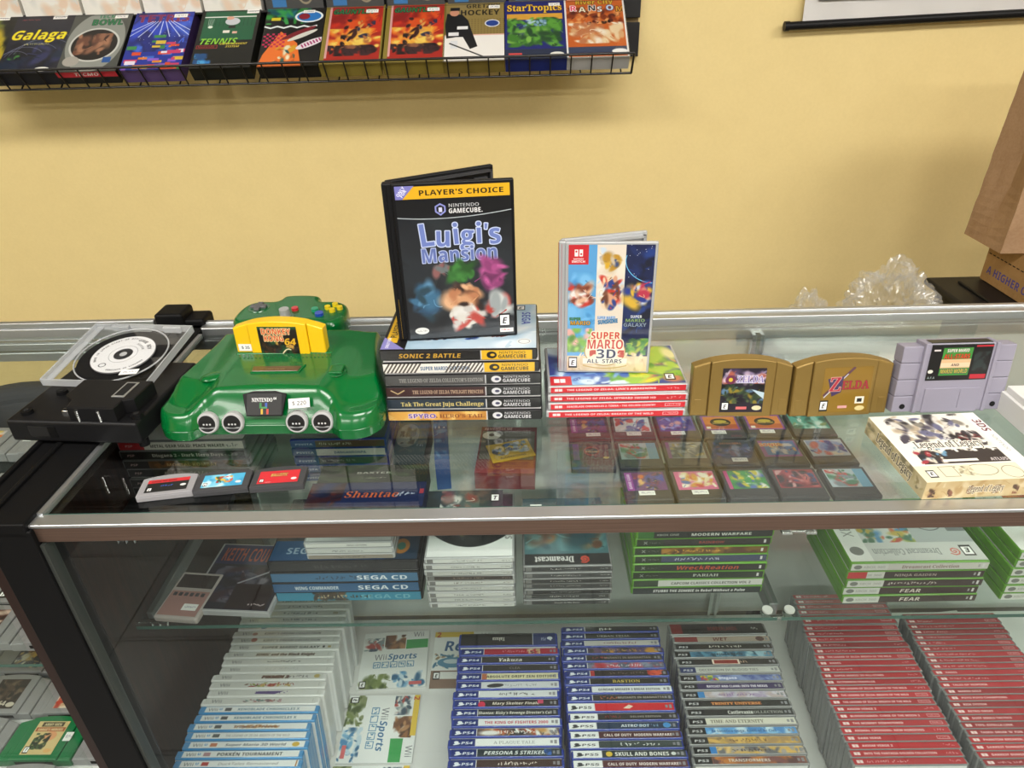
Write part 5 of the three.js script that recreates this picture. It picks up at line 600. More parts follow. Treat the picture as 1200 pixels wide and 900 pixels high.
const rs = stack([[redSpine('THE LEGEND OF ZELDA: BREATH OF THE WILD', { bg: '#c8202c' }), 'red spined clear case'], [redSpine('XENOBLADE CHRONICLES 2: TORNA ~ THE GOLDEN COUNTRY', { bg: '#cf232f' }), 'red spined clear case'], [redSpine('THE LEGEND OF ZELDA: SKYWARD SWORD HD', { bg: '#c41f2b' }), 'red spined clear case'], [redSpine("THE LEGEND OF ZELDA: LINK'S AWAKENING", { bg: '#cc212d' }), 'red spined clear case with blue and green cover', { cover: swTop }]], { L: 0.17, W: 0.105, T: 0.0092, shell: M.shellClear, m: 0.0035, tm: 0.0008 }, 0.1125, YT, -0.181, 'red spined cases under the upright case', 'red counter stack');
rs.list.forEach((t, i) => { t.position.z -= i * 0.002; t.position.x += [0, 0.001, -0.0005, -0.0005][i]; t.rotation.y = R([-0.4, 0.3, -0.5, 0.4][i]); });
const coverB = big.add(520, 800, (g, w, h) => {
  fill(g, '#5aa0d8'); fill(g, '#e4d8c8', w / 3, 0, w / 3, h); fill(g, '#101c48', w * 2 / 3, 0, w / 3 + 2, h); patches(g, 0, h * 0.2, w / 3, h * 0.6, ['#5aa8e0', '#78bcec', '#4a94d0'], 20, 0.5); patches(g, w / 3, h * 0.02, w / 3, h * 0.5, ['#ece4d8', '#d8c8b0', '#c8d8e8', '#e8e0d0'], 22, 0.4); patches(g, w * 2 / 3, 0, w / 3, h * 0.7, ['#0c1538', '#16285e', '#1e3a80', '#0a102a'], 26, 0.4); g.strokeStyle = '#6ac0f0'; g.lineWidth = 5; g.beginPath(); g.ellipse(w * 0.95, h * 0.14, 150, 110, 0.3, 1.2, 3.2); g.stroke(); for (let k = 0; k < 14; k++) oval(g, w * rr(0.68, 1), h * rr(0, 0.25), 2, 2, '#fff');
  fill(g, '#c8232c', 0, 0, w * 0.235, h * 0.145); fill(g, '#f4f0ee', w * 0.07, h * 0.035, 22, 40); fill(g, '#f4f0ee', w * 0.125, h * 0.035, 22, 40); oval(g, w * 0.09, h * 0.05, 6, 6, '#c8232c'); oval(g, w * 0.147, h * 0.068, 6, 6, '#c8232c'); txt(g, 'NINTENDO', w * 0.117, h * 0.105, 12, '#f4f0ee', { align: 'center' }); txt(g, 'SWITCH', w * 0.117, h * 0.123, 18, '#f4f0ee', { align: 'center', fit: w * 0.16 });
  patches(g, w * 0.03, h * 0.28, w * 0.26, h * 0.2, ['#c8382c', '#2a4aa0', '#e0b090', '#7a3a24', '#e8e4e0'], 26, 0.35, true); patches(g, w * 0.36, h * 0.05, w * 0.26, h * 0.14, ['#d8a82a', '#c8b8a0', '#3a4a7a', '#b88a2a'], 20, 0.35, true); patches(g, w * 0.36, h * 0.18, w * 0.27, h * 0.34, ['#c8382c', '#2a3f88', '#d8a080', '#6a3a24', '#e8d0b0'], 32, 0.32, true); patches(g, w * 0.66, h * 0.28, w * 0.32, h * 0.2, ['#b8304a', '#24388a', '#d8a888', '#c8d0e0', '#d8b03a'], 26, 0.32, true);
  txt(g, 'SUPER', w * 0.02, h * 0.565, 24, '#3f8a3a', { stroke: '#20402a', lw: 3 }); txt(g, 'MARIO', w * 0.03, h * 0.597, 34, '#d8a02a', { stroke: '#2a3a2a', lw: 5, fit: w * 0.25 }); txt(g, 'SUPER MARIO', w * 0.36, h * 0.555, 26, '#3a70b8', { stroke: '#c8dcf0', lw: 4, fit: w * 0.22 }); txt(g, 'SUNSHINE', w * 0.37, h * 0.592, 34, '#3a8ac0', { stroke: '#1f4a6a', lw: 4, fit: w * 0.24, rot: -0.1 }); txt(g, 'SUPER', w * 0.76, h * 0.545, 24, '#e8ecf0', { fit: w * 0.14 }); txt(g, 'MARIO', w * 0.7, h * 0.575, 26, '#88a868', { fit: w * 0.24, stroke: '#22303a', lw: 4 }); txt(g, 'GALAXY', w * 0.68, h * 0.61, 34, '#8a9ab0', { fit: w * 0.28, stroke: '#1c2638', lw: 5 });
  patches(g, 0, h * 0.64, w / 3, h * 0.2, ['#7ab04a', '#9ac85a', '#d8c8c0', '#5a8a3a', '#e8b0a8'], 24, 0.3); patches(g, w * 0.72, h * 0.72, w * 0.28, h * 0.14, ['#3a7a34', '#5a9a3a', '#a8b83a', '#2a5a2a'], 20, 0.35); fill(g, '#dcc8a4', 0, h * 0.87, w, h); patches(g, 0, h * 0.84, w, h * 0.16, ['#e4d2ae', '#d8c098', '#ead9b8', '#c8b088'], 26, 0.3);
  g.fillStyle = '#efe2c4'; g.strokeStyle = '#b08a4a'; g.lineWidth = 6; g.beginPath(); g.ellipse(w * 0.47, h * 0.83, w * 0.25, h * 0.12, 0, 0, 7); g.fill(); g.stroke();
  txt(g, 'SUPER', w * 0.47, h * 0.7, 66, '#c8402c', { align: 'center', stroke: '#f4e8d0', lw: 14, fit: w * 0.36 }); txt(g, 'MARIO', w * 0.47, h * 0.772, 86, '#c0382a', { align: 'center', stroke: '#f4e8d0', lw: 14, fit: w * 0.46 }); txt(g, '3D', w * 0.49, h * 0.852, 84, '#20264e', { align: 'center', stroke: '#f4ecdc', lw: 12, fit: w * 0.26 }); patches(g, w * 0.28, h * 0.82, w * 0.08, h * 0.06, ['#b83a2a'], 5, 0.6); patches(g, w * 0.63, h * 0.82, w * 0.08, h * 0.06, ['#b83a2a'], 5, 0.6);
  g.fillStyle = '#f2e8d2'; g.fillRect(w * 0.2, h * 0.89, w * 0.55, h * 0.045); txt(g, 'ALL★STARS', w * 0.47, h * 0.914, 38, '#1f2244', { align: 'center', fit: w * 0.44 }); g.strokeStyle = '#c8a868'; g.lineWidth = 8; g.beginPath(); g.moveTo(w * 0.2, h * 0.95); g.quadraticCurveTo(w * 0.47, h * 1.0, w * 0.75, h * 0.95); g.stroke(); rating(g, w * 0.02, h * 0.88, 74);
});
const spineB = big.add(40, 800, (g, w, h) => { fill(g, '#c8232c'); });
openCase('upright clear game case with three striped pictures and red corner', 0.0495, rs.top + 0.0002, -0.2235, R(-3.5), 0.168, 0.1045, 0.0105, R(17), M.shellClear, M.shellClear, coverB, spineB);

// cartridge with arched top, made of a centre shell and two grips
const c64 = (() => {
  const W2 = 0.058, yTop = (x) => 0.0745 - 0.0105 * Math.pow(Math.abs(x) / W2, 2.2);
  const strip = (a, b, round) => { const p = [[a, 0.0], [b, 0.0]]; const N = 10; for (let k = 0; k <= N; k++) { const x = b + (a - b) * k / N; p.push([x, yTop(x)]); } return p; };
  const c = extr(strip(-0.0375, 0.0375), 0.0185, 0.0012), l = extr(strip(-W2, -0.0377), 0.0165, 0.0022, 3), r = extr(strip(0.0377, W2), 0.0165, 0.0022, 3);
  return { c, l, r };
})();
function archCart(label, m, rect, pos, rot, o = {}, group) {
  const t = thing('game_cartridge', label, 'cartridge', pos, group); if (rot) { t.rotation.order = 'YXZ'; t.rotation.set(...rot); }
  mesh('body', c64.c, m, t); mesh('side_grip', c64.l, m, t); mesh('side_grip', c64.r, m, t);
  for (const s of [-1, 1]) mesh('thumb_notch', rbx(s * 0.05 - 0.004, s * 0.05 + 0.004, 0.004, 0.022, 0.0155, 0.0168, 0.0005, 1), m, t);
  if (rect) mesh('label', sheet([face(-(o.lw ?? 0.051) / 2 + (o.lx ?? 0), o.ly ?? 0.006, 0.01875, o.lw ?? 0.051, o.lh ?? 0.056, rect)]), M.label, t);
  if (o.foot) mesh('connector_slot', rbx(-0.03, 0.03, -0.0004, 0.0012, 0.006, 0.0125, 0.0003, 1), M.pit, t);
  if (o.sticker) mesh('price_sticker', sheet([face(o.sticker[0], o.sticker[1], o.sticker[4] ?? 0.0192, o.sticker[2], o.sticker[3], o.sr ?? stickerRect)]), M.label, t);
  return t;
}
const majora = labels.add(200, 220, (g, w, h) => { fill(g, '#241d2a'); patches(g, 0, 0, w, h * 0.4, ['#8a7a9a', '#c8b0c0', '#4a3a5a', '#a85a4a'], 24, 0.3); patches(g, 0, h * 0.35, w, h * 0.45, ['#2a3a2a', '#8a7a2a', '#1a1620', '#4a5a3a', '#5a7a9a', '#12100f'], 40, 0.28); g.fillStyle = '#b8ccd8'; g.beginPath(); g.moveTo(w * 0.7, h * 0.48); g.lineTo(w, h * 0.55); g.lineTo(w, h * 0.7); g.fill(); oval(g, w * 0.2, h * 0.26, 24, 22, '#6a2a4a'); oval(g, w * 0.2, h * 0.26, 10, 10, '#d8b83a'); txt(g, 'ZELDA', w * 0.34, h * 0.25, 46, '#7a6aa8', { font: 'serif', stroke: '#e8e4f0', lw: 5, fit: w * 0.62 }); rating(g, w * 0.04, h * 0.76, 46); fill(g, '#d86a6a', w * 0.38, h * 0.87, 50, 14); oval(g, w * 0.86, h * 0.9, 22, 12, '#d8cfa8'); });
const ocarina = labels.add(240, 220, (g, w, h) => { fill(g, '#8a6a22'); g.strokeStyle = '#5a3a4a'; g.lineWidth = 12; g.beginPath(); g.moveTo(w * 0.62, 2); g.lineTo(w * 0.05, h * 0.62); g.stroke(); g.strokeStyle = '#c8ccd8'; g.lineWidth = 5; g.beginPath(); g.moveTo(w * 0.5, h * 0.15); g.lineTo(w * 0.06, h * 0.66); g.stroke(); g.fillStyle = '#40305a'; g.beginPath(); g.moveTo(w * 0.1, h * 0.25); g.lineTo(w * 0.42, h * 0.2); g.lineTo(w * 0.4, h * 0.55); g.lineTo(w * 0.22, h * 0.64); g.fill(); txt(g, 'Z', w * 0.14, h * 0.38, 92, '#a8243c', { font: 'serif', stroke: '#e0c0a8', lw: 4 }); txt(g, 'ELDA', w * 0.4, h * 0.4, 54, '#a8243c', { font: 'serif', stroke: '#5a1420', lw: 3, fit: w * 0.56 }); rating(g, w * 0.0, h * 0.72, 54); fill(g, '#d8a0a0', w * 0.38, h * 0.85, 46, 13); fill(g, '#ece8da', w * 0.72, h * 0.66, 44, 34); fill(g, '#2a2a2a', w * 0.76, h * 0.7, 24, 18); oval(g, w * 0.84, h * 0.92, 24, 12, '#d8c890'); });
archCart('gold cartridge with a dark picture label', M.goldPlastic, majora, [0.2585, YT, -0.1915], [R(-7), R(-1.5), 0], { lx: 0.0015, ly: 0.006, lh: 0.057 });
archCart('gold cartridge with red lettering printed on the shell', M.goldPlastic, ocarina, [0.376, YT, -0.189], [R(-7), R(2.5), 0], { lx: 0.004, ly: 0.005, lw: 0.058, lh: 0.058 });

// grey ridged cartridge
{
  const t = thing('game_cartridge', 'lilac grey ridged cartridge with black and green label beside the gold cartridge', 'cartridge', [0.5045, YT + 0.0022, -0.19]); t.rotation.order = 'YXZ'; t.rotation.set(R(-8), R(4), R(-1.6));
  mesh('body', rbx(-0.0415, 0.0415, 0, 0.0865, -0.001, 0.019, 0.0025, 3), M.snes, t);
  for (const s of [-1, 1]) for (let k = 0; k < 4; k++) { const y0 = 0.0 + k * 0.0208; mesh('grip_ridge', rbx(s > 0 ? 0.0435 : -0.068, s > 0 ? 0.068 : -0.0435, y0, y0 + 0.0203, 0, 0.0165, 0.0012), M.snes, t); }
  for (const s of [-1, 1]) { mesh('rail', rbx(s * 0.0425 - 0.0022, s * 0.0425 + 0.0022, 0, 0.087, 0, 0.0205, 0.001), M.snes, t); mesh('screw', at(cyl(0.0032, 0.0032, 0.0016, 16).rotateX(Math.PI / 2), s * 0.056, 0.0075, 0.0165), M.pit, t); }
  mesh('lower_panel', rbx(-0.034, 0.034, 0.0, 0.031, 0.0185, 0.0202, 0.0006, 1), M.snes, t); mesh('panel_rib', rbx(0.009, 0.0095, 0.006, 0.03, 0.0198, 0.0208, 0.0002, 1), M.snes, t);
  const lab = labels.add(320, 190, (g, w, h) => { fill(g, '#131315'); fill(g, '#3f8a3a', w * 0.2, h * 0.08, w * 0.48, h * 0.78); fill(g, '#d8b48a', w * 0.2, h * 0.4, w * 0.48, h * 0.25); fill(g, '#e8c8a8', w * 0.2, h * 0.5, w * 0.48, h * 0.12); txt(g, 'SUPER MARIO', w * 0.44, h * 0.16, 24, '#f0ece0', { align: 'center', stroke: '#2a4a2a', lw: 4, fit: w * 0.36 }); txt(g, 'ALL-STARS', w * 0.44, h * 0.32, 34, '#d8502c', { align: 'center', stroke: '#5a1a10', lw: 4, fit: w * 0.42 }); txt(g, 'AND', w * 0.44, h * 0.56, 20, '#2a2a2a', { align: 'center' }); txt(g, 'MARIO WORLD', w * 0.44, h * 0.74, 32, '#c8b83a', { align: 'center', stroke: '#2a3a5a', lw: 6, fit: w * 0.44 }); fill(g, '#d8d0d0', w * 0.05, h * 0.12, 34, 9); oval(g, w * 0.06, h * 0.74, 14, 10, '#e0dcd0'); txt(g, 'A.F.A', w * 0.03, h * 0.92, 16, '#9aa'); fill(g, '#b82434', w * 0.72, h * 0.02, w * 0.28, 9); fill(g, '#b82434', w * 0.72, h * 0.84, w * 0.26, h * 0.13); patches(g, w * 0.72, h * 0.2, w * 0.26, h * 0.55, ['#1f2426', '#2a3434', '#1a1a1c'], 14, 0.4); });
  mesh('label', sheet([face(-0.037, 0.041, 0.0195, 0.074, 0.0435, lab), [[[-0.037, 0.0845, 0.0195], [0.037, 0.0845, 0.0195], [0.037, 0.087, 0.0165], [-0.037, 0.087, 0.0165]], labels.add(200, 12, (g, w, h) => { fill(g, '#16201c'); scribble(g, w * 0.2, 4, w * 0.6, 5, '#5a8a6a'); })], [[[-0.037, 0.087, 0.0165], [0.037, 0.087, 0.0165], [0.037, 0.0871, 0.006], [-0.037, 0.0871, 0.006]], labelSwatch('#17201c')]]), M.label, t);
}
// white picture carton
{
  const side = covers.add(300, 52, (g, w, h) => { fill(g, '#cdb98c'); patches(g, 0, 0, w, h, ['#d8c8a0', '#b89a68', '#c8b080'], 30, 0.4); for (let k = 0; k < 6; k++) patches(g, w * (0.04 + 0.16 * k + (k > 2 ? 0.06 : 0)), h * 0.3, 18, h * 0.6, ['#6a4a34', '#4a3424', '#8a5a44'], 5, 0.6); txt(g, 'Legend of Legacy', w * 0.52, h * 0.5, 26, '#3a2a1c', { font: 'serif', align: 'center', stroke: '#efe4c8', lw: 4, fit: w * 0.3 }); });
  const side2 = covers.add(300, 52, (g, w, h) => { fill(g, '#d0c49c'); patches(g, 0, 0, w, h, ['#c0b488', '#8a8468', '#dcd2b0', '#a89a70'], 30, 0.4); txt(g, 'Legend of Legacy', w * 0.5, h * 0.5, 34, '#2a241c', { font: 'serif', align: 'center', stroke: '#f0e8cc', lw: 5, fit: w * 0.6 }); });
  const top = covers.add(320, 300, (g, w, h) => { fill(g, '#eeebe0'); patches(g, w * 0.1, 0, w * 0.75, h * 0.45, ['#4a4450', '#6a6a88', '#d8d4cc', '#2a2628', '#8a8478', '#b8a890'], 60, 0.16); fill(g, '#3a3230', w * 0.12, h * 0.56, w * 0.74, h * 0.2); patches(g, w * 0.1, h * 0.5, w * 0.3, h * 0.25, ['#a83a44', '#6a98b8', '#2a2a34', '#d8d0c0'], 20, 0.22); patches(g, w * 0.1, h * 0.4, w * 0.76, h * 0.2, ['#efece2', '#e4dfd0', '#f4f2ea'], 40, 0.2); patches(g, w * 0.62, h * 0.28, w * 0.22, h * 0.24, ['#2c2422', '#7a2a2a', '#3a3438'], 16, 0.25); txt(g, 'Legend of Legacy', w * 0.48, h * 0.48, 40, '#2c2a28', { font: 'serif', align: 'center', stroke: '#f4f0e4', lw: 8, fit: w * 0.6 }); fill(g, '#f0f0ea', w * 0.3, h * 0.7, w * 0.3, 10); txt(g, 'ATLUS', w * 0.78, h * 0.72, 16, '#d8d0d0', { align: 'center' }); fill(g, '#e6dfc4', 0, h * 0.78, w * 0.88, h); g.strokeStyle = '#8a8468'; g.lineWidth = 2; g.strokeRect(w * 0.2, h * 0.8, 40, 40); g.beginPath(); g.ellipse(w * 0.55, h * 0.86, 40, 22, 0, 0, 7); g.stroke(); g.beginPath(); g.ellipse(w * 0.78, h * 0.9, 26, 24, 0, 0, 7); g.stroke(); patches(g, w * 0.33, h * 0.8, 46, 40, ['#c0b898', '#8a8268', '#d8d0b0'], 12, 0.3); rating(g, w * 0.07, h * 0.84, 30); fill(g, '#f4f4f0', w * 0.88, 0, w, h); g.save(); g.translate(w * 0.945, h * 0.08); g.rotate(1.57); txt(g, 'NINTENDO', 86, 0, 15, '#9a9a9a', { style: 'normal' }); txt(g, '3DS', 10, 0, 34, '#6a2a34'); g.restore(); });
  carton('carton_box', 'white and cream picture carton beside the lilac grey cartridge', 'box', [0.4575, YT, -0.0795], 0.1215, 0.0215, 0.121, { py: top, pz: side, nx: side2, all: coverSwatch('#d8ccac') }, R(2.5));
}
{ const t = thing('carton_box', 'plain white carton at the far end of the counter', 'box', [0.64, YT, -0.135]); mesh('carton', rbx(-0.07, 0.07, 0, 0.026, -0.05, 0.05, 0.0012), M.white, t); mesh('lid_edge', rbx(-0.066, 0.066, 0.026, 0.034, -0.046, 0.046, 0.0012), M.white, t); }

// three small handheld cartridges
const gbaShape = (() => { const p = [[-0.0285, 0], [0.0285, 0], [0.0285, 0.03], [0.025, 0.0315]]; for (let k = 0; k <= 8; k++) { const x = 0.021 - 0.042 * k / 8; p.push([x, 0.0325 + 0.0022 * (1 - (x / 0.021) ** 2)]); } p.push([-0.025, 0.0315], [-0.0285, 0.03]); return extr(p, 0.0075, 0.0008); })();
[['light grey handheld cartridge with red and black label', M.greyPlastic, (g, w, h) => { fill(g, '#131416'); fill(g, '#c8242c', 0, 0, w, h * 0.28); txt(g, 'CLASSIC NES SERIES', w * 0.08, h * 0.15, 14, '#3a0c10', { fit: w * 0.6 }); scribble(g, w * 0.35, h * 0.45, w * 0.25, 14, '#3a60c0'); rating(g, w * 0.05, h * 0.62, 22); oval(g, w * 0.88, h * 0.6, 11, 7, '#ddd'); }, -0.382, -0.054, 9], ['dark grey handheld cartridge with light blue label', M.greyDark, (g, w, h) => { fill(g, '#4ab0d8'); patches(g, 0, 0, w, h, ['#7ac8e4', '#3a9ac8', '#c8e8f0'], 14, 0.4); patches(g, w * 0.28, h * 0.15, w * 0.45, h * 0.55, ['#d83a2c', '#e8b03a', '#2a5a3a', '#a82a24'], 14, 0.3); rating(g, w * 0.04, h * 0.62, 20); oval(g, w * 0.88, h * 0.7, 11, 7, '#ddd'); }, -0.3245, -0.06, 7], ['dark grey handheld cartridge with red label', M.greyDark, (g, w, h) => { fill(g, '#cc2430'); txt(g, 'BALLISTIC', w * 0.5, h * 0.35, 24, '#e8c060', { align: 'center', stroke: '#5a1418', lw: 4, skew: -0.15, fit: w * 0.42 }); rating(g, w * 0.05, h * 0.62, 20); oval(g, w * 0.88, h * 0.7, 11, 7, '#f0e0e0'); scribble(g, w * 0.2, h * 0.85, 20, 6, '#f0d0d0'); }, -0.266, -0.0645, 5]].forEach(([label, m, art, x, z, yaw]) => {
  const t = thing('game_cartridge', label + ' at the counter edge', 'cartridge', [x, YT, z + 0.0165], 'handheld cartridges at the counter edge'); t.rotation.order = 'YXZ'; t.rotation.set(R(-90), R(yaw), 0);
  mesh('body', gbaShape, m, t); mesh('label', sheet([face(-0.0215, 0.0045, 0.0078, 0.043, 0.0215, labels.add(150, 75, art))]), M.label, t); mesh('bottom_lip', rbx(-0.0285, 0.0285, -0.0004, 0.0018, 0, 0.0055, 0.0005, 1), m, t);
});

// ---------- black adapter with a clear disc case on it ----------
{
  const t = thing('console_adapter', 'black square console adapter with raised plug block beside the green console', 'adapter', [-0.517, TOP + 0.0106, -0.206], undefined, [0, R(-4.5), 0]);
  mesh('base', rbx(-0.082, 0.078, 0, 0.029, -0.075, 0.075, 0.004, 3), M.blackPlastic, t);
  const bl = mesh('plug_block', extr([[-0.014, 0.012], [0.074, 0.012], [0.074, -0.03], [0.062, -0.034], [0.062, -0.052], [0.005, -0.052], [0.0, -0.034], [-0.014, -0.024]].map(([a, b]) => [a, b]), 0.019, 0.0015).rotateX(-Math.PI / 2).translate(0, 0.0285, 0), M.blackPlastic, t); bl.position.set(-0.006, 0, 0.02);
  mesh('connector', rbx(0.039, 0.055, 0.0475, 0.0485, 0.014, 0.048, 0.0004, 1), M.alu, t); mesh('connector_slot', rbx(0.0415, 0.0525, 0.048, 0.0489, 0.017, 0.045, 0.0003, 1), M.pit, t);
  for (const x of [0.01, 0.036]) mesh('pin', at(cyl(0.002, 0.002, 0.014, 12), x, 0.0365, 0.0725), M.chrome, t);
  for (const [x, z] of [[-0.065, 0.058], [0.072, 0.06], [-0.052, 0.012]]) { mesh('boss', at(cyl(0.0065, 0.007, 0.006, 20), x, 0.0305, z), M.black, t); mesh('boss_hole', at(cyl(0.003, 0.003, 0.0064, 16), x, 0.0308, z), M.pit, t); }
  mesh('port', rbx(-0.056, -0.03, 0.008, 0.022, 0.0735, 0.0754, 0.0006, 1), M.pit, t); mesh('port_door', rbx(-0.032, -0.022, 0.0075, 0.0225, 0.0745, 0.0757, 0.0005, 1), M.black, t);
  mesh('catch', rbx(-0.02, -0.012, 0.0285, 0.0345, 0.052, 0.06, 0.001), M.chrome, t);
  for (const [x, z] of [[0.07, -0.06], [0.07, 0.06]]) mesh('foot', at(cyl(0.006, 0.006, 0.0102, 16), x, -0.0048, z), M.black, t);
}
{
  const t = thing('disc_case', 'clear disc case with a white mini disc lying on the black adapter', 'disc case', [-0.529, TOP + 0.0106 + 0.0298 + 0.0098, -0.2715], undefined, [R(9), R(-6), R(0)]);
  t.rotation.order = 'YXZ';
  const W = 0.071, D = 0.0625, edge = mat([0.82, 0.84, 0.86], 0.1, { transmission: 0.55, thickness: 0, clearcoat: 0.6 });
  mesh('lid', bx(-W, W, 0.0098, 0.0104, -D, D), M.clear, t); mesh('base_tray', bx(-W + 0.001, W - 0.001, 0.0003, 0.0009, -D + 0.001, D - 0.001), M.clear, t);
  mesh('lid_rim', mergeGeometries([bx(-W, W, 0, 0.01, D - 0.0016, D), bx(-W, W, 0, 0.01, -D, -D + 0.0016), bx(-W, -W + 0.0016, 0, 0.01, -D, D), bx(W - 0.0016, W, 0, 0.01, -D, D), bx(-W, -W + 0.011, 0.004, 0.005, -D, D)]), edge, t);
  const ring = new THREE.TorusGeometry(0.058, 0.0011, 8, 56).rotateX(Math.PI / 2).translate(0.002, 0.0052, 0); mesh('tray_ring', ring, edge, t);
  mesh('tray_well', at(new THREE.CylinderGeometry(0.0565, 0.0565, 0.0008, 48), 0.002, 0.0016, 0), M.blackPlastic, t);
  mesh('hinge_ear', mergeGeometries([rbx(-0.045, -0.02, 0.001, 0.0096, -D + 0.002, -D + 0.007, 0.001), rbx(0.03, 0.055, 0.001, 0.0096, -D + 0.002, -D + 0.007, 0.001)]), edge, t);
  const dr = labels.add(256, 256, (g, w) => { fill(g, '#e9eaec'); const c = w / 2; const arc = (s, r, a0, da, sz) => s.split('').forEach((ch, k) => txt(g, ch, c + Math.cos(a0 + k * da) * r, c + Math.sin(a0 + k * da) * r, sz, '#2a2c30', { align: 'center', rot: a0 + k * da + 1.57 })); arc('GAME BOY', c * 0.8, -1.35, 0.13, 22); arc('PLAYER', c * 0.6, -1.2, 0.13, 13); arc('MADE IN JAPAN START-UP DISC', c * 0.86, 2.6, 0.085, 13); arc('PROPERTY OF NINTENDO', c * 0.85, 0.35, 0.07, 12); oval(g, c * 0.62, c * 1.62, 16, 14, '#55585c'); oval(g, c * 0.62, c * 1.62, 12, 10, '#e9eaec'); g.strokeStyle = '#9a9ca0'; g.lineWidth = 2; g.beginPath(); g.arc(c, c, c * 0.45, 0, 7); g.stroke(); oval(g, c, c, c * 0.3, c * 0.3, '#2c2d30'); oval(g, c, c, c * 0.12, c * 0.12, '#b8babc'); });
  const dg = new THREE.CylinderGeometry(0.0405, 0.0405, 0.0014, 64); mesh('mini_disc', at(dg, 0.004, 0.0048, 0), mat([0.5, 0.5, 0.52], 0.2, { metalness: 0.6 }), t);
  const ds = new THREE.CircleGeometry(0.0398, 64).rotateX(-Math.PI / 2).translate(0.004, 0.00565, 0); { const uv = ds.attributes.uv; for (let i = 0; i < uv.count; i++) uv.setXY(i, dr[0] + uv.getX(i) * (dr[2] - dr[0]), dr[1] + uv.getY(i) * (dr[3] - dr[1])); }
  mesh('disc_print', ds, M.label, t);
  mesh('price_sticker', sheet([[[[0.028, 0.0108, 0.05], [0.05, 0.0108, 0.046], [0.049, 0.0108, 0.036], [0.027, 0.0108, 0.04]], stickerRect]]), M.label, t);
}

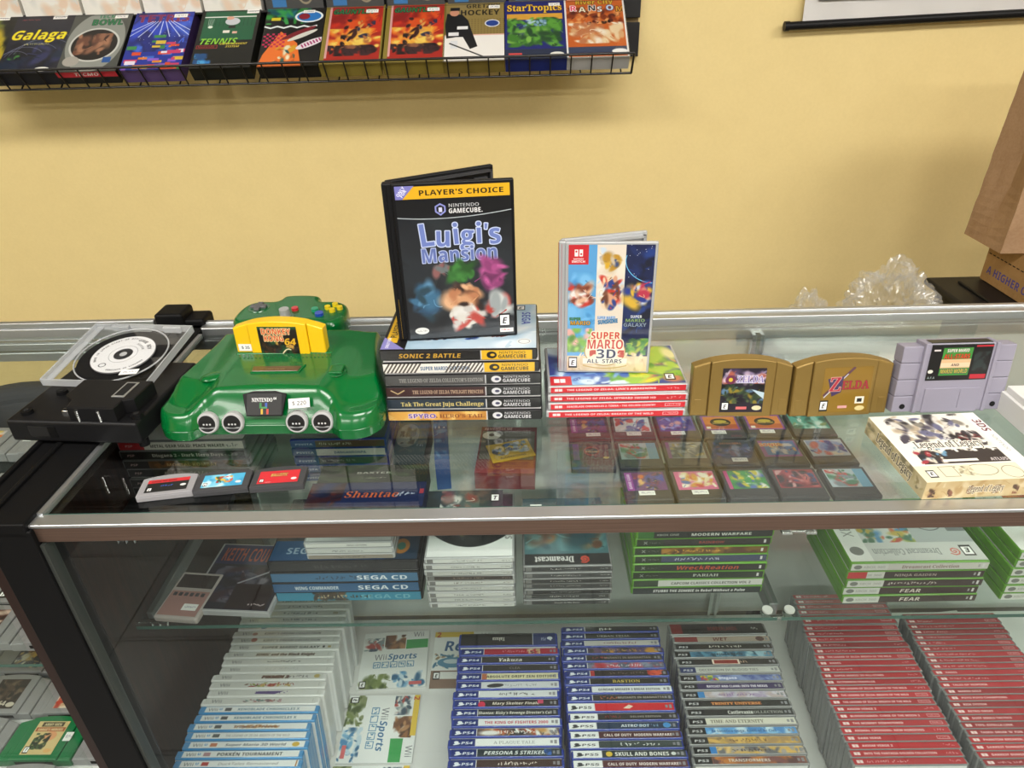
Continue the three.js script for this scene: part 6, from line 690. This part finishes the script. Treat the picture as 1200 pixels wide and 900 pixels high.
// ---------- translucent green console with a yellow cartridge ----------
{
  const CXC = -0.302, CZC = -0.229;
  const t = thing('game_console', 'translucent green game console with four grey controller ports', 'game console', [CXC, YT, CZC], undefined, [0, R(-0.8), 0]);
  const ss = (a, b, x) => { const k = Math.min(1, Math.max(0, (x - a) / (b - a))); return k * k * (3 - 2 * k); };
  const zb = -0.094;
  const zf = (x) => { const a = Math.abs(x); let z = 0.082 + 0.013 * ss(0.074, 0.09, a) - 0.003 * ss(0.0, 0.03, 0.03 - a) * 0; if (a > 0.1) z -= 0.034 - Math.sqrt(Math.max(0, 0.034 ** 2 - (a - 0.1) ** 2)); return z; };
  const xm = (z) => { let w = 0.1335 - 0.02 * ss(0.06, -0.094, z) * 1; if (z < zb + 0.012) w -= 0.012 - Math.sqrt(Math.max(0, 0.012 ** 2 - (zb + 0.012 - z) ** 2)); return w; };
  const height = (x, z) => {
    const a = Math.abs(x), df = zf(x) - z, ds = 0.134 - 0.02 * ss(0.06, -0.094, z) - a, db = z - zb, hp = 0.061 - z * 0.05;
    const lobe = ss(0.058, 0.1, a);
    const c0 = 0.02 + (hp - 0.02) * Math.pow(ss(-0.002, 0.026 + 0.004 * Math.cos(a * 30), df), 0.75);
    const lobeTop = 0.037 + 0.006 * ss(0, 0.03, df);
    const c1 = Math.min(lobeTop, 0.02 + 0.017 * Math.sqrt(ss(0, 0.012, df))) + (hp - lobeTop) * ss(0.022, 0.07, df + (a - 0.1) * -0.15);
    let h = c0 * (1 - lobe) + Math.min(c1, hp) * lobe;
    const side = 0.02 + (hp - 0.02) * Math.sqrt(ss(0, 0.016, ds)), back = 0.03 + (hp - 0.03) * Math.sqrt(ss(0, 0.014, db));
    return Math.min(h, side, back);
  };
  const NX = 110, NZ = 84, p = [], ix = [], id = (i, j) => j * (NX + 1) + i;
  for (let j = 0; j <= NZ; j++) for (let i = 0; i <= NX; i++) {
    const u = -1 + 2 * i / NX, v = j / NZ; let z = zb + (0.095 - zb) * v, x = u * xm(z); for (let k = 0; k < 3; k++) { z = zb + (zf(x) - zb) * v; x = u * xm(z); }
    p.push(x, height(x, z), z);
  }
  for (let j = 0; j < NZ; j++) for (let i = 0; i < NX; i++) ix.push(id(i, j), id(i, j + 1), id(i + 1, j), id(i + 1, j), id(i, j + 1), id(i + 1, j + 1));
  const edge = []; for (let i = 0; i <= NX; i++) edge.push(id(i, NZ)); for (let j = NZ - 1; j >= 0; j--) edge.push(id(NX, j)); for (let i = NX - 1; i >= 0; i--) edge.push(id(i, 0)); for (let j = 1; j < NZ; j++) edge.push(id(0, j));
  const base = p.length / 3, E = edge.length; edge.forEach((e) => p.push(p[e * 3], p[e * 3 + 1], p[e * 3 + 2])); edge.forEach((e) => p.push(p[e * 3], 0.0205, p[e * 3 + 2]));
  for (let k = 0; k < E; k++) { const n = (k + 1) % E; ix.push(base + k, base + E + k, base + n, base + n, base + E + k, base + E + n); }
  const g = new THREE.BufferGeometry(); g.setAttribute('position', new THREE.Float32BufferAttribute(p, 3)); g.setIndex(ix); g.computeVertexNormals();
  mesh('upper_shell', g, M.jelly, t);
  const low = edge.map((e) => [p[e * 3] * 1.003, -p[e * 3 + 2] * 1.003]);
  mesh('lower_shell', extr(low.reverse(), 0.0145, 0.0025, 3).rotateX(-Math.PI / 2).translate(0, 0.006, 0), M.jelly, t);
  mesh('inner_board', rbx(-0.09, 0.09, 0.012, 0.04, -0.08, 0.05, 0.004), M.jellyDeep, t);
  for (const [x, z] of [[-0.105, 0.065], [0.105, 0.065], [-0.085, -0.075], [0.085, -0.075]]) mesh('foot', at(cyl(0.016, 0.014, 0.0068, 24), x, 0.0034, z), M.black, t);
  // ports
  const ringM = mat([0.42, 0.42, 0.42], 0.45);
  const portArt = labels.add(96, 96, (c, w) => { fill(c, '#bfc0c0'); oval(c, 48, 48, 43, 43, '#1a1b1d'); fill(c, '#8f9192', 10, 66, 76, 8); oval(c, 48, 50, 34, 20, '#101112'); for (const k of [-1, 0, 1]) oval(c, 48 + k * 16, 52, 5, 5, '#c8c9ca'); });
  for (const x of [-0.0705, -0.0405, 0.0355, 0.066]) {
    const c = mesh('controller_port', new THREE.LatheGeometry([[0, 0], [0.0115, 0], [0.0128, 0.0012], [0.0132, 0.004], [0.0132, 0.012]].map(([r, y]) => new THREE.Vector2(r, -y)), 36).rotateX(Math.PI / 2), ringM, t); c.position.set(x, 0.0245, zf(x) + 0.003); c.rotation.x = R(-14);
    const f = new THREE.CircleGeometry(0.0112, 32).translate(0, 0, 0.0002); { const uv = f.attributes.uv; for (let i = 0; i < uv.count; i++) uv.setXY(i, portArt[0] + uv.getX(i) * (portArt[2] - portArt[0]), portArt[1] + uv.getY(i) * (portArt[3] - portArt[1])); } mesh('socket_face', f, M.label, c);
  }
  // logo panel
  const logo = labels.add(220, 110, (c, w, h) => { fill(c, '#0c0d0e'); txt(c, 'NINTENDO', w * 0.14, h * 0.3, 28, '#e8e8e8', { fit: w * 0.6, font: 'serif' }); txt(c, '64', w * 0.76, h * 0.24, 18, '#e8e8e8'); c.lineWidth = 12; [['#2a7a3a', 0.4, 0.58], ['#c8a02a', 0.44, 0.86], ['#2a50a8', 0.56, 0.58], ['#b83a2a', 0.6, 0.86]].forEach(([col, x, y]) => fill(c, col, w * x - 8, h * y - 16, 14, 28)); fill(c, '#3a8a4a', w * 0.42, h * 0.62, 34, 9); });
  const pan = mesh('logo_panel', extr([[-0.026, 0.012], [-0.021, -0.014], [0.021, -0.014], [0.026, 0.012], [0.013, 0.0155], [-0.013, 0.0155]], 0.003, 0.0008), M.blackPlastic, t); pan.position.set(-0.001, 0.0435, 0.0735); pan.rotation.x = R(-34);
  mesh('logo', sheet([face(-0.0205, -0.0125, 0.0032, 0.041, 0.025, logo)]), M.label, pan);
  const st = mesh('price_sticker', sheet([face(-0.012, -0.0055, 0, 0.024, 0.011, labels.add(110, 50, (c, w, h) => sticker(c, 0, 0, w, h, '$ 220')))]), M.label, t); st.position.set(0.0405, 0.0465, 0.0765); st.rotation.set(R(-34), R(8), R(4));
  // top details
  const topY = (x, z) => height(x, z), slope = 0.05;
  const put = (o, x, z, up = 0) => { o.position.set(x, topY(x, z) + up, z); o.rotation.x = Math.atan(slope); };
  const lens = mesh('expansion_cover', extr([[-0.03, -0.012], [0.03, -0.012], [0.034, 0.006], [0.018, 0.0125], [-0.018, 0.0125], [-0.034, 0.006]], 0.003, 0.001).rotateX(-Math.PI / 2).translate(0, -0.001, 0), M.jelly, t); put(lens, -0.001, 0.016);
  mesh('expansion_window', extr([[-0.028, -0.0105], [0.028, -0.0105], [0.03, 0.001], [-0.03, 0.001]], 0.001, 0.0003, 1).rotateX(-Math.PI / 2).translate(0, 0.0016, 0), mat([0.09, 0.06, 0.025], 0.3, { clearcoat: 0.5 }), lens);
  mesh('lens_print', sheet([[[[-0.014, 0.0028, 0.008], [0.014, 0.0028, 0.008], [0.014, 0.0028, 0.005], [-0.014, 0.0028, 0.005]], labels.add(100, 12, (c, w, h) => { fill(c, '#4a3414'); scribble(c, 4, 3, w - 8, 6, '#b8a878'); })]]), M.label, lens);
  const pw = mesh('power_switch', at(new THREE.SphereGeometry(1, 28, 16).scale(0.014, 0.0035, 0.0095), 0, 0, 0), M.jelly, t); put(pw, -0.078, 0.028); pw.rotation.y = R(28);
  const pr = mesh('power_ring', new THREE.TorusGeometry(0.0145, 0.0008, 8, 40).rotateX(Math.PI / 2).scale(1, 1, 0.7), M.jelly, t); put(pr, -0.078, 0.028, 0.0003); pr.rotation.y = R(28);
  const rs2 = mesh('reset_button', rbx(-0.0085, 0.0085, -0.001, 0.0032, -0.0095, 0.0095, 0.003, 3), M.jelly, t); put(rs2, 0.073, 0.02); const rg = mesh('reset_ring', new THREE.TorusGeometry(0.0145, 0.0008, 8, 40).rotateX(Math.PI / 2).scale(0.85, 1, 1), M.jelly, t); put(rg, 0.073, 0.02, 0.0003);
  for (let k = 0; k < 24; k++) { const v = mesh('vent_slot', bx(-0.0009, 0.0009, -0.0004, 0.0005, -0.0045, 0.0045), M.jellyDeep, t); put(v, -0.058 + k * 0.005, -0.013, 0.0004); v.rotation.y = R(25); }
  const slot = mesh('cartridge_slot', rbx(-0.062, 0.062, -0.004, 0.0012, -0.0125, 0.0125, 0.003, 3), M.jelly, t); put(slot, -0.004, -0.031);
  // yellow cartridge in the slot
  const dk = labels.add(220, 230, (c, w, h) => { fill(c, '#1c1412'); patches(c, 0, h * 0.4, w, h * 0.6, ['#3a2418', '#1f4a2a', '#5a3420', '#140e0c', '#c89a4a', '#2a2a2c'], 44, 0.2); fill(c, '#1f4a2a', 0, 0, w, h * 0.08); txt(c, 'DONKEY', w * 0.08, h * 0.14, 50, '#d8502c', { stroke: '#f0d8a0', lw: 7, fit: w * 0.76 }); txt(c, 'KONG', w * 0.12, h * 0.33, 50, '#d8502c', { stroke: '#f0d8a0', lw: 7, fit: w * 0.52 }); txt(c, '64', w * 0.64, h * 0.42, 58, '#e8b830', { stroke: '#6a3a10', lw: 7, skew: -0.15, fit: w * 0.3 }); fill(c, '#e8e6e0', w * 0.75, h * 0.82, 44, 38); rating(c, w * 0.06, h * 0.76, 38); c.strokeStyle = '#e8d8b0'; c.lineWidth = 7; c.beginPath(); c.moveTo(w * 0.5, h * 0.85); c.quadraticCurveTo(w * 0.65, h * 0.55, w * 0.78, h * 0.65); c.stroke(); });
  const c = archCart('bright yellow cartridge plugged into the green console', M.yellowPlastic, dk, [CXC - 0.006, YT + 0.031, CZC - 0.037], [R(-2), R(-3), 0], { lw: 0.05, ly: 0.0185, lh: 0.049, sticker: [-0.0545, 0.0335, 0.018, 0.0095, 0.0172], sr: labels.add(90, 46, (g2, w, h) => sticker(g2, 0, 0, w, h, '$ 35')) });
}
// controller leaning on the back of the console
{
  const t = thing('game_controller', 'translucent green controller with yellow buttons behind the console', 'controller', [-0.333, YT, -0.3715], undefined, [0, R(-3), 0]);
  const O = [[-34, 48], [-27, 62], [-16, 66], [16, 66], [27, 62], [34, 48], [58, 46], [74, 36], [81, 12], [79, -12], [66, -24], [44, -18], [22, -20], [12, -28], [-12, -28], [-22, -20], [-44, -18], [-66, -24], [-79, -12], [-81, 12], [-74, 36], [-58, 46]];
  const S = 0.001, oy = 0;
  const top = mesh('body', extr(O.map(([x, y]) => [x * S, y * S + oy]), 0.034, 0.009, 5, true).rotateX(-Math.PI / 2), M.jelly, t); top.position.set(0, 0.028, 0); top.rotation.x = R(4);
  mesh('inner_board', extr([[-60, -5], [60, -5], [60, 36], [-60, 36]].map(([x, y]) => [x * S, y * S + oy]), 0.016, 0.001).translate(0, 0, 0.008).rotateX(-Math.PI / 2), M.jellyDeep, top);
  for (const x of [-0.067, 0, 0.067]) mesh('grip', new THREE.LatheGeometry([[0.0001, 0], [0.008, 0.001], [0.0105, 0.006], [0.0125, 0.02], [0.0135, 0.034]].map(([r, y]) => new THREE.Vector2(r, y)), 20), M.jelly, t).position.set(x, 0.0002, 0.009 + (x ? 0 : 0.003));
  const zt = 0.034; const disc = (name, x, y, r, h, m) => mesh(name, at(cyl(r * 0.92, r, h, 24), x * S, zt + h / 2 - 0.001, -(y * S + oy)), m, top);
  const cm = (c) => mat(c, 0.3, { clearcoat: 0.5 });
  mesh('direction_pad', mergeGeometries([rbx(-0.0115, 0.0115, -0.004, 0.004, 0, 0.004, 0.001), rbx(-0.004, 0.004, -0.0115, 0.0115, 0, 0.004, 0.001)]).translate(-52 * S, 22 * S + oy, zt).rotateX(-Math.PI / 2), mat([0.12, 0.12, 0.125], 0.4), top);
  disc('pad_dish', -52, 22, 0.0165, 0.0016, M.jellyDeep);
  disc('start_button', 4, 15, 0.0052, 0.005, cm([0.6, 0.02, 0.035])); disc('green_button', 34, 13, 0.0055, 0.005, cm([0.01, 0.28, 0.14])); disc('blue_button', 44, 0, 0.0065, 0.005, cm([0.015, 0.06, 0.42]));
  for (const [x, y] of [[60, 27], [51, 19], [69, 18], [60, 10]]) disc('yellow_button', x, y, 0.0045, 0.0055, cm([0.8, 0.6, 0.01]));
  const sk = disc('thumb_stick', -3, -6, 0.0075, 0.014, mat([0.4, 0.41, 0.4], 0.45)); disc('stick_dish', -3, -6, 0.013, 0.002, M.jellyDeep);
}

// ---------- grey cartridges in the neighbouring case ----------
const nlab = [
  (g, w, h) => { fill(g, '#4a2420'); patches(g, 0, 0, w, h, ['#6a2c24', '#2a1614', '#c8b0a0', '#8a3a2c'], 30, 0.25); rating(g, 8, h * 0.74, 34, 'T'); oval(g, w * 0.82, h * 0.88, 20, 12, '#d8d0c0'); fill(g, '#d8d0c8', w * 0.35, h * 0.42, 60, 26); },
  (g, w, h) => { fill(g, '#2c221c'); patches(g, 0, 0, w, h * 0.7, ['#4a3a2c', '#1c1612', '#6a5a48'], 26, 0.3); rating(g, 8, h * 0.72, 36, 'T'); txt(g, '64', w * 0.42, h * 0.82, 30, '#d8d0c0'); oval(g, w * 0.84, h * 0.86, 18, 12, '#c8c0b0'); },
  (g, w, h) => { fill(g, '#2a2438'); patches(g, 0, 0, w, h, ['#c8a868', '#5a5a78', '#d8d0c0', '#2a2a3a', '#8a6a48'], 36, 0.22); },
  (g, w, h) => { fill(g, '#4a2a68'); patches(g, 0, 0, w, h, ['#6a3a88', '#c86aa0', '#2a1a3a', '#d8c8d8'], 30, 0.25); rating(g, 8, h * 0.76, 34); },
  (g, w, h) => { fill(g, '#b8b0b8'); patches(g, 0, 0, w, h, ['#d86a2a', '#8a8ac8', '#e0d8d0', '#c8a83a'], 30, 0.28); },
  (g, w, h) => { fill(g, '#d8ccb8'); patches(g, 0, 0, w, h, ['#b84a3a', '#e8e0d0', '#2a4a2a', '#c8a888'], 30, 0.25); },
].map((d) => labels.add(130, 144, d));
const greenLab = labels.add(170, 190, (g, w, h) => { fill(g, '#d8c088'); fill(g, '#4a3a22', w * 0.15, 6, w * 0.7, 26); txt(g, 'ARMY MEN', w * 0.5, 20, 22, '#e8dcb0', { align: 'center', fit: w * 0.55 }); fill(g, '#a8542c', 6, 36, w - 12, 24); txt(g, "SARGE'S HEROES", w * 0.5, 48, 20, '#f0e0b0', { align: 'center', fit: w * 0.8 }); oval(g, w * 0.62, h * 0.45, 34, 26, '#e0a070'); patches(g, w * 0.15, h * 0.36, w * 0.5, h * 0.5, ['#2a3a24', '#3f5a34', '#1a2418'], 24, 0.22); rating(g, 8, h * 0.76, 38, 'T'); oval(g, w * 0.8, h * 0.88, 20, 12, '#e0b070'); });
const nwords = ['dark red label', 'brown label', 'gold and blue label', 'purple label', 'pale orange label', 'cream and red label'];
function layCarts(y, zs, x0, where, special) {
  zs.forEach((z, r) => { for (let k = 0; k < 4; k++) {
    const x = x0 + (r % 2 ? 0.006 : 0) - k * 0.1185, green = special && special[0] === r && special[1] === k; if (x + 0.058 > NX1 - 0.008) continue;
    const li = (r * 5 + k * 2 + Math.round(y * 10)) % 6;
    archCart(green ? 'green cartridge with a cream label among the grey ones' : 'grey cartridge, ' + nwords[li] + ', ' + ORD[k] + ' from end frame, ' + ORD[r] + ' row, ' + where, green ? M.greenCart : M.greyCart, green ? greenLab : nlab[li], [x, y + 0.0005, z], [R(-90), rr(-0.02, 0.02), 0], { lw: 0.05, ly: 0.008, foot: true, sticker: green ? [0.03, 0.03, 0.012, 0.015] : (r + k) % 3 === 0 ? [-0.052, 0.035, 0.018, 0.012, 0.0172] : null }, 'cartridges in the neighbouring case');
  } });
}
layCarts(NSH[0], [-0.36, -0.236], -0.768, 'upper rail-case shelf');
layCarts(NSH[1], [-0.328, -0.247, -0.166], -0.72, 'lower rail-case shelf');
layCarts(NDECK, [-0.256, -0.176, -0.096, -0.016], -0.6505, 'rail-case deck', [2, 1]);

// ---------- behind the counter ----------
{
  const t = thing('office_chair', 'dark grey upholstered chair behind the counter', 'chair', [-1.18, -0.0, -0.8], undefined, [0, R(12), 0]);
  const fab = mat([0.055, 0.057, 0.062], 0.85, { bumpMap: noiseTex(64, 64, () => rr(60, 200), [30, 30]), bumpScale: 0.0006, sheen: 0.3 });
  const bs = []; for (let k = 0; k <= 24; k++) { const a = Math.PI * k / 24; bs.push([0.235 * Math.cos(a), 0.42 + 0.215 * Math.pow(Math.sin(a), 0.55)]); }
  const bg = extr([[0.2, 0.36], ...bs, [-0.2, 0.36]], 0.07, 0.03, 5); { const p = bg.attributes.position; for (let i = 0; i < p.count; i++) p.setZ(i, p.getZ(i) + 1.1 * p.getX(i) ** 2); bg.computeVertexNormals(); } mesh('backrest', bg, fab, t).position.z = -0.12;
  mesh('seat', rbx(-0.23, 0.23, 0.4, 0.47, -0.1, 0.25, 0.03, 4), fab, t).position.set(0, -0.06, -0.06);
  mesh('column', at(cyl(0.025, 0.03, 0.3), 0, 0.2, 0), M.black, t); for (let k = 0; k < 5; k++) { const a = k * 1.2566; mesh('leg', rod(V(0, 0.07, 0), V(0.2 * Math.cos(a), 0.04, 0.2 * Math.sin(a)), 0.018), M.black, t); mesh('caster', new THREE.SphereGeometry(0.025, 12, 8).translate(0.2 * Math.cos(a), 0.025, 0.2 * Math.sin(a)), M.black, t); }
}
{
  const t = thing('work_table', 'plain work table behind the counter under the black tote', 'table', [1.1, 0, -0.74]);
  mesh('tabletop', rbx(-0.6, 0.6, 0.735, 0.765, -0.125, 0.14, 0.004), M.wood, t); for (const x of [-0.55, 0.55]) for (const z of [-0.09, 0.1]) mesh('leg', rbx(x - 0.02, x + 0.02, 0, 0.735, z - 0.02, z + 0.02, 0.003), M.black, t);
}
{
  const t = thing('storage_tote', 'black plastic tote with recessed lid under the cardboard box', 'storage box', [1.055, 0.7655, -0.735]);
  mesh('tub', rbx(-0.195, 0.2, 0, 0.095, -0.09, 0.115, 0.012, 3), M.blackPlastic, t);
  mesh('lid', rbx(-0.215, 0.22, 0.092, 0.108, -0.105, 0.13, 0.0075, 3), M.blackPlastic, t); mesh('lid_panel', rbx(-0.165, 0.17, 0.1065, 0.113, -0.07, 0.1, 0.003, 3), M.blackPlastic, t);
}
const kraft = mat(0xffffff, 0.8, { map: (() => { const x = noiseTex(128, 128, (a, b) => { const v = 9 * fbm(a / 9, b / 30, 4) + rr(-5, 5); return [160 + v, 128 + v, 96 + v]; }, [1, 1]); x.colorSpace = THREE.SRGBColorSpace; return x; })() });
const card = mat(0xffffff, 0.75, { map: (() => { const x = noiseTex(128, 128, (a, b) => { const v = 8 * fbm(a / 5, b / 40, 8) + rr(-4, 4); return [170 + v, 132 + v, 84 + v]; }, [1, 1]); x.colorSpace = THREE.SRGBColorSpace; return x; })() });
{
  const t = thing('cardboard_box', 'brown cardboard box with blue lettering on the black tote', 'box', [1.1, 0.8792, -0.7]);
  mesh('carton', rbx(-0.163, 0.163, 0, 0.088, -0.112, 0.1, 0.0015), card, t);
  for (let k = 0; k < 16; k++) mesh('perforation', bx(-0.1638, -0.163, 0.0555, 0.057, -0.105 + k * 0.0125, -0.098 + k * 0.0125), M.pit, t);
  mesh('printed_text', sheet([[[[-0.1636, 0.012, -0.1], [-0.1636, 0.012, 0.095], [-0.1636, 0.04, 0.095], [-0.1636, 0.04, -0.1]], labels.add(420, 60, (g, w, h) => { fill(g, '#a98453'); txt(g, 'A HIGHER ORDER', 8, h * 0.52, 44, '#4a4698', { fit: w * 0.92 }); })]]), mat(0xffffff, 0.75, { map: M.label.map }), t);
}
{
  const t = thing('paper_bag', 'creased brown paper bag standing on the cardboard box', 'paper bag', [1.005, 0.9682, -0.768]);
  const x0 = -0.115, x1 = 0.15, z0 = -0.062, z1 = 0.058, H = 0.34; const rows = 22, prof = [[x1, z1], [0.07, z1 + 0.002], [-0.02, z1 + 0.003], [x0, z1], [x0 + 0.016, (z0 + z1) / 2], [x0, z0], [0.02, z0], [x1, z0], [x1 - 0.016, (z0 + z1) / 2]];
  const p = [], uv = [], ix = [], n = prof.length; for (let r = 0; r <= rows; r++) for (let k = 0; k <= n; k++) { const [a, b] = prof[k % n], f = r / rows, fold = Math.min(1, f * 3); const gx = (k % n === 4 || k % n === 8) ? fold : 1; const bx0 = (k % n === 4) ? x0 + 0.016 * fold : (k % n === 8) ? x1 - 0.016 * fold : a; p.push(bx0 + 0.028 * f + 0.0015 * fbm(k * 3.1, r * 0.5), H * f, b * (1 - 0.12 * f) - 0.02 * f + 0.002 * fbm(k * 2.3 + 9, r * 0.45)); uv.push(k / n * 2, f); }
  for (let r = 0; r < rows; r++) for (let k = 0; k < n; k++) { const a = r * (n + 1) + k, b = a + n + 1; ix.push(a, a + 1, b, b, a + 1, b + 1); }
  const g = new THREE.BufferGeometry(); g.setAttribute('position', new THREE.Float32BufferAttribute(p, 3)); g.setAttribute('uv', new THREE.Float32BufferAttribute(uv, 2)); g.setIndex(ix); const gn = g.toNonIndexed(); gn.computeVertexNormals(); kraft.side = THREE.DoubleSide; mesh('bag_wall', gn, kraft, t);
  mesh('bag_bottom', bx(x0 + 0.003, x1 - 0.003, 0, 0.002, z0 + 0.003, z1 - 0.003), kraft, t);
}
// crumpled clear packing film
const film = mat([0.96, 0.96, 0.95], 0.08, { transmission: 0.9, thickness: 0, ior: 1.55, side: THREE.DoubleSide });
[['large crumpled clear plastic wrap beside the black tote', 0.722, 0.1, 0.08, 0.095, 3], ['small crumpled clear plastic wrap on the table behind the counter', 0.567, 0.07, 0.038, 0.055, 11]].forEach(([label, x, ry, rx, rz, sd]) => {
  const t = thing('plastic_wrap', label, 'plastic wrap', [x, 0.7655, -0.725]); const g = new THREE.IcosahedronGeometry(1, 22), p = g.attributes.position;
  for (let i = 0; i < p.count; i++) { const v = V(p.getX(i), p.getY(i), p.getZ(i)); const a = perlin.noise(v.x * 2.2 + sd, v.y * 2.2, v.z * 2.2), b = 1 - Math.abs(perlin.noise(v.x * 4.5, v.y * 4.5 + sd, v.z * 4.5)) * 2.2, c = 1 - Math.abs(perlin.noise(v.x * 9 + sd, v.y * 9, v.z * 9 + 4)) * 2; const s = 0.78 + 0.42 * a + 0.2 * b + 0.08 * c, peak = v.y > 0 ? 1 + 0.25 * Math.exp(-((v.x + 0.15) ** 2) * 8) : 1; p.setXYZ(i, v.x * rx * s * 1.15, Math.max(0, ry * 0.72 + v.y * ry * s * peak * 0.9), v.z * rz * s * 0.7); }
  g.computeVertexNormals(); mesh('film', g, film, t);
});
{ const t = thing('cardboard_piece', 'small brown cardboard tray edge beside the plastic wrap', 'cardboard', [0.565, 0.7655, -0.655], undefined, [0, R(-6), 0]); mesh('tray', rbx(-0.05, 0.05, 0, 0.09, -0.012, 0.02, 0.002), card, t); mesh('flap', rbx(-0.05, 0.05, 0.09, 0.093, -0.012, 0.035, 0.001), card, t); }

scene.traverse((o) => { if (o.isMesh) { o.castShadow = true; o.receiveShadow = true; } });
renderer.render(scene, camera);
